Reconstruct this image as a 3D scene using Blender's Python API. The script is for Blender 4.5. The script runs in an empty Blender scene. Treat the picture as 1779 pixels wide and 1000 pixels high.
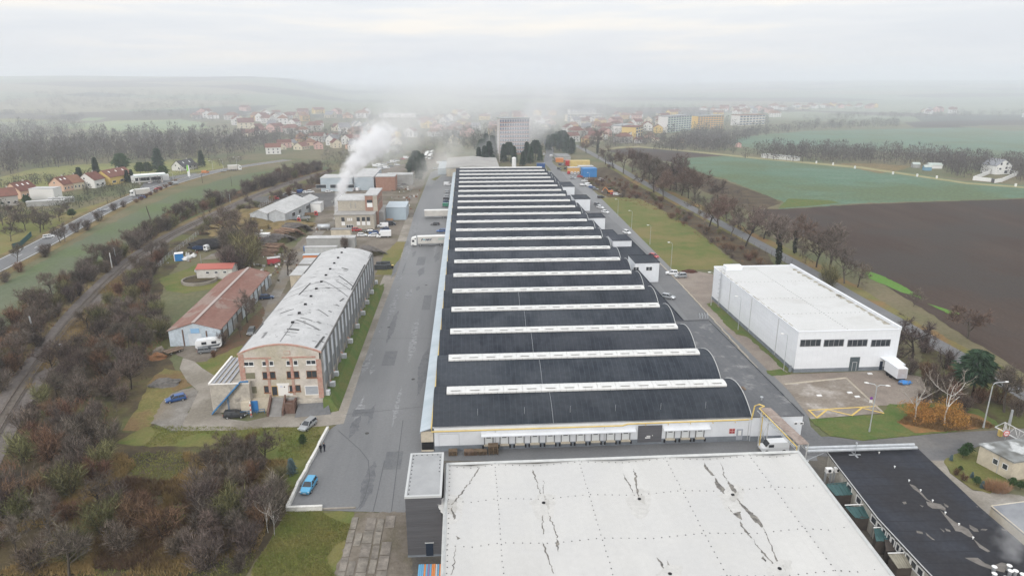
import bpy, bmesh, math, random
from math import sin, cos, pi, radians as R
from mathutils import Vector, Matrix, noise as mnoise
random.seed(7)
S = bpy.context.scene
COL = S.collection

# ------------------------------------------------------------------ camera
F_PX, CAM_H = 1186.0, 65.0
PITCH = math.atan(366.0 / F_PX)
AZ = math.atan(81.5 * cos(PITCH) / F_PX)
cd = bpy.data.cameras.new('camera'); cam = bpy.data.objects.new('camera', cd); COL.objects.link(cam)
cam.location = (0, 0, CAM_H); cam.rotation_euler = (pi / 2 - PITCH, 0, -AZ)
cd.sensor_width = 36; cd.lens = 36 * F_PX / 1779.0; cd.clip_start = 1; cd.clip_end = 30000
S.camera = cam
# ------------------------------------------------------------------ sky
SUN_EL, SUN_AZ = R(26), R(205)          # low winter sun behind the cloud, from behind the camera on the left
w = bpy.data.worlds.new('World'); S.world = w; w.use_nodes = True
nt = w.node_tree; nt.nodes.clear(); N = nt.nodes.new; L = nt.links.new
out = N('ShaderNodeOutputWorld'); bg = N('ShaderNodeBackground'); bg.inputs[1].default_value = 0.1
sky = N('ShaderNodeTexSky'); sky.sky_type = 'NISHITA'; sky.sun_disc = False
sky.sun_elevation = SUN_EL; sky.sun_rotation = SUN_AZ; sky.air_density = 1.5; sky.dust_density = 4
tc = N('ShaderNodeTexCoord'); mp = N('ShaderNodeMapping'); mp.inputs['Scale'].default_value = (1.6, 1.6, 17)
n1 = N('ShaderNodeTexNoise'); n1.inputs['Scale'].default_value = 1.5; n1.inputs['Detail'].default_value = 6; n1.inputs['Roughness'].default_value = .55
L(tc.outputs['Generated'], mp.inputs[0]); L(mp.outputs[0], n1.inputs['Vector'])
cr = N('ShaderNodeValToRGB'); e = cr.color_ramp.elements
e[0].position = .36; e[0].color = (.80, .835, .885, 1); e[1].position = .64; e[1].color = (1.0, .965, .915, 1)
m_ = cr.color_ramp.elements.new(.5); m_.color = (.865, .885, .915, 1)
L(n1.outputs[0], cr.inputs[0])
sx = N('ShaderNodeSeparateXYZ'); L(tc.outputs['Generated'], sx.inputs[0])
mr = N('ShaderNodeMapRange'); L(sx.outputs[2], mr.inputs[0])       # overcast: brighter towards the zenith
mr.inputs[1].default_value = 0; mr.inputs[2].default_value = 1; mr.inputs[3].default_value = 8.4; mr.inputs[4].default_value = 17.5
vm = N('ShaderNodeVectorMath'); vm.operation = 'SCALE'; L(cr.outputs[0], vm.inputs[0]); L(mr.outputs[0], vm.inputs['Scale'])
mx = N('ShaderNodeMix'); mx.data_type = 'RGBA'; mx.inputs[0].default_value = .93
L(sky.outputs[0], mx.inputs[6]); L(vm.outputs[0], mx.inputs[7]); L(mx.outputs[2], bg.inputs[0]); L(bg.outputs[0], out.inputs[0])
# ------------------------------------------------------------------ sun behind the overcast
sd = bpy.data.lights.new('sun', 'SUN'); so = bpy.data.objects.new('sun', sd); COL.objects.link(so)
sd.energy = 1.3; sd.angle = R(18); sd.color = (1, .97, .93)
so.rotation_euler = (pi / 2 - SUN_EL, 0, pi - SUN_AZ)
# ------------------------------------------------------------------ exposure and render settings
S.view_settings.view_transform = 'Standard'; S.view_settings.look = 'None'
S.view_settings.exposure = 0.22; S.view_settings.gamma = 1; S.view_settings.use_curve_mapping = False
S.render.engine = 'CYCLES'
S.cycles.use_denoising = True
S.cycles.max_bounces = 8; S.cycles.diffuse_bounces = 3; S.cycles.glossy_bounces = 2; S.cycles.transparent_max_bounces = 12
S.cycles.volume_bounces = 4; S.cycles.volume_max_steps = 256; S.cycles.volume_step_rate = 1.0
S.cycles.caustics_reflective = False; S.cycles.caustics_refractive = False

# ------------------------------------------------------------------ the land
FW = Vector((sin(AZ) * cos(PITCH), cos(AZ) * cos(PITCH), -sin(PITCH)))
RT = Vector((cos(AZ), -sin(AZ), 0)); UP = Vector((sin(AZ) * sin(PITCH), cos(AZ) * sin(PITCH), cos(PITCH)))
def smooth(a, b, x):
    t = max(0, min(1, (x - a) / (b - a))); return t * t * (3 - 2 * t)
def height(x, y):
    """ground height: flat valley floor, low hills beyond"""
    d = math.hypot(x, y)
    if d < 1150: return 0.0
    az = math.degrees(math.atan2(x, y)) - 3.757
    left = 1 - smooth(-19, -12, az)
    hl = 66 * smooth(1150, 2900, d) * (1 + .05 * mnoise.noise((x / 700, y / 700, 1)))
    hr = (20 + 26 * smooth(4, 30, az)) * smooth(1500, 4200, d)
    h = hl * left + hr * (1 - left)
    return max(0, h + 5 * mnoise.noise((x / 420, y / 420, 0)) * smooth(1150, 1700, d))
def ray(px, py):
    return FW + RT * ((px - 889.5) / F_PX) + UP * (-(py - 500) / F_PX)
def P(px, py, z=0.0):
    """world point at height z over the ground seen at photo pixel px, py"""
    d = ray(px, py)
    k = (z - CAM_H) / d.z if d.z < -1e-4 else 9000.0
    p = Vector((d.x * k, d.y * k, z))
    if math.hypot(p.x, p.y) > 1150 or k <= 0:
        t = 1000.0
        while t < 7000:
            q = d * t
            if CAM_H + q.z <= height(q.x, q.y) + z: return Vector((q.x, q.y, CAM_H + q.z))
            t += 12
        q = d * 7000; return Vector((q.x, q.y, height(q.x, q.y) + z))
    return p
def onY(px, py, Y):
    d = ray(px, py); k = Y / d.y; return Vector((d.x * k, Y, CAM_H + d.z * k))

# ------------------------------------------------------------------ mesh helpers
class MB:
    def __init__(s): s.v = []; s.f = []; s.m = []
    def add(s, vs, fs, m=0):
        b = len(s.v); s.v += [tuple(v) for v in vs]; s.f += [tuple(i + b for i in f) for f in fs]; s.m += [m] * len(fs); return s
    def box(s, x0, y0, z0, x1, y1, z1, m=0):
        x0, x1 = min(x0, x1), max(x0, x1); y0, y1 = min(y0, y1), max(y0, y1); z0, z1 = min(z0, z1), max(z0, z1)
        return s.add([(x0, y0, z0), (x1, y0, z0), (x1, y1, z0), (x0, y1, z0), (x0, y0, z1), (x1, y0, z1), (x1, y1, z1), (x0, y1, z1)],
                     [(0, 3, 2, 1), (4, 5, 6, 7), (0, 1, 5, 4), (1, 2, 6, 5), (2, 3, 7, 6), (3, 0, 4, 7)], m)
    def quad(s, a, b, c, d, m=0): return s.add([a, b, c, d], [(0, 1, 2, 3)], m)
    def prism(s, poly, z0, z1, m=0, mt=None):
        n = len(poly); a = sum(poly[i][0] * poly[(i + 1) % n][1] - poly[(i + 1) % n][0] * poly[i][1] for i in range(n))
        if a < 0: poly = list(reversed(poly))
        s.add([(p[0], p[1], z0) for p in poly] + [(p[0], p[1], z1) for p in poly], [(i, (i + 1) % n, n + (i + 1) % n, n + i) for i in range(n)] + [tuple(range(n - 1, -1, -1))], m)
        return s.add([(p[0], p[1], z1) for p in poly], [tuple(range(n))], m if mt is None else mt)
    def tube(s, pts, r, n=6, m=0, caps=True):
        pts = [Vector(p) for p in pts]; rs = r if isinstance(r, (list, tuple)) else [r] * len(pts)
        vs = []
        for i, p in enumerate(pts):
            d = (pts[min(i + 1, len(pts) - 1)] - pts[max(i - 1, 0)]).normalized()
            u = d.cross(Vector((0, 0, 1)) if abs(d.z) < .95 else Vector((1, 0, 0))).normalized(); v = d.cross(u)
            vs += [p + (u * cos(2 * pi * k / n) + v * sin(2 * pi * k / n)) * rs[i] for k in range(n)]
        fs = [(i * n + k, i * n + (k + 1) % n, (i + 1) * n + (k + 1) % n, (i + 1) * n + k) for i in range(len(pts) - 1) for k in range(n)]
        if caps: fs += [tuple(range(n)), tuple(range((len(pts) - 1) * n + n - 1, (len(pts) - 1) * n - 1, -1))]
        return s.add(vs, fs, m)
    def bar(s, a, b, t, m=0): return s.tube([a, b], t / 1.6, 4, m)
    def cyl(s, x, y, z0, z1, r0, r1=None, n=10, m=0): return s.tube([(x, y, z0), (x, y, z1)], [r0, r0 if r1 is None else r1], n, m)
    def loft(s, secs, m=0, closed=True, caps=True):
        n = len(secs[0]); vs = [p for q in secs for p in q]; kk = n if closed else n - 1
        fs = [(i * n + k, i * n + (k + 1) % n, (i + 1) * n + (k + 1) % n, (i + 1) * n + k) for i in range(len(secs) - 1) for k in range(kk)]
        if caps: fs += [tuple(range(n - 1, -1, -1)), tuple(range((len(secs) - 1) * n, len(secs) * n))]
        return s.add(vs, fs, m)
    def blob(s, c, r, seed=0, amp=.25, n=10, k=6, m=0, flat=0.0):
        vs = []
        for i in range(k + 1):
            th = pi * i / k
            for j in range(n):
                d = Vector((sin(th) * cos(2 * pi * j / n), sin(th) * sin(2 * pi * j / n), cos(th)))
                q = 1 + amp * mnoise.noise(d * 1.7 + Vector((seed * 3.1, seed, 0)))
                vs.append((c[0] + d.x * r[0] * q, c[1] + d.y * r[1] * q, max(flat, c[2] + d.z * r[2] * q)))
        return s.add(vs, [(i * n + j, i * n + (j + 1) % n, (i + 1) * n + (j + 1) % n, (i + 1) * n + j) for i in range(k) for j in range(n)], m)
    def mesh(s, name, mats, smooth=False):
        me = bpy.data.meshes.new(name); me.from_pydata(s.v, [], s.f)
        for q in (mats if isinstance(mats, (list, tuple)) else [mats]): me.materials.append(q)
        if any(s.m): me.polygons.foreach_set('material_index', s.m)
        if smooth: me.polygons.foreach_set('use_smooth', [True] * len(me.polygons))
        me.update(); return me
    def build(s, name, mats, parent=None, loc=None, smooth=False, **kw):
        return obj(name, s.mesh(name, mats, smooth), parent, loc, **kw)
def obj(name, me, parent=None, loc=None, rz=0, **kw):
    o = bpy.data.objects.new(name, me); COL.objects.link(o)
    if parent: o.parent = parent
    if loc is not None: o.location = loc
    if rz: o.rotation_euler.z = rz
    for k, v in kw.items(): o[k] = v
    return o
def thing(name, label, category, loc=(0, 0, 0), rz=0, group=None):
    o = bpy.data.objects.new(name, None); COL.objects.link(o); o.location = loc; o.rotation_euler.z = rz; o.empty_display_size = .1
    o['label'] = label; o['category'] = category
    if group: o['group'] = group
    return o
def kids(o): return [c for c in CH.get(o.name, [])] if o.name in CH else list(o.children)
CH = {}
def copy_tree(o, loc, rz=0, label=None, group=None, scale=None, mats=None):
    """a copy of a thing with copies of its parts and sub-parts; mats = {part name: material for that part}"""
    r = o.copy(); COL.objects.link(r); r.location = loc; r.rotation_euler.z = rz
    if scale: r.scale = scale if isinstance(scale, (tuple, list)) else (scale,) * 3
    if label: r['label'] = label
    if group: r['group'] = group
    if o.name not in CH: CH[o.name] = [(c, list(c.children)) for c in o.children]
    for ch, subs in CH[o.name]:
        c = ch.copy(); COL.objects.link(c); c.parent = r
        b = ch.name.split('.')[0]
        if mats and b in mats: c.material_slots[0].link = 'OBJECT'; c.material_slots[0].material = mats[b]
        for g in subs:
            q = g.copy(); COL.objects.link(q); q.parent = c
    return r
def tag(o, label, category, group=None):
    o['label'] = label; o['category'] = category
    if group: o['group'] = group
    return o
# ------------------------------------------------------------------ materials
MATS = {}
def mat(name, c1, c2=None, sc=.5, rough=.85, bump=0, bsc=None, metal=0, detail=5, st=(1, 1, 1), world=True, lo=.35, hi=.65, rnd=0, c3=None, sc3=.05, lo3=.45, hi3=.6, spec=None, fine=0, wave=None, fa=.15):
    if name in MATS: return MATS[name]
    m = bpy.data.materials.new(name); MATS[name] = m; m.use_nodes = True
    t = m.node_tree; b = t.nodes['Principled BSDF']; N = t.nodes.new; L = t.links.new
    b.inputs['Roughness'].default_value = rough; b.inputs['Metallic'].default_value = metal; b.inputs['Specular IOR Level'].default_value = spec if spec is not None else (.06 if rough >= .8 else .25)
    c1 = (*c1, 1); vec = None
    def coords():
        if world: return N('ShaderNodeNewGeometry').outputs['Position']
        return N('ShaderNodeTexCoord').outputs['Object']
    co = coords(); mp = N('ShaderNodeMapping'); mp.inputs['Scale'].default_value = st; L(co, mp.inputs[0])
    def noisef(s, d=detail, mapped=True, rg=.6):
        n = N('ShaderNodeTexNoise'); n.inputs['Scale'].default_value = s; n.inputs['Detail'].default_value = d; n.inputs['Roughness'].default_value = rg
        L(mp.outputs[0] if mapped else co, n.inputs['Vector']); return n.outputs[0]
    def ramp(fac, a, b_):
        r = N('ShaderNodeMapRange'); r.inputs[1].default_value = a; r.inputs[2].default_value = b_; L(fac, r.inputs[0]); return r.outputs[0]
    def mixc(fac, a, b_):
        x = N('ShaderNodeMix'); x.data_type = 'RGBA'
        if isinstance(fac, float): x.inputs[0].default_value = fac
        else: L(fac, x.inputs[0])
        for i, q in ((6, a), (7, b_)):
            if isinstance(q, tuple): x.inputs[i].default_value = q
            else: L(q, x.inputs[i])
        return x.outputs[2]
    colr = c1
    if c2 is not None: colr = mixc(ramp(noisef(sc), lo, hi), c1, (*c2, 1))
    if c3 is not None: colr = mixc(ramp(noisef(sc3, 4, False), lo3, hi3), colr, (*c3, 1))
    if wave:                                   # regular drilled rows or sheet joints: (scale, axis vector, colour, width)
        d = N('ShaderNodeVectorMath'); d.operation = 'DOT_PRODUCT'; L(co, d.inputs[0]); d.inputs[1].default_value = wave[1]
        q = N('ShaderNodeMath'); q.operation = 'MULTIPLY'; L(d.outputs['Value'], q.inputs[0]); q.inputs[1].default_value = wave[0]
        f = N('ShaderNodeMath'); f.operation = 'FRACT'; L(q.outputs[0], f.inputs[0])
        g = N('ShaderNodeMath'); g.operation = 'LESS_THAN'; L(f.outputs[0], g.inputs[0]); g.inputs[1].default_value = wave[3]
        h = N('ShaderNodeMath'); h.operation = 'MULTIPLY'; L(g.outputs[0], h.inputs[0]); h.inputs[1].default_value = wave[4] if len(wave) > 4 else 1
        colr = mixc(h.outputs[0], colr, (*wave[2], 1))
    if fine:
        f1 = ramp(noisef(fine, 3, False, .7), .3, .7)
        hs = N('ShaderNodeHueSaturation'); L(colr, hs.inputs['Color']) if not isinstance(colr, tuple) else setattr(hs.inputs['Color'], 'default_value', colr)
        v = N('ShaderNodeMapRange'); v.inputs[3].default_value = 1 - fa; v.inputs[4].default_value = 1 + fa; L(f1, v.inputs[0]); L(v.outputs[0], hs.inputs['Value']); colr = hs.outputs[0]
    if rnd:
        oi = N('ShaderNodeObjectInfo'); hs = N('ShaderNodeHueSaturation')
        if isinstance(colr, tuple): hs.inputs['Color'].default_value = colr
        else: L(colr, hs.inputs['Color'])
        v = N('ShaderNodeMapRange'); v.inputs[3].default_value = 1 - rnd; v.inputs[4].default_value = 1 + rnd; L(oi.outputs['Random'], v.inputs[0]); L(v.outputs[0], hs.inputs['Value'])
        k = N('ShaderNodeMath'); k.operation = 'MULTIPLY'; L(oi.outputs['Random'], k.inputs[0]); k.inputs[1].default_value = 7.13
        k2 = N('ShaderNodeMath'); k2.operation = 'FRACT'; L(k.outputs[0], k2.inputs[0])
        v2 = N('ShaderNodeMapRange'); v2.inputs[3].default_value = .5 - rnd * .06; v2.inputs[4].default_value = .5 + rnd * .06; L(k2.outputs[0], v2.inputs[0]); L(v2.outputs[0], hs.inputs['Hue'])
        colr = hs.outputs[0]
    if isinstance(colr, tuple): b.inputs['Base Color'].default_value = colr
    else: L(colr, b.inputs['Base Color'])
    if bump:
        bp = N('ShaderNodeBump'); bp.inputs['Strength'].default_value = bump; bp.inputs['Distance'].default_value = .3
        L(noisef(bsc or sc * 4, 4), bp.inputs['Height']); L(bp.outputs[0], b.inputs['Normal'])
    return m
def paint(name, c, rough=.35, **k): return mat('paint_' + name, c, rough=rough, spec=.5, **k)
# ================================================================== MATERIALS
G_RANGE = dict(fine=1.6, detail=7)
M_ground = mat('rough_land', (.125, .12, .065), (.16, .135, .085), sc=.05, c3=(.105, .115, .06), sc3=.02, fine=.8, bump=.5, bsc=.6, detail=8)
M_lawn = mat('lawn', (.095, .125, .034), (.15, .138, .052), sc=.16, fine=2.2, bump=.5, bsc=2.5, c3=(.17, .145, .06), sc3=.045, lo3=.48, hi3=.62)
M_green = mat('green_grass', (.075, .12, .034), (.12, .128, .045), sc=.3, fine=2.5, bump=.5, bsc=2.5)
M_thicket = mat('thicket_floor', (.04, .033, .027), (.1, .078, .042), sc=.12, fine=1.2, bump=.8, bsc=1.2, c3=(.1, .105, .04), sc3=.05, lo3=.5, hi3=.62)
M_dry = mat('dry_grass', (.21, .155, .075), (.12, .1, .05), sc=.2, fine=1.5, bump=.7, bsc=1.5)
M_wheat = mat('winter_wheat', (.085, .15, .1), (.12, .18, .13), sc=.12, fine=.5, fa=.25, st=(.35, 1, 1), c3=(.1, .135, .075), sc3=.012, wave=(.045, (.35, .94, 0), (.085, .11, .07), .05, .5), bump=.3, bsc=1, detail=8)
M_wheat2 = mat('sown_field', (.092, .116, .07), (.122, .135, .088), sc=.05, fine=.7, st=(1, .12, 1), bump=.3, bsc=1, c3=(.1, .13, .06), sc3=.02)
M_pale = mat('pale_pasture', (.2, .25, .12), (.24, .26, .13), sc=.01, c3=(.17, .22, .13), sc3=.006)
M_meadow = mat('meadow', (.22, .2, .085), (.15, .16, .06), sc=.03, fine=.3, c3=(.19, .2, .07), sc3=.012)
M_plough = mat('ploughed_soil', (.05, .035, .029), (.068, .05, .041), sc=.07, st=(1, .14, 1), fine=1.4, bump=.7, bsc=1.2, c3=(.054, .045, .04), sc3=.02)
M_brush = mat('brushland', (.06, .045, .034), (.1, .08, .05), sc=.15, fine=.8, bump=.8, bsc=.9)
M_asphalt = mat('yard_asphalt', (.12, .123, .128), (.158, .159, .161), sc=.12, st=(1, .07, 1), rough=.55, spec=.35, fine=2.5, fa=.1, c3=(.16, .162, .165), sc3=.03, lo3=.45, hi3=.7, bump=.06, bsc=5)
M_road = mat('road_asphalt', (.115, .117, .122), (.145, .145, .147), sc=.1, rough=.6, fine=2, bump=.08, bsc=5)
M_wet = mat('damp_asphalt', (.075, .076, .082), (.115, .115, .118), sc=.08, rough=.5, fine=1.5, c3=(.13, .125, .12), sc3=.05)
M_conc = mat('old_concrete', (.30, .275, .24), (.24, .215, .185), sc=.25, rough=.9, fine=2, bump=.2, bsc=2, c3=(.2, .18, .15), sc3=.1)
M_slab = mat('concrete_slab', (.25, .225, .195), (.15, .135, .118), sc=.7, rough=.9, fine=3, bump=.25, bsc=2, rnd=.12)
M_gravel = mat('gravel', (.24, .225, .205), (.17, .155, .135), sc=.35, rough=.95, fine=3, bump=.5, bsc=4, c3=(.2, .17, .13), sc3=.08)
M_dirt = mat('yard_dirt', (.2, .175, .145), (.135, .115, .095), sc=.12, rough=.95, fine=1.2, bump=.4, bsc=2, c3=(.13, .115, .08), sc3=.06, lo3=.52, hi3=.62)
M_paver = mat('brown_paving', (.245, .205, .175), (.2, .17, .148), sc=.3, rough=.85, fine=3, c3=(.27, .235, .2), sc3=.08, wave=(2.2, (0, 1, 0), (.15, .125, .105), .12, .5))
M_rubble = mat('rubble', (.24, .21, .18), (.38, .35, .32), sc=.22, rough=.95, fine=2, bump=.5, bsc=2, lo=.48, hi=.62, c3=(.2, .17, .14), sc3=.12)
M_leaf = mat('fallen_leaves', (.26, .13, .055), (.16, .12, .05), sc=.4, fine=2.5, bump=.5, bsc=3)
M_ballast = mat('ballast', (.17, .15, .135), (.115, .1, .095), sc=.6, fine=2.5, rough=.95, bump=.5, bsc=4)
M_white = mat('road_paint', (.68, .68, .66), (.5, .5, .48), sc=1.5, rough=.7)
M_yellow = mat('yellow_paint', (.65, .45, .1), (.5, .36, .12), sc=1.2, rough=.6)
M_kerb = mat('kerb_stone', (.42, .37, .3), (.33, .3, .25), sc=1, rough=.9, fine=2)

M_olive = mat('olive_grass', (.13, .125, .045), (.19, .155, .065), sc=.2, fine=1.8, fa=.25, bump=.6, bsc=2, c3=(.16, .11, .055), sc3=.1, lo3=.5, hi3=.6)
M_bright = mat('bright_shoots', (.085, .2, .03), (.11, .19, .05), sc=.4, fine=1.5)
RAGGED = {'lawn': 1.1, 'meadow': 3, 'thicket_floor': 2, 'brush_bank': 2, 'brushland': 3, 'verge': 1.5, 'fallen_leaves': .9, 'leaf_litter': 1, 'gravel_lot': 1, 'dirt_yard': 1.2, 'factory_dirt': 2, 'dry_mound_grass': 1.5, 'green_strip': 1.2, 'stubble_field': 3, 'wheat_field': 4, 'ploughed_field': 3, 'sown_field': 3, 'dark_lot': 1.5, 'lot': 2, 'bank': 1.2, 'dirt_strip': .8, 'green_verge': .6, 'dirt_track': .8, 'salt_stain': .7, 'oil_stain': .7, 'flower_bed': .8}
ZREG = []
def zfree(z, pts):
    """lift a sheet in 4 mm steps until it lies on no other sheet's plane"""
    bb = (min(p[0] for p in pts), min(p[1] for p in pts), max(p[0] for p in pts), max(p[1] for p in pts))
    while any(abs(z - q) < .0039 and b[0] < bb[2] and b[2] > bb[0] and b[1] < bb[3] and b[3] > bb[1] for q, b in ZREG): z += .004
    ZREG.append((z, bb)); return z
def sheet(name, pts, m, z, px=True, kind='structure', dense=0):
    """flat ground surface from photo-pixel or world outline"""
    ps = [P(*p) if px else Vector((p[0], p[1], 0)) for p in pts]
    if name in RAGGED and not dense:                    # vegetation and loose ground end in uneven edges
        q = []
        for a, b in zip(ps, ps[1:] + ps[:1]):
            n = max(1, min(60, int((b - a).length / RAGGED[name])))
            for i in range(n):
                p = a.lerp(b, i / n); k = RAGGED[name] * .55
                q.append(p + Vector((mnoise.noise((p.x * .9 / RAGGED[name], p.y * .9 / RAGGED[name], 1)), mnoise.noise((p.x * .9 / RAGGED[name], p.y * .9 / RAGGED[name], 7)), 0)) * k * (1 if p.length > 60 else .4))
        ps = q
    z = zfree(z, ps); bm = bmesh.new(); vs = [bm.verts.new((p.x, p.y, z + height(p.x, p.y))) for p in ps]
    es = [bm.edges.new((vs[i], vs[(i + 1) % len(vs)])) for i in range(len(vs))]
    bmesh.ops.triangle_fill(bm, use_beauty=True, use_dissolve=False, edges=es, normal=(0, 0, 1))
    for f in bm.faces:
        if f.normal.z < 0: f.normal_flip()
    if dense:
        for _ in range(dense): bmesh.ops.subdivide_edges(bm, edges=bm.edges[:], cuts=1, use_grid_fill=False)
        for v in bm.verts: v.co.z = z + height(v.co.x, v.co.y)
    me = bpy.data.meshes.new(name); bm.to_mesh(me); bm.free(); me.materials.append(m)
    o = obj(name, me); o['kind'] = kind; return o
def spline(pts, step=6):
    """Catmull-Rom through points"""
    pts = [Vector(p) for p in pts]; q = [2 * pts[0] - pts[1]] + pts + [2 * pts[-1] - pts[-2]]; res = []
    for i in range(1, len(q) - 2):
        a, b, c, d = q[i - 1:i + 3]; n = max(2, int((c - b).length / step))
        for k in range(n):
            t = k / n
            res.append(.5 * ((2 * b) + (c - a) * t + (2 * a - 5 * b + 4 * c - d) * t * t + (3 * b - a - 3 * c + d) * t ** 3))
    res.append(pts[-1]); return res
def offset(line, o):
    r = []
    for i, p in enumerate(line):
        d = line[min(i + 1, len(line) - 1)] - line[max(i - 1, 0)]; d.z = 0; d.normalize(); r.append(Vector((p.x - d.y * o, p.y + d.x * o, p.z)))
    return r
def strip(mb, line, o0, o1, z, m=0):
    a, b = offset(line, o0), offset(line, o1); n = len(line); z = zfree(z, a + b) if n > 20 else z
    if o0 > o1: a, b = b, a
    vs = [(p.x, p.y, z + height(p.x, p.y)) for p in a] + [(p.x, p.y, z + height(p.x, p.y)) for p in b]
    mb.add(vs, [(i, n + i, n + i + 1, i + 1)[::-1] for i in range(n - 1)], m)
def dashes(mb, line, o0, o1, z, on, off):
    acc = 0; cur = []
    for i in range(len(line) - 1):
        cur.append(line[i]); acc += (line[i + 1] - line[i]).length
        if acc > on and len(cur) > 1: strip(mb, cur, o0, o1, z); cur = []; acc = -off
        if acc < 0: cur = []

# ================================================================== GROUND AND HILLS
def make_ground():
    xs = sorted(set([-9000, -7000, -5600, 5600, 7000, 9000] + [i * 160 for i in range(-30, 31)])); ys = sorted(set([-400, -100] + [i * 160 for i in range(0, 44)] + [7600, 9000]))
    mb = MB(); mb.v = [(x, y, height(x, y) if y > 0 else 0) for y in ys for x in xs]; n = len(xs)
    mb.f = [(j * n + i, j * n + i + 1, (j + 1) * n + i + 1, (j + 1) * n + i) for j in range(len(ys) - 1) for i in range(n - 1)]; mb.m = [0] * len(mb.f)
    mb.build('ground', M_hills, kind='structure', smooth=True)
def hills_mat():
    m = M_ground.copy(); m.name = 'open_land'; t = m.node_tree; b = t.nodes['Principled BSDF']; N = t.nodes.new; L = t.links.new
    src = b.inputs['Base Color'].links[0].from_socket
    g = N('ShaderNodeNewGeometry'); mp = N('ShaderNodeMapping'); mp.inputs['Scale'].default_value = (.0028, .0045, 0); L(g.outputs['Position'], mp.inputs[0])
    v = N('ShaderNodeTexVoronoi'); v.inputs['Scale'].default_value = 1; L(mp.outputs[0], v.inputs['Vector'])
    sp = N('ShaderNodeSeparateXYZ'); L(v.outputs['Color'], sp.inputs[0])
    cr = N('ShaderNodeValToRGB'); cr.color_ramp.interpolation = 'CONSTANT'; e = cr.color_ramp.elements
    e[0].position = 0; e[0].color = (.17, .195, .13, 1); e[1].position = .3; e[1].color = (.1, .085, .07, 1)
    for p, c in ((.5, (.2, .215, .15, 1)), (.7, (.075, .08, .065, 1)), (.85, (.22, .2, .14, 1))): q = e.new(p); q.color = c
    L(sp.outputs[0], cr.inputs[0])
    ln = N('ShaderNodeVectorMath'); ln.operation = 'LENGTH'; L(g.outputs['Position'], ln.inputs[0])
    r = N('ShaderNodeMapRange'); r.inputs[1].default_value = 1150; r.inputs[2].default_value = 1300; L(ln.outputs['Value'], r.inputs[0])
    x = N('ShaderNodeMix'); x.data_type = 'RGBA'; L(r.outputs[0], x.inputs[0]); L(src, x.inputs[6]); L(cr.outputs[0], x.inputs[7]); L(x.outputs[2], b.inputs['Base Color'])
    return m
M_hills = hills_mat()
make_ground()
# fields
sheet('wheat_field', [(1175, 276), (1260, 271), (1330, 277), (1420, 284), (1500, 291), (1600, 303), (1680, 316), (1900, 330), (2200, 346), (2200, 352), (1900, 346), (1779, 344), (1500, 353), (1380, 361), (1352, 366), (1360, 350), (1310, 330), (1250, 308), (1195, 300)], M_wheat, .03)
sheet('wheat_field', [(1240, 246), (1310, 236), (1400, 228), (1620, 223), (2000, 221), (2300, 226), (2300, 300), (1900, 285), (1700, 272), (1550, 262), (1420, 258), (1330, 262)], M_wheat, .03)
sheet('ploughed_field', [(1300, 364), (1380, 362.5), (1500, 354.5), (1779, 345.5), (2400, 330), (2400, 800), (1900, 720), (1779, 648), (1700, 600), (1600, 535), (1500, 470), (1420, 425), (1345, 388)], M_plough, .03)
sheet('ploughed_field', [(1050, 262), (1100, 256), (1200, 262), (1300, 272), (1240, 271.5), (1170, 276), (1190, 285), (1120, 275)], M_plough, .02)
sheet('ploughed_field', [(1570, 213), (1660, 209), (2100, 207), (2100, 220), (1700, 222), (1590, 222)], M_plough, .03)
sheet('brushland', [(1180, 286), (1225, 303), (1290, 325), (1345, 345), (1358, 353), (1330, 362), (1300, 366), (1250, 345), (1195, 318), (1160, 300)], M_brush, .045)
sheet('stubble_field', [(1455, 284), (1520, 284), (1585, 289), (1560, 297), (1530, 301), (1490, 294)], M_dry, .05)
sheet('sown_field', [(-80, 560), (0, 497), (60, 462), (120, 428), (200, 385), (300, 338), (400, 307), (450, 299), (555, 288), (580, 292), (520, 310), (420, 345), (330, 385), (230, 440), (130, 500), (40, 560), (0, 590), (-80, 650)], M_wheat2, .03)
sheet('meadow', [(-150, 330), (0, 308), (60, 293), (150, 285), (260, 283), (320, 287), (380, 278), (390, 292), (330, 300), (250, 315), (100, 330), (0, 360)], M_meadow, .03)
sheet('meadow', [(-200, 470), (-60, 405), (40, 366), (120, 368), (200, 345), (330, 303), (420, 286), (420, 292), (320, 310), (200, 352), (100, 400), (0, 445), (-200, 540)], mat('orchard_grass', (.15, .15, .055), (.2, .16, .07), sc=.08, fine=1, c3=(.12, .13, .04), sc3=.03), .04)
sheet('pasture', [(0, 206), (60, 199.5), (118, 198.5), (130, 205), (100, 213), (20, 214), (0, 212)], M_meadow, .1, dense=3)
sheet('pasture', [(60, 216), (135, 213), (150, 203), (215, 207), (300, 206), (362, 214), (330, 228), (290, 233), (200, 227), (110, 224)], M_pale, .12, dense=3)
sheet('pasture', [(300, 221), (350, 216), (365, 222), (330, 227)], M_pale, .15, dense=2)
sheet('pasture', [(0, 232), (40, 229), (85, 241), (60, 247), (0, 246)], M_pale, .1, dense=2)
sheet('pasture', [(240, 283), (300, 277), (366, 275), (366, 285), (300, 290)], M_meadow, .06)
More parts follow.
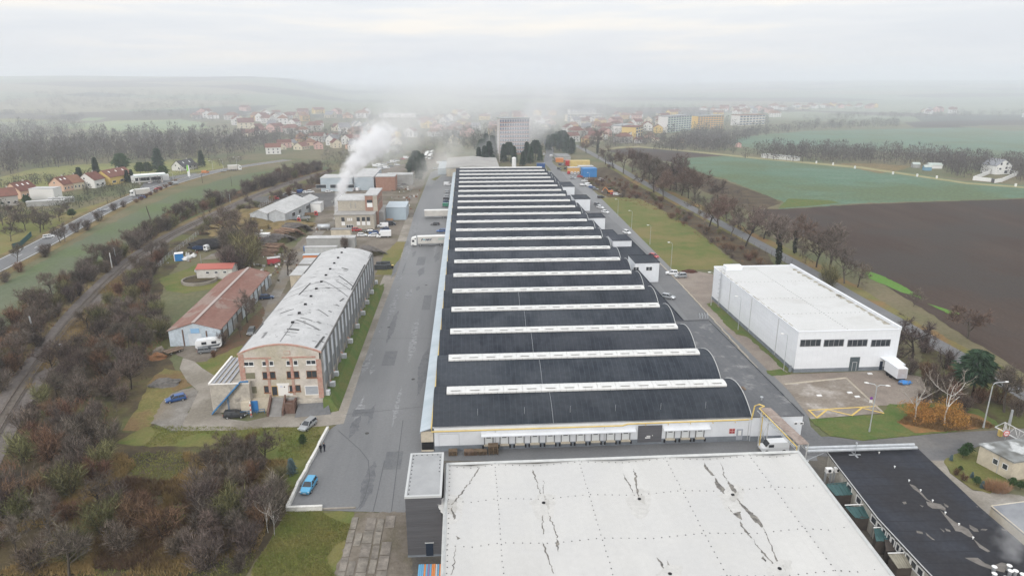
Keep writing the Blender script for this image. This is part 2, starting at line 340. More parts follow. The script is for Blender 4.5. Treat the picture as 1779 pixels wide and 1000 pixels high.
# thicket floor, lawns
sheet('thicket_floor', [(-300, 800), (0, 600), (60, 520), (200, 455), (330, 400), (450, 345), (560, 302), (620, 300), (560, 330), (480, 365), (400, 395), (330, 440), (290, 480), (270, 540), (290, 610), (310, 650), (250, 730), (320, 760), (420, 770), (520, 760), (560, 740), (500, 860), (495, 890), (420, 1010), (300, 1300), (-600, 1300)], M_thicket, .02)
sheet('lawn', [(498, 889), (617, 889), (604, 940), (585, 1040), (430, 1060), (440, 985), (470, 940)], M_lawn, .06)
sheet('lawn', [(255, 740), (300, 752), (330, 745), (420, 742), (560, 735), (575, 742), (500, 860), (470, 800), (430, 762), (360, 775), (250, 775), (200, 770)], M_lawn, .05)
sheet('lawn', [(336, 628), (360, 625), (420, 600), (445, 610), (385, 660), (365, 670), (345, 655)], M_lawn, .06)
sheet('lawn', [(1045, 345), (1075, 342), (1110, 345), (1150, 365), (1210, 400), (1275, 455), (1255, 468), (1160, 470), (1150, 455), (1100, 400), (1040, 358)], M_lawn, .06)
sheet('brush_bank', [(1000, 300), (1050, 290), (1110, 315), (1170, 345), (1250, 385), (1330, 430), (1345, 462), (1290, 462), (1210, 402), (1150, 365), (1112, 345), (1060, 345), (1010, 318)], M_brush, .05)
sheet('verge', [(1060, 280), (1110, 306), (1170, 333), (1230, 362), (1310, 405), (1400, 445), (1480, 492), (1560, 540), (1650, 590), (1790, 660), (1900, 720), (1900, 750), (1779, 690), (1720, 655), (1640, 612), (1545, 560), (1450, 500), (1370, 455), (1290, 418), (1200, 370), (1100, 318), (1050, 285)], M_dry.copy() if False else mat('verge_grass', (.17, .15, .06), (.11, .13, .045), sc=.12, fine=1.5, c3=(.2, .13, .06), sc3=.06, bump=.5, bsc=2), .05)
sheet('lawn', [(1352, 362), (1420, 357), (1460, 352), (1440, 348), (1370, 345), (1362, 352)], M_green, .065)
sheet('green_strip', [(1500, 468), (1530, 478), (1575, 500), (1605, 520), (1560, 505), (1510, 483)], M_bright, .06)
sheet('green_strip', [(1610, 527), (1645, 537), (1668, 545), (1655, 548)], M_bright, .06)
sheet('field_path', [(1040, 262), (1075, 255), (1110, 254), (1200, 262), (1330, 275), (1500, 290), (1680, 317), (1779, 324), (1779, 327), (1680, 320), (1500, 293.5), (1330, 278), (1200, 264.5), (1110, 256.5), (1078, 257.5)], mat('field_track', (.3, .27, .15), (.22, .21, .1), sc=.1), .07)
sheet('lawn', [(212, 748), (235, 715), (262, 660), (285, 640), (315, 645), (332, 670), (300, 683), (262, 735), (256, 748)], M_olive, .045)
# paved yards
sheet('yard', [(499, 886), (545, 886), (650, 889), (703, 892), (730, 800), (1420, 800), (1400, 700), (1000, 300), (800, 286), (775, 288), (748, 300), (716, 380), (690, 470), (640, 600), (598, 728), (575, 745), (555, 765)], M_asphalt, .06)
sheet('concrete_strip', [(545, 742), (597, 736), (638, 612), (662, 545), (690, 472), (718, 378), (706, 378), (670, 472), (637, 545), (605, 640), (575, 688), (540, 722)], M_conc, .075)
sheet('concrete_road', [(318, 745), (330, 748), (400, 748), (480, 742), (545, 742), (545, 722), (500, 716), (430, 732), (400, 728), (375, 712), (378, 690), (388, 662), (352, 640), (338, 628), (318, 622), (312, 640), (325, 662), (345, 680), (330, 712), (318, 735)], M_conc, .08)
sheet('gravel_lot', [(262, 735), (280, 700), (300, 683), (335, 672), (345, 682), (330, 712), (318, 735), (330, 748), (300, 748)], M_gravel, .07)
sheet('dirt_yard', [(310, 600), (345, 603), (385, 600), (360, 628), (338, 630), (318, 622), (300, 612)], M_dirt, .07)
sheet('leaf_litter', [(385, 600), (445, 545), (470, 520), (475, 545), (440, 585), (415, 610), (380, 622), (360, 626)], mat('leaf_litter', (.13, .075, .05), (.1, .08, .05), sc=.4, fine=2), .055)
sheet('green_verge', [(575, 686), (598, 640), (632, 560), (655, 500), (668, 492), (640, 560), (612, 640), (585, 686)], M_green, .09)
sheet('lawn', [(652, 478), (668, 440), (690, 420), (705, 420), (688, 470), (680, 478)], M_lawn, .09)
sheet('factory_dirt', [(440, 500), (480, 480), (510, 430), (540, 400), (560, 350), (480, 352), (470, 345), (580, 318), (640, 296), (700, 285), (745, 290), (716, 380), (690, 470), (660, 480), (560, 480), (500, 520), (470, 560)], M_dirt, .055)
sheet('dark_lot', [(430, 345), (500, 336), (600, 335), (600, 352), (560, 362), (545, 352), (450, 352)], mat('dark_lot', (.09, .09, .09), (.13, .125, .12), sc=.1, fine=1), .075)
sheet('dirt_track', [(500, 440), (520, 432), (545, 405), (572, 385), (600, 380), (600, 386), (570, 396), (545, 425), (525, 455), (500, 490), (480, 530), (470, 560), (455, 560), (465, 525), (485, 480)], M_gravel, .08)
sheet('gravel_lot', [(355, 448), (385, 433), (395, 428), (392, 440), (375, 450), (345, 452)], M_gravel, .07)
sheet('lawn', [(275, 485), (330, 465), (345, 458), (400, 470), (380, 500), (320, 510), (290, 505)], M_lawn, .06)
sheet('dry_mound_grass', [(395, 402), (420, 375), (445, 358), (450, 370), (470, 385), (440, 400)], M_dry, .06)
sheet('dry_mound_grass', [(448, 408), (470, 398), (520, 390), (505, 398), (460, 412)], M_dry, .08)
sheet('lot', [(705, 276), (745, 262), (775, 268), (790, 290), (740, 296)], M_dirt, .065)
sheet('lawn', [(748, 312), (768, 304), (756, 314)], M_lawn, .09)
# right side roads and yards
FR = [(935, 238), (948, 246), (955, 262), (952, 280), (962, 292), (985, 320), (1020, 352), (1060, 390), (1098, 426), (1142, 471), (1186, 520), (1243, 587), (1303, 658), (1372, 735), (1415, 778)]
fr = spline([P(*p) for p in FR], 6)
mb = MB(); strip(mb, fr, -3.4, 3.4, .09); mb.build('factory_road', M_road, kind='structure')
sheet('front_road', [(1385, 790), (1400, 760), (1440, 758), (1500, 766), (1640, 752), (1779, 745), (2050, 760), (2050, 900), (1779, 800), (1700, 775), (1640, 800), (1600, 840), (1560, 800)], M_wet, .085)
sheet('paved_yard', [(1150, 472), (1215, 472), (1245, 478), (1250, 540), (1372, 650), (1551, 643), (1600, 655), (1620, 700), (1540, 704), (1400, 708), (1290, 600)], M_paver, .07)
sheet('rubble_lot', [(1362, 668), (1470, 658), (1532, 718), (1408, 728)], M_rubble, .1)
sheet('lawn', [(1227, 528), (1240, 525), (1300, 581), (1376, 646), (1371, 649), (1355, 636), (1298, 585), (1279, 581)], M_green, .09)
sheet('lawn', [(1330, 644), (1358, 641), (1373, 650), (1340, 653)], M_green, .09)
sheet('lawn', [(1405, 728), (1530, 720), (1545, 702), (1620, 700), (1700, 710), (1740, 740), (1640, 752), (1500, 765), (1440, 757)], M_green, .095)
sheet('fallen_leaves', [(1560, 735), (1590, 715), (1640, 708), (1700, 722), (1730, 742), (1640, 750), (1590, 752)], M_leaf, .115)
sheet('bank', [(1545, 704), (1600, 655), (1600, 590), (1650, 615), (1740, 665), (1800, 700), (1800, 745), (1740, 742), (1700, 712), (1620, 700)], M_thicket, .06)
sheet('flower_bed', [(1640, 800), (1665, 788), (1690, 780), (1704, 790), (1762, 845), (1720, 858), (1690, 850), (1650, 822)], M_lawn, .1)
sheet('concrete_apron', [(1560, 800), (1640, 800), (1650, 822), (1690, 852), (1770, 860), (1900, 900), (1900, 1000), (1700, 900)], M_conc, .09)
sheet('dirt_strip', [(617, 889), (712, 889), (720, 1060), (560, 1060), (598, 950)], M_dirt, .07)
sheet('inner_yard', [(700, 1010), (700, 800), (1450, 770), (1500, 860), (1640, 1010), (1640, 1100), (700, 1100)], mat('inner_yard', (.15, .135, .11), (.09, .085, .08), sc=.3, fine=2), .05)
# kerb beside the factory road
mb = MB(); kl = [p for p in fr if 120 < p.y < 240]
for a, b in zip(offset(kl, 3.5)[:-1], offset(kl, 3.5)[1:]): mb.box(a.x - .15, a.y, .05, a.x + .25, b.y, .2)
mb.build('kerb', M_kerb, kind='structure')
# left main road with markings
LR = [(-260, 590), (-120, 520), (0, 461), (60, 431), (110, 404), (160, 376), (205, 354), (255, 333), (300, 318), (350, 304), (400, 293), (450, 285), (500, 278)]
lr = spline([P(*p) for p in LR], 5)
mb = MB(); strip(mb, lr, -5, 5, .08); mb.build('main_road', M_road, kind='structure')
mb = MB(); strip(mb, lr, -4.5, -4.2, .11); strip(mb, lr, 4.2, 4.5, .11); dashes(mb, lr, -.1, .15, .11, 9, 6); mb.build('road_markings', M_white, kind='structure')
mb = MB(); strip(mb, lr, -9, -5.2, .06); strip(mb, lr, 5.2, 8, .06); mb.build('verge', M_dry, kind='structure')
sheet('station_forecourt', [(240, 330), (250, 318), (300, 306), (340, 301), (345, 303), (300, 312), (285, 322), (258, 330)], M_road, .07)
# tree lined lane
AL = [(1000, 252), (1030, 268), (1062, 285), (1105, 310), (1150, 334), (1200, 361), (1265, 395), (1330, 430), (1400, 468), (1480, 515), (1560, 560), (1640, 605), (1720, 650), (1800, 695), (1900, 755)]
al = spline([P(*p) for p in AL], 6)
mb = MB(); strip(mb, al, -2.9, 2.9, .09); mb.build('lane', M_road, kind='structure')
# yellow hatched no-parking marking
zz = [P(*p) for p in ((1405, 713), (1523, 706), (1534, 718), (1497, 709), (1480, 722), (1437, 712), (1419, 726))]
mb = MB()
for a, b in [(0, 1), (1, 2), (2, 3), (3, 4), (4, 5), (5, 6), (6, 0)]:
    d = (zz[b] - zz[a]).normalized() * .18; n = Vector((-d.y, d.x, 0)); h = Vector((0, 0, .13 + .004 * a))
    mb.quad(zz[a] - n - d + h, zz[b] - n + d + h, zz[b] + n + d + h, zz[a] + n - d + h)
mb.build('yellow_marking', M_yellow, kind='structure')
# border stones of the rubble lot
mb = MB()
for a, b in (((1362, 668), (1470, 657)), ((1470, 657), (1534, 717))):
    pa, pb = P(*a), P(*b); mb.tube([pa + Vector((0, 0, .1)), pb + Vector((0, 0, .1))], .25, 4)
mb.build('kerb', M_kerb, kind='structure')
q = random.Random(14)
M_salt = mat('salt_stain', (.27, .27, .275), (.16, .165, .17), sc=.9, rough=.8, fine=2, fa=.2); M_oil = mat('oil_stain', (.085, .088, .095), (.12, .122, .128), sc=.5, rough=.5, fine=2)
for i in range(26):
    t = q.random(); c = P(718, 384).lerp(P(604, 730), t) + Vector((q.uniform(.4, 3.2), 0, 0)); l, w_ = q.uniform(2, 7), q.uniform(.3, 1.0)
    sheet('salt_stain', [(c.x - w_, c.y), (c.x, c.y - l), (c.x + w_, c.y - l * .2), (c.x + w_ * .4, c.y + l)], M_salt, .075, px=False)
for i in range(22):
    x, y = q.uniform(-27, -11), q.uniform(100, 300); l, w_ = q.uniform(2, 14), q.uniform(.3, 1.3)
    sheet('oil_stain', [(x - w_, y), (x - w_ * .3, y - l), (x + w_, y - l * .3), (x + w_ * .6, y + l), (x - w_ * .5, y + l * .6)], M_oil if i % 3 else M_salt, .072, px=False)
for x, y, a, b in ((-21, 150, 3, 9), (-14, 190, 2.4, 14), (-24, 125, 4, 3), (-15.5, 105, 3, 6), (-19, 240, 3, 12)): sheet('asphalt_patch', [(x, y), (x + a, y), (x + a, y + b), (x, y + b)], mat('patch_asphalt', (.1, .103, .11), (.125, .128, .132), sc=.5, rough=.6, fine=3), .07, px=False)
mb = MB()
for x, y in ((-20, 118), (-13, 142), (-22, 176), (-14, 215)): mb.cyl(x, y, .05, .1, .4, .4, 12)
mb.build('manhole_covers', mat('cast_iron', (.06, .058, .056), rough=.7), kind='structure')
# yard seams: tar lines in the asphalt
mb = MB()
for seg in ([(588, 748), (640, 800), (635, 860), (620, 885)], [(668, 800), (655, 860), (648, 888)], [(700, 730), (680, 888)], [(640, 588), (765, 588)], [(668, 476), (770, 476)], [(600, 720), (740, 706)]):
    strip(mb, spline([P(*p) for p in seg], 4), -.045, .045, .09)
mb.build('tar_seam', mat('tar', (.075, .077, .082), rough=.7), kind='structure')
# railway
RW = [(-220, 1250), (-110, 960), (-30, 790), (18, 706), (60, 643), (103, 584), (145, 533), (190, 487), (225, 456), (262, 430), (305, 405), (350, 383), (400, 360), (450, 338), (520, 312), (580, 296)]
rw = spline([P(*p) for p in RW], 4)
mb = MB(); strip(mb, rw, -3.6, 3.6, .07); mb.build('ballast', M_ballast, kind='structure')
mb = MB(); strip(mb, rw, 3.6, 7, .05); mb.build('rail_verge', M_dry, kind='structure')
track = thing('railway_track', 'single railway track curving through the bare thicket on the left', 'railway track')
for sgn in (-1, 1):
    mb = MB(); l2 = offset(rw, sgn * .78); vs = []
    for k, (a, b) in enumerate(((-.06, .30), (.06, .30), (.06, .44), (-.06, .44))): pass
    secs = []
    for i, p in enumerate(l2):
        d = l2[min(i + 1, len(l2) - 1)] - l2[max(i - 1, 0)]; d.z = 0; d.normalize(); nn = Vector((-d.y, d.x, 0)) * .07
        secs.append([p - nn + Vector((0, 0, .3)), p + nn + Vector((0, 0, .3)), p + nn + Vector((0, 0, .46)), p - nn + Vector((0, 0, .46))])
    mb.loft(secs); mb.build('rail', mat('rail_steel', (.13, .1, .085), (.2, .17, .15), sc=.5, rough=.5, metal=.4), track)
mb = MB(); acc = 0
fine_rw = spline([P(*p) for p in RW[:13]], .66)
for i in range(0, len(fine_rw) - 1):
    p = fine_rw[i]; d = (fine_rw[i + 1] - p); d.z = 0; d.normalize(); nn = Vector((-d.y, d.x, 0)) * 1.3; dd = d * .13
    vs = [p - nn - dd, p + nn - dd, p + nn + dd, p - nn + dd]
    mb.add([v + Vector((0, 0, .12)) for v in vs] + [v + Vector((0, 0, .3)) for v in vs], [(4, 5, 6, 7), (0, 1, 5, 4), (1, 2, 6, 5), (2, 3, 7, 6), (3, 0, 4, 7)])
mb.build('sleepers', mat('sleeper', (.19, .165, .145), (.13, .115, .1), sc=1, rough=.9), track, kind='stuff')
# concrete slab path near the tower: slabs one by one
pa = P(612, 897); rows = 12
slab_root = thing('slab_path', 'worn path of loose concrete slabs leading down beside the grey tower', 'slab path', (pa.x, pa.y, .1))
slab_meshes = []
for wd in (1.05, 1.5):
    mb = MB(); mb.box(.05, .05, -.08, wd - .05, 2.9, .06); slab_meshes.append(mb.mesh('slab', M_slab))
x = 0.0
rs = random.Random(3)
for c, (wi, gap) in enumerate(((0, .15), (0, .12), (1, .2), (0, .15), (1, .1))):
    y = -rs.random() * 1.2
    for r in range(8):
        if rs.random() < .9:
            o = obj('slab', slab_meshes[wi], slab_root, (x + rs.uniform(-.05, .05), y - 3 - .0, rs.uniform(-.02, .03))); o.rotation_euler = (rs.uniform(-.01, .01), rs.uniform(-.01, .01), rs.uniform(-.015, .015))
        y -= 3.0 + rs.uniform(0, .12)
    x += (1.05, 1.5)[wi] + gap
# ================================================================== BUILDING HELPERS
B_wall = mat('white_panel', (.70, .72, .75), (.64, .66, .69), sc=.25, rough=.6, st=(1, 1, .2), fine=1, fa=.04)
B_roof = mat('dark_membrane', (.018, .023, .032), (.036, .042, .053), sc=.5, rough=.8, st=(1, .15, 1), fine=1.2, spec=.12, rnd=.12, c3=(.045, .051, .062), sc3=.09, wave=(.98, (1, 0, 0), (.075, .08, .094), .07, .6))
B_roofg = mat('grey_bitumen', (.075, .079, .087), (.105, .108, .114), sc=.3, rough=.55, st=(1, .12, 1), fine=1.5, spec=.22, c3=(.2, .2, .2), sc3=.35, lo3=.56, hi3=.7, wave=(1.0, (1, 0, 0), (.07, .072, .08), .06, .6))
B_sky = mat('polycarbonate', (.62, .62, .605), (.56, .56, .55), sc=.5, rough=.45, fine=1.5, fa=.05)
B_slot = mat('vent_slot', (.25, .25, .24), rough=.7)
B_glass = mat('window_glass', (.03, .036, .045), (.055, .062, .07), sc=.6, rough=.12, spec=.5)
B_glassb = mat('bluish_glass', (.1, .14, .2), rough=.15, spec=.5)
B_frame = mat('window_frame', (.72, .72, .71), rough=.5)
B_plinth = mat('grey_plinth', (.22, .24, .27), (.17, .19, .21), sc=.5, rough=.85, fine=2)
B_pipe = mat('yellow_pipe', (.66, .5, .17), (.55, .4, .14), sc=.6, rough=.5)
B_blue = mat('pale_blue_sheet', (.36, .42, .46), (.43, .48, .52), sc=.4, rough=.45, st=(.4, 1, 1), wave=(1, (0, 1, 0), (.34, .42, .48), .1, .7))
B_cream = mat('cream_render', (.56, .50, .40), (.44, .39, .31), sc=.5, rough=.9, fine=2)
B_grey = mat('steel_grey', (.3, .31, .32), (.24, .25, .26), sc=.6, rough=.5, metal=.3)
B_galv = mat('galvanised', (.5, .52, .54), (.4, .42, .44), sc=1.5, rough=.45, metal=.5)
B_dark = mat('dark_rubber', (.02, .02, .022), rough=.8)
B_dgrey = mat('charcoal_gate', (.095, .095, .105), (.12, .12, .13), sc=.5, rough=.6, st=(.2, 1, 4))
B_flash = mat('pale_flashing', (.45, .46, .46), rough=.5)
def window(par, a, b, z0, z1, at_, axis='y', sgn=-1, name='window', fr=None, gl=None, t=.12, mull=0, sill=False, frw=.1):
    """window on a wall plane: axis 'y' -> spans x a..b on the plane y=at_; axis 'x' -> spans y a..b on x=at_. sgn = which way it faces"""
    fr = fr or B_frame; gl = gl or B_glass
    def bx(mb, u0, u1, w0, w1, d0, d1):
        d0, d1 = at_ + sgn * d0, at_ + sgn * d1
        if axis == 'y': mb.box(u0, d0, w0, u1, d1, w1)
        else: mb.box(d0, u0, w0, d1, u1, w1)
    a, b = min(a, b), max(a, b); f = MB(); k = frw
    bx(f, a, b, z0, z0 + k, -.05, t); bx(f, a, b, z1 - k, z1, -.05, t); bx(f, a, a + k, z0 + k, z1 - k, -.05, t); bx(f, b - k, b, z0 + k, z1 - k, -.05, t)
    for i in range(mull): u = a + (b - a) * (i + 1) / (mull + 1); bx(f, u - k / 2, u + k / 2, z0 + k, z1 - k, -.05, t * .9)
    if sill: bx(f, a - .1, b + .1, z0 - .12, z0, -.05, t + .1)
    fo = f.build(name, fr, par); p = MB(); bx(p, a + k, b - k, z0 + k, z1 - k, -.02, t * .35); p.build('pane', gl, fo); return fo
def ftext(body, size, m, par, loc, rot=(pi / 2, 0, 0), shear=0, bold=0, name='lettering', ext=.01):
    c = bpy.data.curves.new(name, 'FONT'); c.body = body; c.size = size; c.shear = shear; c.offset = bold; c.extrude = ext; c.resolution_u = 2; c.materials.append(m)
    o = bpy.data.objects.new(name, c); me = bpy.data.meshes.new_from_object(o); bpy.data.objects.remove(o); me.name = name
    if not me.materials: me.materials.append(m)
    o = obj(name, me, par, loc); o.rotation_euler = rot; return o

# ================================================================== MAIN ARCHED HALL
HX0, HX1, HY0, PITCHY, NB, ZE, ZC = -6.8, 51.7, 110.5, 15.8, 22, 5.0, 8.1
HY1 = HY0 + PITCHY * NB
hall = thing('arched_hall', 'very long white factory hall under a row of dark arched roofs with white skylight strips', 'factory hall')
mb = MB(); mb.box(HX0, HY0, 1.15, HX1, HY0 + .4, 5.0); mb.box(HX0, HY0 + .4, 0, HX0 + .4, HY1, 4.95); mb.box(HX1 - .4, HY0 + .4, 0, HX1, HY1, 4.95); mb.box(HX0, HY1, 0, HX1, HY1 + .4, 4.95)
mb.build('wall', B_wall, hall)
mb = MB(); mb.box(HX0 - .02, HY0 - .03, 0, HX1, HY0 + .38, 1.15); mb.build('plinth', B_plinth, hall)
v = MB(); n = 12
ys = [(-1 + 2 * i / n) for i in range(n + 1)]
arc = lambda t, o=0: (t * 7.9, ZE + (ZC - ZE) * (1 - t * t) + o)
for i in range(n):
    (a, za), (b, zb) = arc(ys[i]), arc(ys[i + 1]); v.quad((HX0 - .25, a, za), (HX1, a, za), (HX1, b, zb), (HX0 - .25, b, zb), 0)
    v.quad((HX0 - .25, b, zb - .25), (HX1, b, zb - .25), (HX1, a, za - .25), (HX0 - .25, a, za - .25), 1)
for x in (HX0 - .25, HX1):
    v.add([(x, *arc(t)) for t in ys] + [(x, 7.9, 4.7), (x, -7.9, 4.7)], [tuple(range(n + 3))], 1)
v.quad((HX0 - .25, -7.9, 5.0), (HX0 - .25, -7.9, 4.75), (HX1, -7.9, 4.75), (HX1, -7.9, 5.0), 1)
vault_me = v.mesh('vault_roof', [B_roof, B_wall])
fl = MB(); fl.tube([(HX1 + .03, *arc(t, .05)) for t in ys], .09, 4); fl_me = fl.mesh('edge_flashing', B_flash)
# white skylight strip on the crest
sk = MB(); prof = [(-1.4, .02), (-1.4, .3), (-1.15, .5), (-.6, .62), (0, .66), (.6, .62), (1.15, .5), (1.4, .3), (1.4, .02)]
SX0, SX1 = -4.6, 49.2; npan = 45
for k in range(npan):
    a = SX0 + (SX1 - SX0) * k / npan; b = SX0 + (SX1 - SX0) * (k + 1) / npan - .07
    sk.loft([[(a, y, ZC + z) for y, z in prof], [(b, y, ZC + z) for y, z in prof]])
    if k: sk.box(a - .075, -1.36, ZC + .2, a + .01, 1.36, ZC + .45)
vent_me = MB(); vent_me.box(0, -1.0, 0, 2.0, .45, .16, 0); vent_me.box(.15, -1.04, .03, 1.85, -.99, .12, 1); vent_b = MB(); vent_b.v, vent_b.f, vent_b.m = list(vent_me.v), list(vent_me.f), list(vent_me.m)
vent_me = vent_me.mesh('vent_flap', [B_sky, B_slot])
sk_me = sk.mesh('skylight', [B_sky, B_slot])
NV = 15; vx = [SX0 + .7 + (SX1 - SX0) / NV * i for i in range(NV)]
far = MB(); far.v, far.f, far.m = list(sk.v), list(sk.f), list(sk.m)
for x in vx: far.add([(p[0] + x, p[1], p[2] + ZC + .56) for p in vent_b.v], vent_b.f, 0)
sk_far = far.mesh('skylight', [B_sky, B_slot])
for k in range(NB):
    yc = HY0 + PITCHY * (k + .5)
    obj('vault_roof', vault_me, hall, (0, yc, 0)); obj('edge_flashing', fl_me, hall, (0, yc, 0))
    s = obj('skylight', sk_me if k < 10 else sk_far, hall, (0, yc, 0))
    if k < 10:
        for x in vx: obj('vent_flap', vent_me, s, (x, 0, ZC + .56))
# lightning rods on the first bays
rod = MB(); rod.tube([(0, 0, 0), (0, 0, .9), (.04, .12, 1.25)], .035, 4); rod_me = rod.mesh('lightning_rod', B_galv)
for px in (830, 911, 990, 1068, 1146, 1223): p = onY(px, 735, 112.2); obj('lightning_rod', rod_me, hall, (p.x, 112.2, 6.2))
# cable down the roofs
mb = MB()
for k in range(5):
    yc = HY0 + PITCHY * (k + .5); mb.tube([(14.8 - k * .3, yc + t * 7.9, ZE + (ZC - ZE) * (1 - t * t) + .03) for t in ys[:6]], .03, 4)
mb.build('roof_cable', B_galv, hall)
# gas pipe along front and left eave
mb = MB(); mb.tube([(HX0 - .45, HY1, 5.05), (HX0 - .45, HY0 - .25, 5.0), (HX0 - .45, HY0 - .25, 4.2), (27.5, HY0 - .25, 4.2), (28.5, HY0 - .25, 4.5), (51.0, HY0 - .25, 4.6), (51.6, HY0 - .25, 4.6), (51.9, HY0 - .3, 7.4), (52.6, HY0 - .5, 7.8), (53.4, HY0 - 1, 7.6)], .13, 6)
for i in range(14): mb.box(-6 + i * 4.2 - .05, HY0 - .3, 4.05, -6 + i * 4.2 + .05, HY0, 4.2)
mb.build('gas_pipe', B_pipe, hall)
# loading canopy along the left side
mb = MB(); mb.quad((-9.3, HY0, 4.1), (-7.4, HY0, 4.75), (-7.4, HY1 + 1, 4.75), (-9.3, HY1 + 1, 4.1)); mb.quad((-9.3, HY0, 4.0), (-9.3, HY1 + 1, 4.0), (-7.4, HY1 + 1, 4.65), (-7.4, HY0, 4.65)); mb.box(-9.35, HY0, 3.8, -9.25, HY1 + 1, 4.1)
mb.build('side_canopy', B_blue, hall)
mb = MB(); mb.box(-9.2, HY0 + .2, 1.9, -7.0, HY0 + .4, 4.0, 0); mb.box(-9.1, HY0 + .15, .3, -7.0, HY0 + .35, 1.9, 1); mb.box(-9.2, HY0 + .1, 0, -7, HY0 + .4, .35, 0); mb.build('canopy_end', [B_cream, B_dark], hall)
# docks
for px0, px1, py0, py1 in ((836, 1103, 759, 752), (1151, 1232, 749, 745)):
    a = onY(px0, py0 + 4, HY0); b = onY(px1, py1 + 4, HY0); mb = MB()
    mb.add([(a.x, HY0, 3.55), (b.x, HY0, 3.55), (b.x, HY0 - .95, 3.3), (a.x, HY0 - .95, 3.3)], [(3, 2, 1, 0)]); mb.box(a.x, HY0 - 1.0, 3.12, b.x, HY0 - .93, 3.32); mb.add([(a.x, HY0, 3.5), (b.x, HY0, 3.5), (b.x, HY0 - .95, 3.25), (a.x, HY0 - .95, 3.25)], [(0, 1, 2, 3)])
    mb.build('dock_canopy', B_wall, hall)
dm = MB(); dm.box(-.72, -.06, 1.25, .72, .0, 3.0); dm.box(-.84, -.14, 1.2, -.7, .02, 3.05, 1); dm.box(.7, -.14, 1.2, .84, .02, 3.05, 1); dm_me = dm.mesh('dock_door', [mat('dock_door', (.66, .68, .69), rough=.5), mat('dock_jamb', (.16, .165, .17), rough=.7)])
dp = MB(); dp.box(-.4, -.09, 2.45, .4, -.05, 2.85); dp_me = dp.mesh('pane', B_glass)
ds = MB(); ds.box(-.85, -.5, 1.0, .85, 0, 1.22); ds_me = ds.mesh('sill', B_cream)
db = MB(); db.box(-.12, -.3, .45, .12, 0, .95); db_me = db.mesh('bumper', B_dark)
for px in (849, 876, 903, 929, 955.5, 982, 1008, 1034, 1060, 1086, 1163, 1189, 1214):
    x = onY(px, 768, HY0).x; d = obj('dock_door', dm_me, hall, (x, HY0 - .03, 0)); obj('pane', dp_me, d, (0, 0, 0)); obj('sill', ds_me, d, (0, 0, 0))
    for e in (-1.05, 1.05): obj('bumper', db_me, d, (e, 0, 0))
a = onY(1107.5, 760, HY0).x; b = onY(1149, 760, HY0).x
g = MB(); g.box(a, HY0 - .08, .55, b, HY0, 3.95)
for i in range(9): g.box(a, HY0 - .11, .6 + i * .37, b, HY0 - .07, .9 + i * .37)
gate = g.build('roller_gate', B_dgrey, hall)
mb = MB(); mb.box(a + 2.5, HY0 - .15, .6, a + 3.6, HY0 - .1, 2.7); mb.build('wicket_door', B_dgrey, gate)
mb = MB(); mb.box(a + 1.4, HY0 - .15, 1.35, a + 2.35, HY0 - .12, 1.6); mb.box(a + 1.65, HY0 - .15, 1.7, a + 2.35, HY0 - .12, 1.9); mb.box(a + 2.65, HY0 - .18, 1.85, a + 2.8, HY0 - .15, 2.0); mb.build('notice', B_frame, gate)
a = onY(1278.5, 760, HY0).x; b = onY(1289, 760, HY0).x
mb = MB(); mb.box(a, HY0 - .08, .35, b, HY0, 2.6); sd_ = mb.build('side_door', mat('grey_door', (.34, .36, .4), rough=.5), hall); mb = MB(); mb.box(a + .3, HY0 - .11, 1.3, b - .3, HY0 - .08, 2.3); mb.build('notice', B_frame, sd_)
mb = MB(); mb.box(a - 1.45, HY0 - .06, 1.7, a - .35, HY0, 2.75, 0)
for i in (0, 1):
    for j in (0, 1): mb.box(a - 1.35 + i * .55, HY0 - .09, 1.8 + j * .5, a - .95 + i * .55, HY0 - .05, 2.15 + j * .5, 1)
mb.build('red_sign', [mat('sign_pink', (.55, .3, .28), rough=.5), mat('sign_red', (.3, .03, .04), rough=.5)], hall)
for p0, p1 in ((1312.5, 1325), (1335, 1342)): window(hall, onY(p0, 752, HY0).x, onY(p1, 752, HY0).x, 2.25, 3.35, HY0, mull=2)
dsp = MB(); dsp.tube([(0, 0, .3), (0, 0, 4.1)], .05, 5)
for px in (860.5, 1049.5, 1298): obj('downpipe', dsp.mesh('downpipe', B_flash), hall, (onY(px, 760, HY0).x, HY0 - .08, 0))
mb = MB(); x0 = onY(762.5, 765, HY0).x; x1 = onY(797.5, 765, HY0).x
for q in ((x0, 1.2, x0 + .06, 3.5), (x1, 1.2, x1 + .06, 3.5), (x0, 3.5, x1, 3.56)): mb.box(q[0], HY0 - .04, q[1], q[2], HY0, q[3])
mb.build('closed_bay', mat('joint_grey', (.45, .46, .48), rough=.6), hall)
# flat annexes along the right side
def annex(x0, y0, x1, y1, z, label, roof=None, wall=None, plinth=False, over=.15, rim=.18):
    t = thing('annex', label, 'annex', (0, 0, 0)); mb = MB(); mb.box(x0, y0, 0, x1, y1, z); mb.build('wall', wall or B_wall, t)
    mb = MB(); mb.box(x0 - .02, y0 - over, z, x1 + over, y1 + over, z + .12); mb.box(x1, y0 - over, z + .12, x1 + over, y1 + over, z + .12 + rim); mb.box(x0, y1, z + .12, x1, y1 + over, z + .12 + rim); mb.build('roof', roof or B_roofg, t)
    return t
an = annex(HX1 + .02, 110.3, 61.4, 162, 5.0, 'long flat annex with wet grey bitumen roof at the front right of the hall')
mb = MB(); mb.box(HX1 + .05, 110.22, 0, 61.42, 110.32, 1.1); mb.build('plinth', B_plinth, an)
for px in (1380.5, 1390.5): x = onY(px, 747, 110.3).x; window(an, x - .35, x + .35, 3.2, 3.75, 110.28)
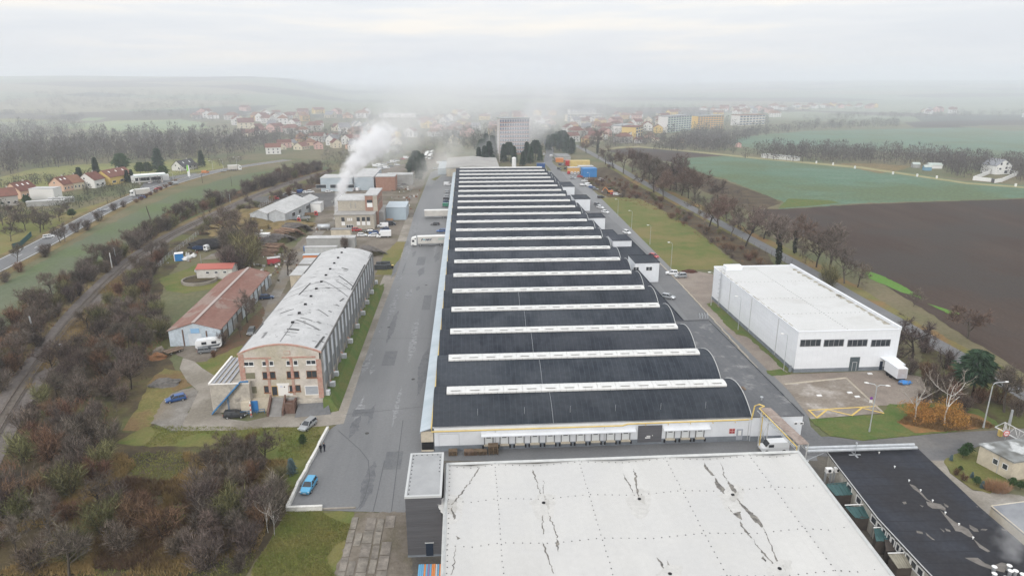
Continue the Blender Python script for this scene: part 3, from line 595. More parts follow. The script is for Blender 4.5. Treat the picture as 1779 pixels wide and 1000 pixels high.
for px, py in ((1286, 673), (1292, 674)): p = P(px, py, 5.2); mb = MB(); mb.box(p.x - .2, p.y - .7, 5.12, p.x + .25, p.y + .7, 5.3); mb.build('roof_timber', mat('old_timber', (.14, .1, .075), (.2, .15, .11), sc=1.5, rough=.9), an)
p = P(1323, 694, 5.2); mb = MB(); mb.cyl(p.x, p.y, 5.1, 5.7, .14, .14, 8); mb.cyl(p.x, p.y, 5.7, 5.85, .3, .3, 8); mb.build('vent_pipe', B_galv, an)
p = P(1224, 552, 5.2); mb = MB()
for i in range(4): mb.tube([(p.x - 1.2 + i * .7, p.y, 5.1), (p.x - 1.1 + i * .7, p.y + .5, 5.9), (p.x - 1 + i * .7, p.y + 1.4, 6.0), (p.x - .9 + i * .7, p.y + 1.9, 5.1)], .07, 4)
mb.build('roof_hoops', B_galv, an)
annex(HX1 + .02, 162.2, 55.6, 213, 4.2, 'narrow dark lean-to against the hall behind the wet grey annex', B_roof)
oa = annex(54.6, 213.6, 62.7, 223.5, 6.6, 'taller white office annex with two windows on its front', B_roof)
for p0, p1 in ((1103, 1110), (1125, 1133)): window(oa, onY(p0 - 3, 466, 213.6).x, onY(p1, 466, 213.6).x, 4.0, 5.4, 213.58, mull=1)
annex(HX1 + .02, 223.8, 62.5, 256, 5.0, 'flat grey roofed annex reaching back from the white office annex', B_roof)
bx = thing('roof_house', 'white plant box standing on the grey annex roof', 'plant room'); mb = MB(); mb.box(53.2, 242.5, 5.15, 60.2, 252, 7.4); mb.build('wall', B_wall, bx); mb = MB(); mb.box(53, 242.3, 7.4, 60.4, 252.2, 7.55); mb.build('roof', B_roof, bx)
for px, py, wd, ln, z in ((1040, 396, 6, 12, 4), ):
    p = P(px, py, z); annex(HX1 + .02, 257, 60, 275, 4.2, 'lower grey flat annex farther along the hall', B_roof)
for (x0, y0, x1, y1, z, l) in ((53.5, 296, 61, 306, 5.2, 'small white annex with dark flat roof beside the factory road'), (HX1 + .02, 276, 55.5, 340, 4.0, 'thin grey lean-to strip along the middle of the hall'), (54, 340, 62, 352, 6.0, 'white block annex with stepped dark roof, middle of the hall'),
                              (53, 385, 61, 402, 5.4, 'white annex with flat dark roof near the far end of the hall'), (HX1 + .02, 402.2, 56, 455, 4.2, 'far lean-to along the last bays of the hall')):
    annex(x0, y0, x1, y1, z, l, B_roof)
# hall beyond the far end, lower with pale grey roof
fh = thing('far_hall', 'wide low hall with pale grey roof behind the last skylights', 'hall'); y0 = 470
mb = MB(); mb.box(-14, 470, 0, 22, 530, 5.5); mb.build('wall', B_cream, fh)
mb = MB(); mb.loft([[(-14.4, 469.6, 5.5), (22.4, 469.6, 5.5), (22.4, 469.6, 6), (4, 469.6, 7.4), (-14.4, 469.6, 6)], [(-14.4, 530, 5.5), (22.4, 530, 5.5), (22.4, 530, 6), (4, 530, 7.4), (-14.4, 530, 6)]]); mb.build('roof', mat('pale_grey_roof', (.36, .35, .33), (.3, .29, .28), sc=.1, rough=.8), fh)
mb = MB(); mb.box(-20, 480, 0, -14.6, 520, 4.5); mb.build('side_shed', B_blue, fh)

# ================================================================== FOREGROUND WHITE FLAT ROOF
ZR = 8.5
fr_ = [P(776, 806, ZR), P(1387, 784, ZR)]; cR = P(1540, 985, ZR); cL = P(769, 1000, ZR)
def roofx(y): # right and left edges at y
    t = (fr_[1].y - y) / (fr_[1].y - cR.y); return cL.x + (fr_[0].x - cL.x) * (y - cL.y) / (fr_[0].y - cL.y), fr_[1].x + (cR.x - fr_[1].x) * t
COLS = [P(862, 830, ZR).x, P(1012, 820, ZR).x, P(1166, 815, ZR).x, P(1320, 815, ZR).x]
M_memb = mat('white_membrane', (.505, .498, .482), (.455, .448, .432), sc=.12, rough=.55, fine=1.2, fa=.03, st=(1, .2, 1), c3=(.46, .455, .445), sc3=.06, wave=(.62, (1, 0, 0), (.44, .435, .425), .025, .6))
wr = thing('flat_roof_hall', 'large foreground hall with dirty white membrane roof and dotted seams', 'hall')
Y0w, Y1w = fr_[0].y, 34.0
xl0, xr0 = roofx(Y0w); xl1, xr1 = roofx(Y1w)
def rz(x):
    xs = [xl0] + COLS + [xr0]
    for a, b in zip(xs, xs[1:]):
        if a - 5 <= x <= b: t = (x - a) / (b - a); return ZR - .55 * (1 - abs(2 * t - 1))
    return ZR
mb = MB(); xs = []
cc = [None] + COLS + [None]
for y in (Y0w, Y1w):
    a, b = roofx(y); q = [a] + COLS + [b]; row = []
    for i in range(len(q) - 1): row += [(q[i], y, ZR), ((q[i] + q[i + 1]) / 2, y, ZR - .45)]
    xs.append(row + [(b, y, ZR)])
n = len(xs[0])
mb.add(xs[0] + xs[1], [(i, n + i, n + i + 1, i + 1) for i in range(n - 1)]); mb.build('roof', M_memb, wr)
mb = MB(); mb.prism([(xl0, Y0w), (xr0, Y0w), (xr1, Y1w), (xl1, Y1w)], 0, ZR - .7); mb.build('wall', mat('pale_wall', (.5, .5, .48), (.42, .42, .4), sc=.4, rough=.8), wr)
mb = MB()
for a, b in (((xl0, Y0w), (xr0, Y0w)), ((xr0, Y0w), (xr1, Y1w)), ((xl0, Y0w), (xl1, Y1w))):
    mb.bar((*a, ZR + .02), (*b, ZR + .02), .42)
mb.build('parapet', mat('parapet_metal', (.5, .51, .5), (.42, .43, .43), sc=1, rough=.6), wr)
# fastener caps
cap = MB(); cap.box(-.11, -.11, 0, .11, .11, .06); dots = MB()
def rowdots(pts, step=1.05):
    for a, b in zip(pts, pts[1:]):
        n = max(1, int((b - a).length / step))
        for i in range(n):
            p = a.lerp(b, i / n); q = .125 + .03 * mnoise.noise(p); jx = .12 * mnoise.noise(p * 3)
            x = p.x + jx; zz_ = None
            xs_ = [roofx(p.y)[0]] + COLS + [roofx(p.y)[1]]
            for u, v_ in zip(xs_, xs_[1:]):
                if u <= x <= v_: t = (x - u) / (v_ - u); zz_ = ZR - .45 * (1 - abs(2 * t - 1))
            if zz_ is None: zz_ = ZR
            dots.box(x - q / 2, p.y - q / 2, zz_ - .02, x + q / 2, p.y + q / 2, zz_ + .05)
for c in COLS: rowdots([Vector((c, Y0w - .3, 0)), Vector((c, Y1w, 0))])
for off in (.5,):
    rowdots([Vector((xl0 + off, Y0w - .5, 0)), Vector((xl1 + off, Y1w, 0))]); rowdots([Vector((xl0 + .5, Y0w - .6, 0)), Vector((xr0 - .6, Y0w - .6, 0))])
for yy in (P(1012, 857, ZR).y, P(1012, 933, ZR).y, P(1012, 933, ZR).y - 8): a, b = roofx(yy); rowdots([Vector((a + .4, yy - .4, 0)), Vector((b - .4, yy, 0))])
dots.build('seam_fasteners', mat('fastener', (.1, .1, .1), rough=.7), wr, kind='stuff')
# dark repair strips and drain stains lying on the roof
M_stain = mat('bitumen_patch', (.085, .08, .078), (.25, .235, .21), sc=1.1, rough=.8, fine=2)
def patch(pts, name='tar_patch', dz=.012, m=M_stain, par=wr):
    mb = MB(); vs = []; base = [P(px, py, ZR - .2) for px, py in pts]; rag = []
    for a, b in zip(base, base[1:] + base[:1]):              # torn, uneven outline
        n = max(1, int((b - a).length / .3))
        for i in range(n): p = a.lerp(b, i / n); rag.append(p + Vector((mnoise.noise(p * 1.9), mnoise.noise(p * 1.9 + Vector((9, 0, 0))), 0)) * .3)
    for p in rag:
        a, b = roofx(p.y); xs_ = [a] + COLS + [b]; z = ZR
        for u, v_ in zip(xs_, xs_[1:]):
            if u <= p.x <= v_: t = (p.x - u) / (v_ - u); z = ZR - .45 * (1 - abs(2 * t - 1))
        vs.append((p.x, p.y, z + dz))
    mb.add(vs, [tuple(range(len(vs)))]); return mb.build(name, m, par)
def pz(x0, y0, s): return lambda p: (x0 + p[0] * s, y0 + p[1] * s)
T2 = pz(1080, 780, 320 / 1455.)
for pts in ([(648, 92), (735, 195), (720, 200), (680, 165), (655, 125)], [(742, 215), (790, 270), (840, 325), (870, 355), (850, 362), (800, 335), (760, 300), (738, 250)],
            [(775, 95), (800, 150), (835, 240), (880, 280), (908, 320), (880, 355), (862, 345), (845, 270), (800, 170)], [(876, 365), (905, 410), (945, 500), (948, 545), (910, 525), (860, 480), (843, 420), (858, 385)],
            [(895, 372), (950, 420), (1060, 520), (1120, 600), (1112, 608), (1040, 545), (975, 470), (930, 415)], [(938, 545), (965, 600), (1030, 690), (1020, 688), (945, 600)],
            [(1118, 605), (1150, 660), (1210, 810), (1255, 890), (1250, 915), (1215, 845), (1165, 710)], [(1030, 690), (1110, 785), (1220, 905), (1262, 935), (1320, 1000), (1300, 990), (1245, 945), (1190, 890), (1100, 790)], [(1105, 825), (1135, 862), (1140, 880), (1110, 850)],
            [(362, 860), (392, 910), (396, 965), (372, 940), (358, 890)], [(285, 840), (320, 880), (362, 962), (350, 955), (300, 885)], [(0, 175), (40, 225), (100, 330), (92, 325), (25, 220)], [(95, 140), (118, 200), (140, 385), (132, 380), (105, 215)]):
    patch([T2(p) for p in pts])
T1 = pz(780, 780, 300 / 1364.)
for pts in ([(22, 450), (40, 500), (58, 545), (42, 562), (28, 535)], [(60, 680), (82, 695), (70, 715), (54, 705)], [(115, 310), (22, 440), (30, 440), (122, 315)], [(236, 140), (116, 305), (124, 308), (242, 143)], [(845, 690), (875, 735), (858, 800), (850, 745)], [(742, 715), (760, 750), (825, 965), (815, 960), (750, 750)],
            [(655, 150), (735, 385), (742, 380), (662, 148)], [(742, 240), (752, 410), (758, 405), (748, 235)], [(735, 430), (738, 660), (745, 655), (742, 430)], [(760, 435), (815, 570), (855, 690), (862, 690), (822, 565)], [(62, 740), (20, 960), (14, 1000), (22, 1000), (30, 960)]):
    patch([T1(p) for p in pts], name='tar_line')
for q in (T1((748, 420)), T1((20, 445)), T2((140, 390)), T2((878, 357)), T2((1248, 940)), T2((382, 982))):
    p = P(*q, ZR - .35); mb = MB(); mb.cyl(p.x, p.y, ZR - .6, ZR - .3, .25, .25, 8); mb.build('roof_drain', B_dark, wr)
    for k, m_ in ((26, (.445, .437, .42)), (13, (.38, .37, .35))): patch([(q[0] + k * cos(a * .7854) * .8 + k * .25 * sin(a * 3), q[1] + k * sin(a * .7854) * (1.3 if a < 4 else .8)) for a in range(8)], 'dirt_stain', .004 + .003 * (k < 20), mat('roof_dirt%d' % k, m_, tuple(x * 1.1 for x in m_), sc=.6, rough=.8, fine=2, fa=.08))

# grey clad tower
tw = thing('clad_tower', 'tall dark grey clad stair tower at the left end of the white roof', 'tower')
tx0, tx1, ty0, ty1, tz = -9.35, -4.45, 82.0, 93.2, 10.0
mb = MB(); mb.box(tx0, ty0, .35, tx1, ty1, tz - .3)
for i in range(23): z = .5 + i * .39; mb.box(tx0 - .015, ty0 - .015, z, tx1 + .015, ty1 + .015, z + .36)
mb.build('cladding', mat('graphite_clad', (.085, .085, .093), (.105, .105, .113), sc=.6, rough=.5, st=(.2, .2, 3)), tw)
mb = MB(); mb.box(tx0 - .05, ty0 - .05, 0, tx1 + .05, ty1, .36); mb.build('plinth', B_plinth, tw)
mb = MB(); mb.box(tx0 + .2, ty0 + .2, tz - .25, tx1 - .2, ty1 - .2, tz - .1); mb.build('roof', mat('grey_membrane', (.33, .335, .34), (.28, .285, .29), sc=.3, rough=.6), tw)
mb = MB()
for q in ((tx0 - .1, ty0 - .1, tx1 + .1, ty0 + .22), (tx0 - .1, ty1 - .22, tx1 + .1, ty1 + .1), (tx0 - .1, ty0 + .22, tx0 + .22, ty1 - .22), (tx1 - .22, ty0 + .22, tx1 + .1, ty1 - .22)): mb.box(q[0], q[1], tz - .32, q[2], q[3], tz)
mb.build('parapet', B_flash, tw)
mb = MB()
for i in range(11): mb.box(tx0 + .35, ty0 + .6 + i, tz - .3, tx0 + .5, ty0 + .75 + i, tz - .05)
for i in range(5): mb.box(tx0 + .8 + i * .8, ty1 - .5, tz - .3, tx0 + .95 + i * .8, ty1 - .36, tz - .05); mb.box(tx1 - .5, ty0 + 6 + i, tz - .3, tx1 - .36, ty0 + 6.15 + i, tz - .05)
mb.build('fasteners', B_dark, tw, kind='stuff')
a, b = onY(740, 950, ty0).x, onY(752.5, 950, ty0).x
mb = MB(); mb.box(a, ty0 - .08, .2, b, ty0, 2.3); d = mb.build('door', mat('navy_door', (.02, .03, .05), rough=.4), tw); mb = MB(); mb.box(a - .12, ty0 - .12, 2.3, b + .12, ty0, 2.42); mb.build('lintel', B_flash, d)
# striped stack of painted planks behind the tower
ps = thing('plank_stack', 'stack of blue and orange striped boards on the ground below the grey tower', 'boards', (P(727, 985, 1).x, 79.2, 0))
rs = random.Random(5); cl = [mat('board_blue', (.16, .4, .62), rough=.5), mat('board_orange', (.75, .28, .1), rough=.5), mat('board_violet', (.3, .2, .35), rough=.5), mat('board_white', (.6, .62, .65), rough=.5)]
for i in range(15):
    mb = MB(); mb.box(i * .26, -6, .6 + rs.random() * .06, i * .26 + .22, 0, .95 + rs.random() * .1); mb.build('board', cl[0 if i < 2 else rs.choice((0, 1, 1, 2, 3, 0))], ps)
mb = MB(); mb.box(0, -6, 0, 3.9, -.05, .6); mb.build('pallet', mat('old_timber', (.14, .1, .075)), ps)
# ================================================================== WHITE HALL ON THE RIGHT
rh = thing('white_hall', 'big windowless white clad hall with flat roof right of the factory', 'hall')
rx0, rx1, ry0, ry1, rzt = 74.2, 98.2, 140.0, 195.0, 10.0
M_clad = mat('white_cladding', (.74, .76, .79), (.69, .71, .74), sc=.2, rough=.5, st=(.3, .3, 2), fine=.8, fa=.03, wave=(.83, (1, 1, 0), (.56, .58, .61), .035, .5))
mb = MB(); mb.box(rx0, ry0, .9, rx1, ry1, rzt - .05)
for i in range(9): z = 1.0 + i; mb.box(rx0 - .02, ry0 - .02, z, rx1 + .02, ry1 + .02, z + .94)
mb.build('wall', M_clad, rh)
mb = MB(); mb.box(rx0 - .06, ry0 - .06, 0, rx1 + .06, ry1 + .06, .92); mb.build('plinth', B_plinth, rh)
dsr = MB(); dsr.tube([(0, 0, .3), (0, 0, 9.6)], .07, 6); dsr = dsr.mesh('downpipe', B_flash)
for y in (150, 166, 181): obj('downpipe', dsr, rh, (rx0 - .1, y, 0))
mb = MB(); mb.box(rx0 + .05, ry0 + .2, rzt - .05, rx1 - .4, ry1 - .2, rzt + .04)
M_rroof = mat('white_roof_sheet', (.52, .52, .515), (.49, .49, .48), sc=.1, rough=.55, fine=1, fa=.03, c3=(.43, .425, .41), sc3=.12, lo3=.56, hi3=.75, wave=(.5, (0, 1, 0), (.45, .445, .44), .03, .6))
mb.build('roof', M_rroof, rh)
mb = MB(); mb.box(rx1 - .4, ry0 - .1, rzt - .1, rx1 + .1, ry1 + .1, rzt + .7); mb.box(rx0 - .1, ry0 - .1, rzt - .1, rx1 - .4, ry0 + .2, rzt + .12); mb.box(rx0 - .1, ry1 - .2, rzt - .1, rx1 - .4, ry1 + .1, rzt + .35); mb.box(rx0 - .12, ry0 + .2, rzt - .1, rx0 + .05, ry1 - .2, rzt + .07)
mb.build('parapet', M_clad, rh)
mb = MB()
for x in (82.2, 90.2):
    pass
for i in range(50): mb.box(86 - .08, ry0 + .8 + i * 1.08, rzt + .04, 86.1, ry0 + .95 + i * 1.08, rzt + .09)
for yy in (152, 164, 179):
    for i in range(20): mb.box(75 + i * 1.12, yy - .08, rzt + .04, 75.14 + i * 1.12, yy + .07, rzt + .09)
mb.build('seam_fasteners', mat('fastener'   , (.06, .06, .06)), rh, kind='stuff')
mb = MB()
rs = random.Random(11)
for i in range(16):
    y = ry0 + 3 + i * 3.1 + rs.random(); ln = rs.uniform(1.5, 3.0); mb.quad((rx1 - 1.5 - rs.random() * .6, y, rzt + .05), (rx1 - .45, y - .3, rzt + .05), (rx1 - .45, y + ln, rzt + .05), (rx1 - 1.0 - rs.random() * .5, y + ln, rzt + .05)); mb.quad((rx0 + .1, y, rzt + .05), (rx0 + .3 + rs.random() * .25, y + .2, rzt + .05), (rx0 + .35 + rs.random() * .2, y + ln, rzt + .05), (rx0 + .1, y + ln, rzt + .05))
mb.build('moss_edge', mat('moss_dirt', (.24, .22, .17), (.4, .38, .33), sc=.8, rough=.9, fine=2), rh, kind='stuff')
mb = MB(); p = onY(1260, 460, ry1 - 3); mb.box(p.x, ry1 - 4, rzt, p.x + 5, ry1 - 1.5, rzt + 1.3); mb.build('roof_unit', M_clad, rh)
for a, b in ((1389, 1427), (1430, 1467), (1471, 1508), (1512, 1548)):
    pa, pb = onY(a, 602, ry0), onY(b, 588, ry0); window(rh, pa.x, pb.x, pa.z, pa.z + 1.75, ry0 - .02, frw=.12, mull=3, fr=mat('dark_frame', (.25, .26, .27), rough=.5), t=.04)
pa, pb = onY(1474, 641, ry0), onY(1495, 620, ry0)
mb = MB(); mb.box(pa.x, ry0 - .08, .1, pb.x - .1, ry0, 3.5); d = mb.build('gate', mat('slate_gate', (.07, .09, .1), (.09, .11, .12), sc=.5, rough=.5), rh)
mb = MB(); m_ = (pa.x + pb.x) / 2; mb.box(m_ - .55, ry0 - .12, .1, m_ - .45, ry0 - .07, 2.3); mb.box(m_ + .45, ry0 - .12, .1, m_ + .55, ry0 - .07, 2.3); mb.box(m_ - .45, ry0 - .12, 2.2, m_ + .45, ry0 - .07, 2.3); mb.build('wicket_door', B_flash, d)
pa, pb = onY(1526.5, 641, ry0), onY(1534, 628, ry0)
mb = MB(); mb.box(pa.x, ry0 - .07, .1, pb.x, ry0, 2.3); mb.build('door', mat('navy_door', (.02, .03, .05)), rh)
mb = MB(); x = pa.x - .2; mb.add([(x, ry0, 3.3), (x + 3.8, ry0, 3.3), (x + 4.2, ry0 - 3.2, 2.75), (x + .9, ry0 - 3.2, 2.75)], [(0, 3, 2, 1)]); mb.box(x + .9, ry0 - 3.25, 2.5, x + 4.2, ry0 - 3.15, 2.78); mb.tube([(x + 1, ry0 - 3.1, 0), (x + 1, ry0 - 3.1, 2.6)], .06, 5); mb.build('door_canopy', M_clad, rh)
mb = MB(); yl = P(1258, 530).y + 4; yl = 188
for s in (-.3, .3): mb.tube([(rx0 - .35, yl + s, .5), (rx0 - .35, yl + s, rzt + 1.1), (rx0 + .6, yl + s, rzt + 1.1), (rx0 + .6, yl + s, rzt)], .05, 4)
for i in range(26): mb.box(rx0 - .38, yl - .3, .7 + i * .38, rx0 - .32, yl + .3, .74 + i * .38)
for i in range(6): mb.tube([(rx0 - .35, yl - .3, 2.6 + i * 1.4), (rx0 - .95, yl - .3, 2.6 + i * 1.4), (rx0 - .95, yl + .3, 2.6 + i * 1.4), (rx0 - .35, yl + .3, 2.6 + i * 1.4)], .04, 4)
mb.build('ladder', B_galv, rh)
mb = MB(); mb.box(73.2, 140.2, 0, 73.7, 140.6, 1.6); tag(mb.build('meter_box', B_plinth), 'grey meter post at the front left corner of the white hall', 'meter box')
# trailer by the hall
p1, p3 = P(1557, 664), P(1535, 648); p2 = p1 + Vector((2.2, .1, 0)); TL = (p3 - p1).length; tr = thing('box_trailer', 'white box trailer parked against the right corner of the white hall', 'trailer', ((p1 + p2) / 2).to_tuple(), math.atan2(p1.x - p3.x, p3.y - p1.y))
mb = MB(); mb.box(-1.15, -.0, .9, 1.15, TL, 3.3); mb.build('body', M_clad, tr)
mb = MB(); mb.box(-1.0, .2, .55, 1.0, TL - .2, .9); mb.build('chassis', B_dark, tr)
for y in (TL - 2.6, TL - 1.4):
    for s in (-1.0, 1.0): mb = MB(); mb.tube([(s - .14, y, .5), (s + .14, y, .5)], .5, 10); mb.build('wheel', B_dark, tr)
mb = MB(); mb.box(-1.05, -.04, 1.0, 1.05, 0, 3.2); mb.box(.1, -.07, 1.9, .8, -.03, 2.4); mb.build('end_door', mat('trailer_end', (.55, .56, .57), (.46, .42, .42), sc=1, rough=.5), tr)
tp = MB(); tp.blob((0, 0, .35), (1.5, .8, .55), 3, .5, 12, 7)
tag(tp.build('blue_tarpaulin', mat('blue_tarp', (.05, .22, .55), (.1, .09, .09), sc=.9, rough=.5, lo=.5, hi=.6), loc=P(1571, 667), smooth=True), 'crumpled blue tarpaulin over timber in front of the white trailer', 'tarpaulin')

# ================================================================== PIPE BRIDGE
pb_ = thing('pipe_bridge', 'sloping pipe bridge with rusty brown deck and yellow gas pipe between the two halls', 'pipe bridge')
A, B_ = P(1330, 708, 7.6), P(1397, 771, 7.6)
d = (B_ - A).normalized(); nn = Vector((-d.y, d.x, 0)); L_ = (B_ - A).length
deck_m = mat('rusty_sheet', (.24, .19, .165), (.32, .27, .24), sc=.8, rough=.85, fine=2)
for i in range(9):
    a, b = A + d * (L_ * i / 9), A + d * (L_ * (i + .97) / 9); mb = MB(); h = Vector((0, 0, .03 * (i % 2)))
    mb.add([a - nn * .95 + h, a + nn * .95 + h, b + nn * .95 + h, b - nn * .95 + h] + [q - Vector((0, 0, .1)) for q in (a - nn * .95, a + nn * .95, b + nn * .95, b - nn * .95)], [(0, 1, 2, 3), (7, 6, 5, 4), (0, 4, 5, 1), (1, 5, 6, 2), (2, 6, 7, 3), (3, 7, 4, 0)]); mb.build('deck_sheet', deck_m, pb_)
mb = MB()
for s in (-.8, .8):
    lo = Vector((0, 0, -1.4)); hi = Vector((0, 0, -.15)); q = nn * s
    mb.bar(A + q + hi, B_ + q + hi, .12); mb.bar(A + q + lo, B_ + q + lo, .12)
    for i in range(8): a, b = A + d * (L_ * i / 8), A + d * (L_ * (i + 1) / 8); mb.bar(a + q + lo, b + q + hi, .08); mb.bar(b + q + lo, b + q + hi, .08)
for t in (.02, .98):
    c = A + d * L_ * t
    for s in (-.8, .8): mb.bar(Vector((c.x, c.y, 0)) + nn * s, c + nn * s, .14)
    mb.bar(Vector((c.x, c.y, .2)) - nn * .8, c + nn * .8 - Vector((0, 0, 3)), .1); mb.bar(Vector((c.x, c.y, .2)) + nn * .8, c - nn * .8 - Vector((0, 0, 3)), .1)
mb.build('truss', mat('white_steel', (.6, .61, .6), (.45, .45, .44), sc=1.5, rough=.5), pb_)
mb = MB(); nn = -nn; mb.tube([Vector((53.4, HY0 - 1, 7.6)), A + nn * 1.2, B_ + nn * 1.2 + Vector((0, 0, -.4)), B_ + nn * 1.2 + Vector((0, 0, -3))], .11, 6); c = A + d * 1.5 + nn * 1.2; mb.tube([c, Vector((c.x, c.y, .3))], .1, 5); mb.build('gas_pipe', B_pipe, pb_)
mb = MB(); mb.tube([A + nn * 1.5 - Vector((0, 0, .5)), B_ + nn * 1.5 - Vector((0, 0, .4))], .09, 5); mb.build('insulated_pipe', B_galv, pb_)
# insulated heating main behind the dark roof
mb = MB(); a, b = P(1398, 778, 5), P(1588, 772, 5); mb.tube([a, b], .3, 8); mb.tube([a + Vector((0, -.8, -.1)), b + Vector((0, -.8, -.1))], .28, 8)
tag(mb.build('heating_main', B_galv), 'shiny insulated heating pipes along the back edge of the dark roof', 'pipes')

# ================================================================== DARK ROOFED LOW BUILDING
ZD = 4.2
dpts = [P(1436, 783, ZD), P(1590, 774, ZD), P(1702, 880, ZD), P(1830, 990, ZD), P(1900, 1080, ZD), P(1710, 1090, ZD), P(1608, 988, ZD), P(1526, 900, ZD)]
dk = thing('dark_roof_building', 'low building with patched dark bitumen roof at the lower right', 'building')
M_bit = mat('patched_bitumen', (.027, .03, .039), (.04, .043, .053), sc=.3, rough=.85, st=(1, .2, 1), fine=1.5, spec=.1, wave=(.45, (.04, 1, 0), (.024, .026, .03), .1, .7), c3=(.03, .03, .034), sc3=.08)
mb = MB(); mb.prism([(p.x, p.y) for p in dpts], ZD - .35, ZD); mb.build('roof', M_bit, dk)
mb = MB(); cx = sum(p.x for p in dpts) / 8; cy = sum(p.y for p in dpts) / 8; mb.prism([(cx + (p.x - cx) * .965, cy + (p.y - cy) * .985) for p in dpts], 0, ZD - .34); mb.build('wall', mat('dirty_plaster', (.5, .48, .43), (.36, .34, .3), sc=.6, rough=.9, fine=2), dk)
le = [dpts[0], dpts[7], dpts[6], dpts[5]]
mb = MB(); mb.tube([p + Vector((-.05, 0, .02)) for p in le], .1, 4); mb.build('roof_edge', B_flash, dk)
# windows along its left side
seg_a, seg_b = dpts[7], dpts[6]
def leftwall(t): return le[0].lerp(le[1], t * 2.2) if t < .4545 else le[1].lerp(le[2], (t - .4545) / .5455)
for t in (.22, .3, .42, .47, .53, .58, .64, .69, .75, .8, .88, .94):
    q = leftwall(t); xo = cx + (q.x - cx) * .965
    w_ = window(dk, q.y - .75, q.y + .75, 2.2, 3.5, xo - .02, 'x', -1, fr=B_frame, mull=0, frw=.14)
def roofpatch(par, pts, z, m, name='patch', dz=.01):
    mb = MB(); vs = [P(*p, z) for p in pts]; mb.add([(v.x, v.y, z + dz) for v in vs], [tuple(range(len(vs)))]); return mb.build(name, m, par)
M_silt = mat('dried_silt', (.19, .175, .16), (.13, .12, .11), sc=.7, rough=.9, fine=2)
T4 = pz(1580, 840, 199 / 1244.)
for pts in ([(0, 0), (60, 20), (120, 80), (200, 170), (250, 190), (230, 195), (180, 170), (100, 90), (40, 50)], [(180, 190), (250, 200), (340, 220), (390, 260), (395, 295), (330, 270), (250, 265), (200, 235)], [(370, 205), (425, 240), (420, 258), (385, 240)], [(330, 280), (380, 320), (480, 400), (560, 450), (640, 490), (690, 560), (700, 590), (640, 570), (560, 520), (500, 510), (470, 460), (400, 370)],
            [(650, 440), (740, 490), (755, 520), (700, 515), (655, 480)], [(690, 590), (760, 650), (880, 730), (850, 740), (760, 690)], [(75, 505), (140, 520), (150, 545), (80, 530)], [(175, 525), (240, 580), (280, 610), (250, 605), (190, 560)], [(330, 480), (380, 510), (375, 525)], [(385, 480), (440, 500), (450, 520), (400, 510)], [(790, 485), (850, 490), (830, 505), (770, 500)], [(1000, 480), (1060, 500), (1060, 515), (1000, 500)], [(-80, 195), (-40, 190), (-30, 215), (-60, 220)],
            [(110, 225), (155, 240), (140, 252)], [(720, 240), (750, 245), (740, 255)], [(600, 800), (740, 800), (820, 860), (900, 890), (1000, 850), (1080, 870), (1030, 960), (900, 930), (760, 880)]):
    roofpatch(dk, [T4(p) for p in pts], ZD, M_silt, 'silt_patch', .008)
vp = MB(); vp.cyl(0, 0, 0, .25, .07, .07, 6); vp.cyl(0, 0, .25, .33, .14, .14, 6); vp_me = vp.mesh('vent_pipe', B_frame)
for px, py in ((1527, 787.5), (1554, 812), (1579, 836), (1599, 853), (1620, 871), (1642, 892), (1665.5, 912), (1690, 935.5)): q = P(px, py, ZD); obj('vent_pipe', vp_me, dk, (q.x, q.y, ZD))
q = P(1485, 790, ZD); mb = MB(); mb.tube([(q.x, q.y, ZD), (q.x, q.y, ZD + 2.2)], .05, 5); mb.box(q.x - 1.0, q.y - .12, ZD + .02, q.x + 1.0, q.y + .12, ZD + .12); mb.box(q.x - .12, q.y - .9, ZD + .02, q.x + .12, q.y + .9, ZD + .12); mb.cyl(q.x, q.y, ZD + 2.1, ZD + 2.35, .18, .18, 6); mb.build('aerial_mast', B_galv, dk)
# round cowls with white discs, bottom right corner
cw = MB(); cw.cyl(0, 0, 0, .75, .22, .22, 10, 1); cw.tube([(0, 0, .8), (0, 0, .86), (0, 0, .92)], [.34, .3, .08], 12, 0)
cw_me = cw.mesh('vent_cowl', [B_frame, B_galv])
for i, (px, py) in enumerate(((1728, 983), (1754, 981), (1765, 990), (1777, 996), (1728, 995), (1748, 1002), (1756, 990), (1762, 1004), (1738, 1008))):
    q = P(px, py, ZD + .85); o = obj('vent_cowl', cw_me, None, (q.x, q.y, ZD)); tag(o, ['round white vent cowl, leftmost and farthest back of the cluster on the dark roof', 'white disc vent cowl right of the steam at the dark roof corner', 'white vent cowl in the middle of the cluster by the steam', 'rightmost white vent cowl at the photo edge', 'low white vent cowl at the left front of the cluster', 'white vent cowl at the bottom edge of the picture', 'small white vent cowl between two larger discs', 'white vent cowl partly cut by the bottom frame', 'white vent cowl nearest the lower left of the cluster'][i], 'vent cowl', 'vent cowls on the dark roof')
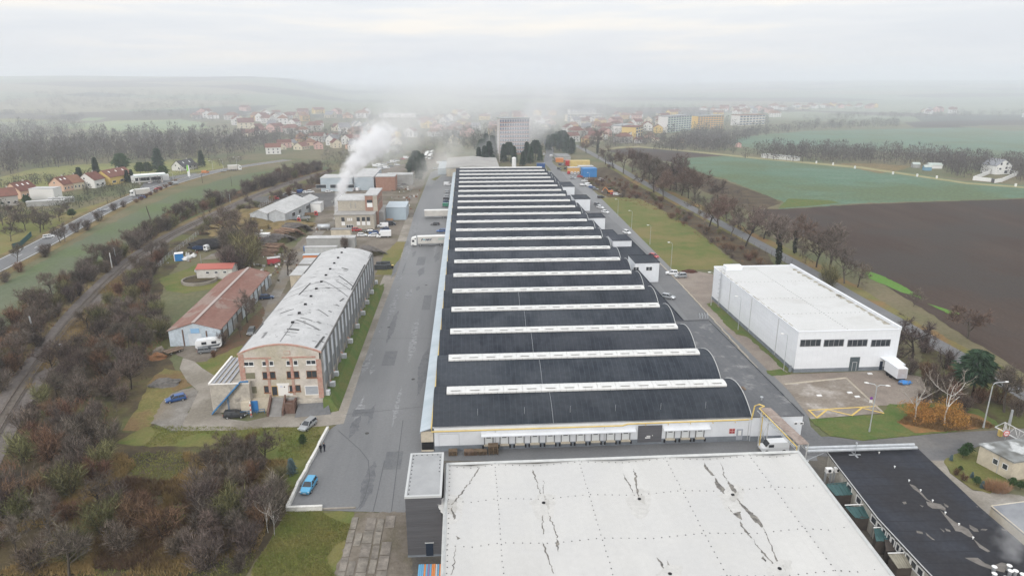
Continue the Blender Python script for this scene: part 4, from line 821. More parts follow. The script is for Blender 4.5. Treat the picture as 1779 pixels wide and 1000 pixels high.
# lean-to sheds in the gap
M_teal = mat('teal_sheet', (.035, .085, .088), (.055, .12, .12), sc=.7, rough=.55, fine=2, wave=(1.5, (1, .0, 0), (.02, .055, .055), .12, .8))
M_corr = mat('corrugated_fibre', (.33, .31, .25), (.24, .22, .18), sc=.7, rough=.85, wave=(3, (1, 0, 0), (.2, .19, .15), .3, .7))
M_brn = mat('brown_felt', (.1, .085, .075), (.07, .06, .055), sc=.8, rough=.9)
for i, (pts, zz_, m, lab) in enumerate((([(1436, 842), (1476, 838), (1482, 858), (1452, 860)], (3.0, 2.5), M_teal, 'teal sheet lean-to farthest back in the narrow gap, beside the air conditioners'),
                            ([(1468, 878), (1511, 876), (1516, 897), (1486, 898)], (3.0, 2.5), M_teal, 'sagging teal lean-to second from the back in the narrow gap'),
                            ([(1518, 917), (1548, 916), (1555, 938), (1522, 939)], (3.0, 2.5), M_teal, 'teal and grey lean-to third in the gap, behind the white table roof'),
                            ([(1537, 939), (1572, 939), (1582, 953), (1540, 957)], (2.6, 2.3), M_brn, 'brown felt shed between teal lean-to and grey corrugated one'),
                            ([(1543, 961.5), (1592, 960), (1598, 984), (1560, 986)], (3.0, 2.4), M_corr, 'grey corrugated lean-to nearest the viewer in the gap'))):
    za, zb = zz_; q = [P(*pts[0], za), P(*pts[1], za), P(*pts[2], zb), P(*pts[3], zb)]
    t = thing('lean_to', lab, 'lean-to', group='lean-tos between the white and dark roofs'); nseg = 6
    for k in range(nseg):
        a, b = k / nseg, (k + .96) / nseg; mb = MB(); c = [q[0].lerp(q[1], a), q[0].lerp(q[1], b), q[3].lerp(q[2], b), q[3].lerp(q[2], a)]
        sag = -.25 * sin(pi * (k + .5) / nseg) * (1 if i == 1 else .15); c = [v + Vector((0, 0, sag + .03 * (k % 2))) for v in c]
        mb.add(c + [v - Vector((0, 0, .06)) for v in c], [(3, 2, 1, 0), (4, 5, 6, 7), (0, 1, 5, 4), (2, 3, 7, 6), (1, 2, 6, 5), (3, 0, 4, 7)]); mb.build('roof_sheet', m, t)
    mb = MB(); mb.prism([(q[0].x + .15, q[0].y - .1), (q[1].x - .1, q[1].y - .1), (q[2].x - .1, q[2].y + .15), (q[3].x + .1, q[3].y + .15)], 0, zb - .15); mb.build('wall', M_brn, t)
    mb = MB(); mb.bar(q[0] + Vector((0, .1, .06)), q[1] + Vector((0, .1, .06)), .16); mb.build('ridge_beam', B_frame if i in (1, 2, 4) else m, t)
q = [P(*p, 2.2) for p in ((1508, 897), (1525, 897), (1534, 910), (1517, 910))]; mb = MB(); mb.prism([(v.x, v.y) for v in q], 2.1, 2.25)
ta = thing('table_roof', 'small flat white board roof on posts between two teal lean-tos', 'shelter'); mb.build('board', B_frame, ta)
for v in q: m2 = MB(); m2.tube([(v.x, v.y, 0), (v.x, v.y, 2.1)], .05, 4); m2.build('post', B_galv, ta)
for i, (px, py) in enumerate(((1437, 836), (1452, 835))):
    q = P(px, py, 1.2); t = thing('air_conditioner', ['left white air conditioner unit behind the farthest teal lean-to', 'right white air conditioner unit behind the farthest teal lean-to'][i], 'air conditioner', (q.x, q.y, 3.0))
    mb = MB(); mb.box(-.55, -.3, 0, .55, .3, .75); mb.build('casing', B_frame, t); mb = MB(); mb.tube([(0, -.31, .38), (0, -.34, .38)], .28, 10); mb.build('fan_grille', B_dark, t)
    mb = MB(); mb.box(-.5, -.25, -3, -.4, .25, 0); mb.box(.4, -.25, -3, .5, .25, 0); mb.build('stand', B_galv, t)
# low wall, posts and pipes in the gap
mb = MB(); a, b = P(1405, 786, 2.2), P(1432, 790, 2.2); mb.tube([P(1394, 802, 3.6), P(1432, 786, 3.6)], .07, 5); mb.tube([P(1404, 800, 0), P(1404, 800, 4.2)], .12, 6); mb.cyl(*P(1404, 784, 4.2).xy, 4.0, 4.35, .25, .25, 8)
tag(mb.build('pipe_stand', B_galv), 'grey steel pipe stand in the gap beside the white roof corner', 'pipe stand')
# ================================================================== GATE HOUSE AND FLAT ROOF AT THE RIGHT EDGE
gh = thing('gatehouse', 'cream gatehouse with mossy grey flat roof at the right edge', 'gatehouse')
GA, GB, GC = P(1703, 772, 3.6), P(1762, 802, 3.6), P(1790, 760, 3.6)
e1 = (GB - GA); e2 = Vector((11, 1.5, 0))
fp = [GA, GB, GB + e2, GA + e2]
mb = MB(); mb.prism([(p.x, p.y) for p in fp], 0, 3.5); mb.build('wall', B_cream, gh)
c = (fp[0] + fp[2]) / 2; mb = MB(); mb.prism([(c.x + (p.x - c.x) * 1.05, c.y + (p.y - c.y) * 1.08) for p in fp], 3.5, 3.75); mb.build('roof', mat('mossy_roof', (.26, .27, .27), (.12, .12, .11), sc=.5, rough=.8, fine=2, c3=(.45, .46, .46), sc3=.2, lo3=.5, hi3=.58), gh)
dn = e1.normalized(); nz = Vector((dn.y, -dn.x, 0))
for t in (.52, .8):
    q = GA + e1 * t; 
    for mm, sc_, nm in ((B_frame, .5, 'window'), (B_glass, .38, 'pane')):
        mb = MB(); s_ = dn * sc_; o_ = nz * (-.05 if nm == 'window' else -.09)
        if (q + nz - c).length < (q - nz - c).length: o_ = -o_
        else: o_ = nz * abs(o_.length)
        h0, h1 = (1.5, 2.6) if nm == 'window' else (1.62, 2.48)
        mb.add([q - s_ + o_ * 1 + Vector((0, 0, h - 3.6)) for h in (h0,)] + [q + s_ + o_ + Vector((0, 0, h0 - 3.6)), q + s_ + o_ + Vector((0, 0, h1 - 3.6)), q - s_ + o_ + Vector((0, 0, h1 - 3.6))], [(0, 1, 2, 3)])
        w_ = mb.build(nm, mm, gh if nm == 'window' else w_)
mb = MB(); q = GA + e1 * .62; mb.tube([q + nz * .1 + Vector((0, 0, -.2)), q + nz * .1 + Vector((0, 0, -3.4))], .05, 5); mb.build('downpipe', B_flash, gh)
fr2 = thing('low_roof', 'low grey flat roof cut by the right edge below the flower bed', 'building')
q = [P(1722, 878, 3), P(1800, 868, 3), P(1980, 960, 3), P(1850, 1000, 3), P(1779, 925, 3)]; mb = MB(); mb.prism([(v.x, v.y) for v in q], 2.7, 3); mb.build('roof', mat('grey_membrane', (.44, .45, .46)).copy() if False else mat('blue_grey_roof', (.15, .16, .18), (.2, .21, .23), sc=.3, rough=.85), fr2)
mb = MB(); mb.prism([(v.x, v.y) for v in q], 0, 2.69); mb.build('wall', B_cream, fr2); mb = MB(); mb.tube(q + [q[0]], .12, 4); mb.build('roof_edge', B_cream, fr2)

# ================================================================== OLD ARCHED HALL ON THE LEFT
oh = thing('old_hall', 'old arched hall with patched white roof and peeling cream front with pink bands', 'hall')
ox0, ox1, oy0, oy1, oze, ozc, OZ = -46.5, -30.3, 130.2, 211.2, 11.95, 13.88, 2.3     # hall scaled about the camera; floor stands 2.3 m above the road in front
M_old = mat('peeling_render', (.57, .52, .46), (.46, .42, .38), sc=.5, rough=.95, fine=2, bump=.2, bsc=2, c3=(.43, .39, .31), sc3=.12)
M_pink = mat('pink_band', (.4, .2, .165), (.42, .31, .25), sc=.9, rough=.9, fine=2)
M_oroof = mat('patched_white_roof', (.46, .46, .46), (.39, .39, .39), sc=.3, rough=.7, fine=1.5, fa=.06, c3=(.2, .2, .2), sc3=.9, lo3=.66, hi3=.69)
ocx = (ox0 + ox1) / 2; oh_hw = (ox1 - ox0) / 2
def oarc(t): return ocx + t * (oh_hw + .25), oze + (ozc - oze) * (1 - t * t)
ts = [-1 + i / 8 for i in range(17)]
mb = MB(); mb.box(ox0, oy0 + .4, 0, ox1 - .25, oy1, oze - .1); mb.add([(ocx + t * oh_hw, oy0, oze + (ozc - oze) * (1 - t * t) + .05) for t in ts] + [(ox1, oy0, 0), (ox0, oy0, 0)], [tuple(range(18, -1, -1))]); mb.add([(ocx + t * oh_hw, oy0 + .4, oze + (ozc - oze) * (1 - t * t) + .05) for t in ts] + [(ox1, oy0 + .4, 0), (ox0, oy0 + .4, 0)], [tuple(range(19))])
mb.box(ox1 - .25, oy0, 0, ox1, oy0 + .4, oze)
mb.add([(ocx + t * oh_hw, oy1, oze + (ozc - oze) * (1 - t * t) - .1) for t in ts], [tuple(range(17))]); mb.build('wall', M_old, oh)
mb = MB()
for a, b in zip(ts, ts[1:]): (xa, za), (xb, zb) = oarc(a), oarc(b); mb.quad((xa, oy0 + .35, za), (xb, oy0 + .35, zb), (xb, oy1 + .3, zb), (xa, oy1 + .3, za)); mb.quad((xa, oy1 + .3, za - .2), (xb, oy1 + .3, zb - .2), (xb, oy0 + .35, zb - .2), (xa, oy0 + .35, za - .2))
mb.build('roof', M_oroof, oh, smooth=False)
mb = MB()
for a, b in zip(ts, ts[1:]): (xa, za), (xb, zb) = oarc(a), oarc(b); mb.add([(xa, oy0 - .08, za - .22), (xb, oy0 - .08, zb - .22), (xb, oy0 + .34, zb + .06), (xa, oy0 + .34, za + .06), (xb, oy0 - .08, zb + .06), (xa, oy0 - .08, za + .06)], [(0, 1, 4, 5), (5, 4, 2, 3)])
mb.build('front_coping', M_pink, oh)
mb = MB()
for s in (ox0 - .1, ox1 + .12): mb.box(s - .14, oy0 + .4, oze - .35, s + .14, oy1 + .2, oze + .1)
mb.build('gutter', mat('dark_gutter', (.12, .115, .11), rough=.6), oh)
rv = MB(); rv.box(-.3, -.25, 0, .3, .25, .35); rv_me = rv.mesh('ridge_vent', B_dark)
for i in range(12): obj('ridge_vent', rv_me, oh, (ocx - .1, oy0 + 12.5 + i * 6.2, ozc))
rs = random.Random(21)
def roofstrip(x0, y0, x1, y1, wd, par=oh):
    fx_ = lambda x: ox0 + (x + 48.2) / 16.8 * (ox1 - ox0); fy_ = lambda y: oy0 + (y - 135) / 84 * (oy1 - oy0); x0, x1, y0, y1 = fx_(x0), fx_(x1), fy_(y0), fy_(y1)
    mb = MB(); k = 6; pts = []
    for i in range(k + 1):
        t = i / k; x = x0 + (x1 - x0) * t; y = y0 + (y1 - y0) * t; u = (x - ocx) / (oh_hw + .25); pts.append((x, y, oze + (ozc - oze) * (1 - u * u) + .05))
    dx, dy = x1 - x0, y1 - y0; l = math.hypot(dx, dy); ax, ay = -dy / l * wd / 2, dx / l * wd / 2
    for a, b in zip(pts, pts[1:]): mb.quad((a[0] - ax, a[1] - ay, a[2]), (b[0] - ax, b[1] - ay, b[2]), (b[0] + ax, b[1] + ay, b[2]), (a[0] + ax, a[1] + ay, a[2]))
    mb.build('tar_strip', mat('dark_strip', (.07, .07, .07), rough=.8) if rs.random() < .4 else mat('grey_strip', (.2, .2, .2), rough=.8), par)
for q in ((-40.2, 144, -37.5, 143.6, .7), (-39.6, 150, -33.6, 145.6, .5), (-39, 151.5, -36, 150, .4), (-44.6, 140.5, -44.6, 144, .6), (-32.6, 136, -32.2, 143, .7), (-39.8, 136.5, -39.8, 149, .2), (-47.8, 170, -32, 178, .28), (-47.6, 176, -40, 180, .2), (-40, 181.5, -31.6, 172, .28), (-43.6, 170, -42.8, 180, .35), (-37, 195, -35, 194.4, .5), (-36.5, 187, -31.6, 181, .3), (-36.3, 182, -32, 178, .3), (-31.7, 178, -31.7, 204, .55), (-31.6, 212, -31.7, 219, .5), (-47.9, 195, -47.9, 219, .35), (-47.9, 146, -47.9, 153, .35), (-42, 158, -45, 156.6, .3), (-36.4, 158, -33.4, 155, .35), (-35, 150.2, -34.1, 149.4, .7), (-34, 158.5, -33.2, 158.2, .6), (-33.2, 164, -32.4, 163.6, .5), (-32.8, 167, -32.3, 170, .35)): roofstrip(*q)
for i in range(75):
    x = rs.uniform(-47.6, -32); y = rs.uniform(138, 200); ln = rs.uniform(.4, 1.6)
    roofstrip(x, y, min(-31.4, x + ln), y - ln * rs.uniform(-.12, .12), rs.uniform(.1, .22))
# facade bands, windows
def fx(px): return onY(px, 650, oy0).x
mb = MB(); mb.box(ox0 - .05, oy0 - .1, OZ + 1.6, ox0 + 1.0, oy0, oze); mb.box(ox1 - 1.0, oy0 - .1, OZ - .6, ox1 + .05, oy0, oze - 1.5); mb.box(ox0 + 1, oy0 - .1, 10.85, -40.1, oy0, 11.15); mb.box(-38.0, oy0 - .1, 10.85, ox1 - 1, oy0, 11.15)
for px in (466.5, 508): x = onY(px, 650, oy0).x; mb.box(x - .27, oy0 - .1, OZ + .4, x + .27, oy0, 10.85)
mb.build('pink_bands', M_pink, oh)
M_brf = mat('brown_frame', (.22, .1, .05), rough=.6); M_board = mat('boarded', (.2, .19, .13), (.16, .15, .1), sc=1.5, rough=.8, st=(3, 1, 1))
T3 = pz(400, 580, 200 / 1333.)
def wz(q): p = onY(*T3(q), oy0); return p
for x0, y0, x1, y1, kind in ((160, 318, 270, 370, 'w2'), (372, 312, 418, 368, 'w'), (455, 310, 500, 365, 'w'), (652, 305, 700, 362, 'w'), (735, 302, 780, 360, 'w'), (882, 298, 990, 352, 'w2'),
                             (170, 440, 290, 525, 'b'), (380, 435, 445, 518, 'n'), (465, 432, 520, 515, 'n'), (660, 428, 715, 510, 'n'), (742, 427, 795, 507, 'n'), (888, 420, 1003, 505, 'n2'),
                             (190, 600, 308, 690, 'b'), (398, 597, 455, 678, 'n'), (678, 590, 728, 668, 'n'), (760, 587, 812, 662, 'n')):
    a, b = wz((x0, y1)), wz((x1, y0)); fr = {'w': B_frame, 'b': M_old, 'n': M_brf}[kind[0]]
    window(oh, a.x, b.x, a.z, b.z, oy0 - .02, fr=fr, gl=M_board if kind[0] == 'b' else None, mull=1 if kind[-1] == '2' else 0, sill=True, t=.06, frw=.09)
a, b = wz((485, 715)), wz((548, 597)); window(oh, a.x, b.x, a.z, b.z, oy0 - .02, name='door', fr=mat('yellow_frame', (.45, .3, .13), rough=.6), frw=.14, t=.06)
a, b = wz((552, 712)), wz((680, 565)); c_ = wz((758, 712))
mb = MB(); mb.box(a.x, oy0 - .05, a.z, b.x, oy0, b.z); mb.box(b.x, oy0 - .05, a.z, c_.x, oy0, a.z + .35); wp = mb.build('white_patch', mat('fresh_white', (.72, .7, .67), rough=.9), oh)
q = wz((580, 612)); ftext('FZ', .42, mat('pale_blue_letter', (.35, .4, .65), rough=.6), wp, (q.x, oy0 - .06, q.z), bold=.005)
q = wz((628, 614)); mb = MB(); mb.tube([(q.x, oy0 - .06, q.z + .1), (q.x, oy0 - .03, q.z + .1)], .14, 10); mb.build('black_dot', B_dark, wp)
a, b = wz((870, 705)), wz((1022, 592)); window(oh, a.x, b.x, a.z, b.z, oy0 - .02, name='roller_gate', fr=mat('fresh_white', (.72, .7, .67)), gl=mat('grey_shutter', (.36, .38, .41), (.3, .32, .35), sc=.6, rough=.5, st=(1, 1, 6)), frw=.16, t=.06)
a, b = wz((622, 240)), wz((692, 195)); mb = MB(); mb.box(a.x, oy0 - .06, a.z, b.x, oy0, b.z, 0); mb.box(a.x + .1, oy0 - .08, a.z + .1, b.x - .1, oy0 - .05, b.z - .1, 1); mb.build('old_plaque', [M_pink, M_old], oh)
# right side: ribs, translucent panels, dark glazing
M_rib = mat('grey_rib', (.33, .33, .32), (.27, .27, .265), sc=.5, rough=.9); M_pan = mat('milky_panel', (.6, .62, .65), (.5, .52, .55), sc=.4, rough=.5)
rib = MB(); rib.box(0, -.22, 1.6, .35, .22, 11.65); rib_me = rib.mesh('pilaster', M_rib)
pan = MB(); pan.box(0, .3, 6.7, .12, 2.9, 11.5); pan_me = pan.mesh('wall_panel', M_pan)
pan2 = MB(); pan2.box(0, 2.95, 3.8, .1, 4.1, 11.5); pan2.box(0, .3, 3.8, .08, 2.9, 6.65); pan2_me = pan2.mesh('dark_glazing', mat('dusty_glazing', (.14, .15, .16), (.22, .23, .24), sc=.5, rough=.4))
np_ = 18; dp_ = (oy1 - oy0 - 1) / np_
for i in range(np_ + 1):
    obj('pilaster', rib_me, oh, (ox1 - .02, oy0 + .6 + i * dp_, 0))
    if i < np_: obj('wall_panel', pan_me, oh, (ox1 - .02, oy0 + .6 + i * dp_, 0)); obj('dark_glazing', pan2_me, oh, (ox1 - .02, oy0 + .6 + i * dp_, 0))
# concrete wing with striped lean-to roof
wg = thing('concrete_wing', 'stained concrete wing with striped panel roof against the old hall', 'annex')
mb = MB(); mb.prism([(-52.3, 128.6), (-44.6, 128.6), (-44.6, 130.1), (ox0 - .02, 130.1), (ox0 - .02, 142.5), (-52.3, 142.5)], 0, 6.2); mb.build('wall', mat('stained_concrete', (.47, .43, .37), (.36, .33, .29), sc=.4, rough=.95, fine=2, bump=.2, bsc=2, c3=(.22, .2, .18), sc3=.3, lo3=.6, hi3=.7), wg)
M_pnl = mat('grey_panel', (.34, .35, .38), (.28, .29, .32), sc=.6, rough=.4)
for k in range(4):
    x0 = -52.0 + k * 1.0; mb = MB(); mb.add([(x0, 129, 6.25), (x0 + .62, 129, 6.45), (x0 + .62, 142.2, 6.45), (x0, 142.2, 6.25), (x0 + .62, 129, 6.25), (x0 + .62, 142.2, 6.25)], [(0, 1, 2, 3), (1, 4, 5, 2), (0, 4, 1), (3, 2, 5)]); mb.build('roof_panel', M_pnl, wg)
mb = MB(); mb.box(-52.5, 128.5, 6.2, -52.1, 142.6, 6.55); mb.box(-52.1, 128.5, 6.2, -44.5, 128.8, 6.35); mb.build('parapet', mat('fresh_white', (.72, .7, .67)), wg)
sx0, sx1 = onY(468, 718, 126.4).x, onY(489, 716, 126.4).x
mb = MB(); mb.box(-44.55, 128.6, 0, sx0 - .5, 130.1, OZ + .05); q0, q1 = onY(418, 703, 127.4).x, onY(433, 703, 127.4).x; mb.box(q0, 127.4, 0, q1, 128.58, 2.6); mb.build('lower_block', B_cream, wg)
a, b = onY(432.5, 700, 128.6), onY(448, 700, 128.6); mb = MB(); mb.box(a.x, 128.5, .1, b.x, 128.6, 2.4); mb.build('blue_door', mat('blue_door', (.03, .2, .5), (.04, .17, .42), sc=1, rough=.5), wg)
# stairs and planters
st = thing('entrance_stairs', 'grey concrete entrance stairs with brick side walls at the old hall', 'stairs')
for i in range(13): mb = MB(); mb.box(sx0, 125.9 + i * .27, 0, sx1, 125.9 + (i + 1) * .27 - .006, .177 * (i + 1)); mb.build('step', mat('grey_step', (.3, .29, .28), (.24, .23, .22), sc=1, rough=.9, fine=2), st)
M_brick = mat('brown_brick', (.12, .07, .055), (.16, .1, .08), sc=1.5, rough=.9, fine=3, wave=(7, (0, 0, 1), (.2, .17, .15), .15, .6))
px1 = onY(512, 705, 127.2).x
mb = MB(); mb.box(sx0 - .45, 129.42, 0, px1, 130.1, OZ); mb.build('landing', mat('grey_step', (.3, .29, .28)), st)
for x0, x1, y0, y1 in ((sx0 - .45, sx0 - .05, 126.1, 129.4), (sx1 + .05, sx1 + .4, 126.3, 129.4)):
    mb = MB(); mb.add([(x0, y0, 0), (x1, y0, 0), (x1, y1, 0), (x0, y1, 0), (x0, y0, 1.0), (x1, y0, 1.0), (x1, y1, 3.2), (x0, y1, 3.2)], [(0, 3, 2, 1), (4, 5, 6, 7), (0, 1, 5, 4), (1, 2, 6, 5), (2, 3, 7, 6), (3, 0, 4, 7)]); mb.build('side_wall', M_brick, st)
mb = MB(); mb.box(sx1 + .42, 127.0, 0, px1 - .4, 127.3, 2.3); mb.box(px1 - .38, 127.0, 0, px1, 129.4, 2.5); mb.box(sx1 + .42, 127.32, 0, px1 - .4, 129.4, 1.9); mb.build('planter', M_brick, st)
mb = MB(); mb.box(px1 + .05, 128.9, 0, ox1 + .5, 130.1, 1.9); tag(mb.build('loading_ledge', mat('stained_concrete', (.47, .43, .37))), 'crumbling concrete loading ledge under the grey shutter', 'ledge')
mb = MB(); mb.add([(px1 + .3, 125.2, .04), (ox1 + 2, 126.2, .04), (ox1 + 1, 128.88, 1.5), (px1 + .3, 128.88, 1.3), (px1 + .3, 128.88, 0), (ox1 + 1, 128.88, 0)], [(0, 1, 2, 3), (0, 3, 4), (1, 5, 2)]); mb.build('ramp', M_road, kind='structure')
mb = MB(); mb.add([(ox1, 129, 2.1), (ox1 + 1.5, 129.4, 2.05), (ox1 + 3.3, 127.6, .05), (ox1 + .5, 126.5, .05), (ox1, oy1 + .5, 1.6), (ox1 + 1.5, oy1 + .5, 1.5), (ox1 + 3.1, oy1 + .5, .05), (ox1, oy1 + 3, .05), (ox1 + 2.8, oy1 + 3, .05)], [(0, 1, 5, 4), (1, 2, 6, 5), (0, 3, 2, 1), (4, 5, 8, 7), (5, 6, 8)]); mb.build('grass_embankment', M_green, kind='structure')
# blue conveyor
cv = thing('conveyor', 'blue inclined conveyor leaning on the concrete wing of the old hall', 'conveyor')
a, b = P(369, 718, .3), Vector((-46.2, 128.3, 6.6)); dd = (b - a).normalized(); nn = Vector((-dd.y, dd.x, 0)).normalized() * .35
M_cb = mat('conveyor_blue', (.03, .12, .26), (.05, .17, .33), sc=1, rough=.5)
for s in (-1, 1): mb = MB(); mb.bar(a + nn * s, b + nn * s, .22); mb.build('side_rail', M_cb, cv)
mb = MB(); mb.quad(a - nn, a + nn, b + nn, b - nn); mb.build('belt', B_dark, cv)
mb = MB(); c = a.lerp(b, .55); mb.bar(Vector((c.x, c.y, 0)) - nn, c - nn, .1); mb.build('support', M_cb, cv); mb = MB(); mb.bar(Vector((c.x, c.y, 0)) + nn, c + nn, .1); mb.build('support', M_cb, cv); mb = MB(); mb.bar(b + nn, b + Vector((1.6, .2, .1)), .3); mb.build('head_drum', M_cb, cv)
# blue railing and striped barrier post
rl = thing('blue_railing', 'blue pipe railing in front of the dark parked car', 'railing')
a, b = P(391, 726, 0), P(460, 717, 0)
for h in (.45, .95): mb = MB(); mb.tube([a + Vector((0, 0, h)), b + Vector((0, 0, h))], .06, 5); mb.build('rail', M_cb, rl)
for i in range(6): p = a.lerp(b, i / 5); mb = MB(); mb.tube([p, p + Vector((0, 0, 1))], .06, 5); mb.build('post', M_cb, rl)
p = P(437, 724, 0); br = thing('barrier_post', 'upright red and white barrier arm behind the blue railing', 'barrier', (p.x, p.y, 0))
for i in range(6): mb = MB(); mb.box(-.1, -.1, .4 + i * .5, .1, .1, .9 + i * .5 - .001); mb.build('stripe', mat('barrier_white', (.7, .68, .66), rough=.5) if i % 2 else mat('barrier_red', (.5, .12, .1), rough=.5), br)
mb = MB(); mb.box(-.2, -.2, 0, .2, .2, .4); mb.build('base', B_grey, br)
# water tanks along the grass
ib = thing('water_tank', 'caged white water tank', 'water tank'); ob = MB(); ob.box(-.55, -.5, .12, .55, .5, 1.12)
bmx = MB(); bmx.loft([[(x * .53, y * .48, z) for x, y in ((-1, -.9), (-.9, -1), (.9, -1), (1, -.9), (1, .9), (.9, 1), (-.9, 1), (-1, .9))] for z in (.14, 1.08, 1.12)]); bmx.build('container', mat('tank_plastic', (.66, .67, .68), (.55, .57, .58), sc=2, rough=.4), ib)
cg = MB()
for z in (.15, .5, .85, 1.14):
    for a, b in (((-.57, -.52), (.57, -.52)), ((.57, -.52), (.57, .52)), ((.57, .52), (-.57, .52)), ((-.57, .52), (-.57, -.52))): cg.bar((*a, z), (*b, z), .035)
for x in (-.57, -.19, .19, .57):
    for y in (-.52, .52): cg.bar((x, y, .1), (x, y, 1.14), .03)
cg.build('cage', B_galv, ib); pl = MB(); pl.box(-.58, -.53, 0, .58, .53, .12); pl.build('pallet', B_grey, ib); pp = MB(); pp.tube([(-.3, .2, 1.12), (-.3, .2, 1.35), (-1.3, .2, 1.8)], .07, 5); pp.build('inlet_pipe', mat('orange_pipe', (.6, .2, .1), rough=.5), ib)
tk = ((569, 686), (578, 671), (584, 653), (598, 622), (609, 596), (621, 570), (631, 547), (638, 528), (646, 510), (653, 493))
nm = ('by the pink front corner', 'second from the front corner', 'third from the front corner', 'fourth from the front corner', 'fifth along the grass strip', 'sixth along the grass strip', 'fourth from the far end', 'third from the far end', 'second from the far end', 'at the far end by the crates')
for i, q in enumerate(tk):
    p = P(*q, 1.9 - i * .035); lab = 'caged white water tank beside the old hall, ' + nm[i]
    if i == 0: ib.location = p; ib['label'] = lab; ib['group'] = 'water tanks along the old hall'
    else: copy_tree(ib, p, rs.uniform(-.1, .1), lab, 'water tanks along the old hall')

# ================================================================== GENERIC SHEDS AND HOUSES
def shed(name, label, cat, c, rz, wd, ln, h, rh, wallm, roofm, over=.3, wins=(), group=None, gates=(), flat=False):
    """ridge along local y; front gable faces local -y"""
    t = thing(name, label, cat, (c[0], c[1], height(c[0], c[1])), rz, group); w2, l2 = wd / 2, ln / 2
    mb = MB(); mb.loft([[(-w2, y, 0), (w2, y, 0), (w2, y, h), (0, y, h + rh - .02), (-w2, y, h)] for y in (-l2, l2)]); mb.build('wall', wallm, t)
    for s in (-1, 1):
        mb = MB(); e = over; k = rh / w2
        vs = [(0, -l2 - e, h + rh), (s * (w2 + e), -l2 - e, h - k * e), (s * (w2 + e), l2 + e, h - k * e), (0, l2 + e, h + rh)]
        mb.add(vs + [(x, y, z + .15) for x, y, z in vs], [(0, 1, 2, 3), (7, 6, 5, 4), (0, 4, 5, 1), (1, 5, 6, 2), (2, 6, 7, 3)] if s < 0 else [(3, 2, 1, 0), (4, 5, 6, 7), (1, 5, 4, 0), (2, 6, 5, 1), (3, 7, 6, 2)]); mb.build('roof', roofm, t)
    for (ax, a, b, z0, z1) in wins:
        if ax == 'f': window(t, a, b, z0, z1, -l2 - .01, 'y', -1)
        elif ax == 'r': window(t, a, b, z0, z1, w2 + .01, 'x', 1)
        else: window(t, a, b, z0, z1, -w2 - .01, 'x', -1)
    for (ax, a, b, z0, z1, m) in gates:
        mb = MB()
        if ax == 'f': mb.box(a, -l2 - .1, z0, b, -l2 - .01, z1)
        elif ax == 'r': mb.box(w2 + .01, a, z0, w2 + .1, b, z1)
        else: mb.box(-w2 - .1, a, z0, -w2 - .01, b, z1)
        mb.build('gate', m, t)
    return t
M_bsheet = mat('pale_blue_wall', (.5, .56, .62), (.42, .48, .53), sc=.4, rough=.6, fine=1.5, wave=(1, (1, 0, 0), (.4, .46, .52), .06, .7))
M_redroof = mat('faded_red_roof', (.2, .105, .085), (.24, .15, .125), sc=.18, rough=.85, fine=1.2, st=(1, .3, 1), c3=(.25, .185, .16), sc3=.09, lo3=.52, hi3=.54)
# red roofed shed
rsd = shed('red_roof_shed', 'long pale blue shed with faded dark red roof beside the caravan', 'shed', (-70.2, 192), R(2), 12.6, 52, 4.2, 1.9, M_bsheet, M_redroof,
     gates=[('f', -1.6, 1.6, .05, 3.2, mat('white_gate', (.62, .65, .69), (.52, .55, .58), sc=.8, rough=.6)), ('f', -.9, 1.2, 3.4, 4.6, mat('light_blue_sheet', (.25, .42, .62), rough=.5)), ('f', -3.0, -2.7, 0, 4.4, mat('brown_post', (.14, .09, .07), rough=.8)), ('f', 2.7, 3.0, 0, 3.9, mat('brown_post', (.14, .09, .07)))])
mb = MB()
for i in range(12): y = -25 + i * 4.4; mb.box(6.31, y, 0, 6.5, y + .3, 4.0, 0); mb.box(6.31, y + .5, .1, 6.4, y + 4.1, 2.6, 1 + i % 3)
mb.build('side_bays', [mat('dark_gutter', (.12, .115, .11)), mat('brown_gate', (.2, .17, .14), rough=.8), M_bsheet, mat('grey_rib', (.33, .33, .32))], rsd)
mb = MB(); mb.box(-.4, -26.2, 6.22, .4, 26.2, 6.34); mb.build('ridge_cap', mat('pale_ridge', (.36, .31, .29), rough=.8), rsd)
# sheds in a row behind the old hall
def flatbox(name, label, cat, x0, y0, x1, y1, h, wallm, roofm, rz=0, group=None, rim=.15, z=0):
    t = thing(name, label, cat, ((x0 + x1) / 2, (y0 + y1) / 2, z), rz, group); a, b = (x1 - x0) / 2, (y1 - y0) / 2
    mb = MB(); mb.box(-a, -b, 0, a, b, h); mb.build('wall', wallm, t); mb = MB(); mb.box(-a - rim, -b - rim, h, a + rim, b + rim, h + .18); mb.build('roof', roofm, t); return t
def pxbox(name, label, cat, pl, pr, ptop, h, wallm, roofm, group=None, rim=.15):
    """box from the photo: front base left / right pixels and a pixel on the far roof edge"""
    a, b = P(*pl), P(*pr); c = P(*ptop, h); y0 = (a.y + b.y) / 2
    return flatbox(name, label, cat, a.x, y0, b.x, max(c.y, y0 + 2), h, wallm, roofm, group=group, rim=rim)
M_wroof = mat('dirty_white_roof', (.46, .46, .455), (.37, .37, .365), sc=.25, rough=.7, fine=1.5)
M_gwall = mat('grey_wall', (.36, .36, .35), (.3, .3, .29), sc=.4, rough=.9)
t = pxbox('flat_shed', 'cream walled flat shed with white roof touching the old hall', 'shed', (506, 500), (545, 500), (560, 462), 4.2, B_cream, M_wroof)
pxbox('flat_shed', 'lower white roofed shed behind the cream walled one', 'shed', (522, 476), (570, 476), (570, 448), 3.6, M_gwall, M_wroof)
pxbox('container', 'orange edged shipping container behind the old hall', 'container', (527, 456), (580, 455), (572, 443), 2.7, mat('orange_side', (.6, .22, .09), rough=.6), B_blue)
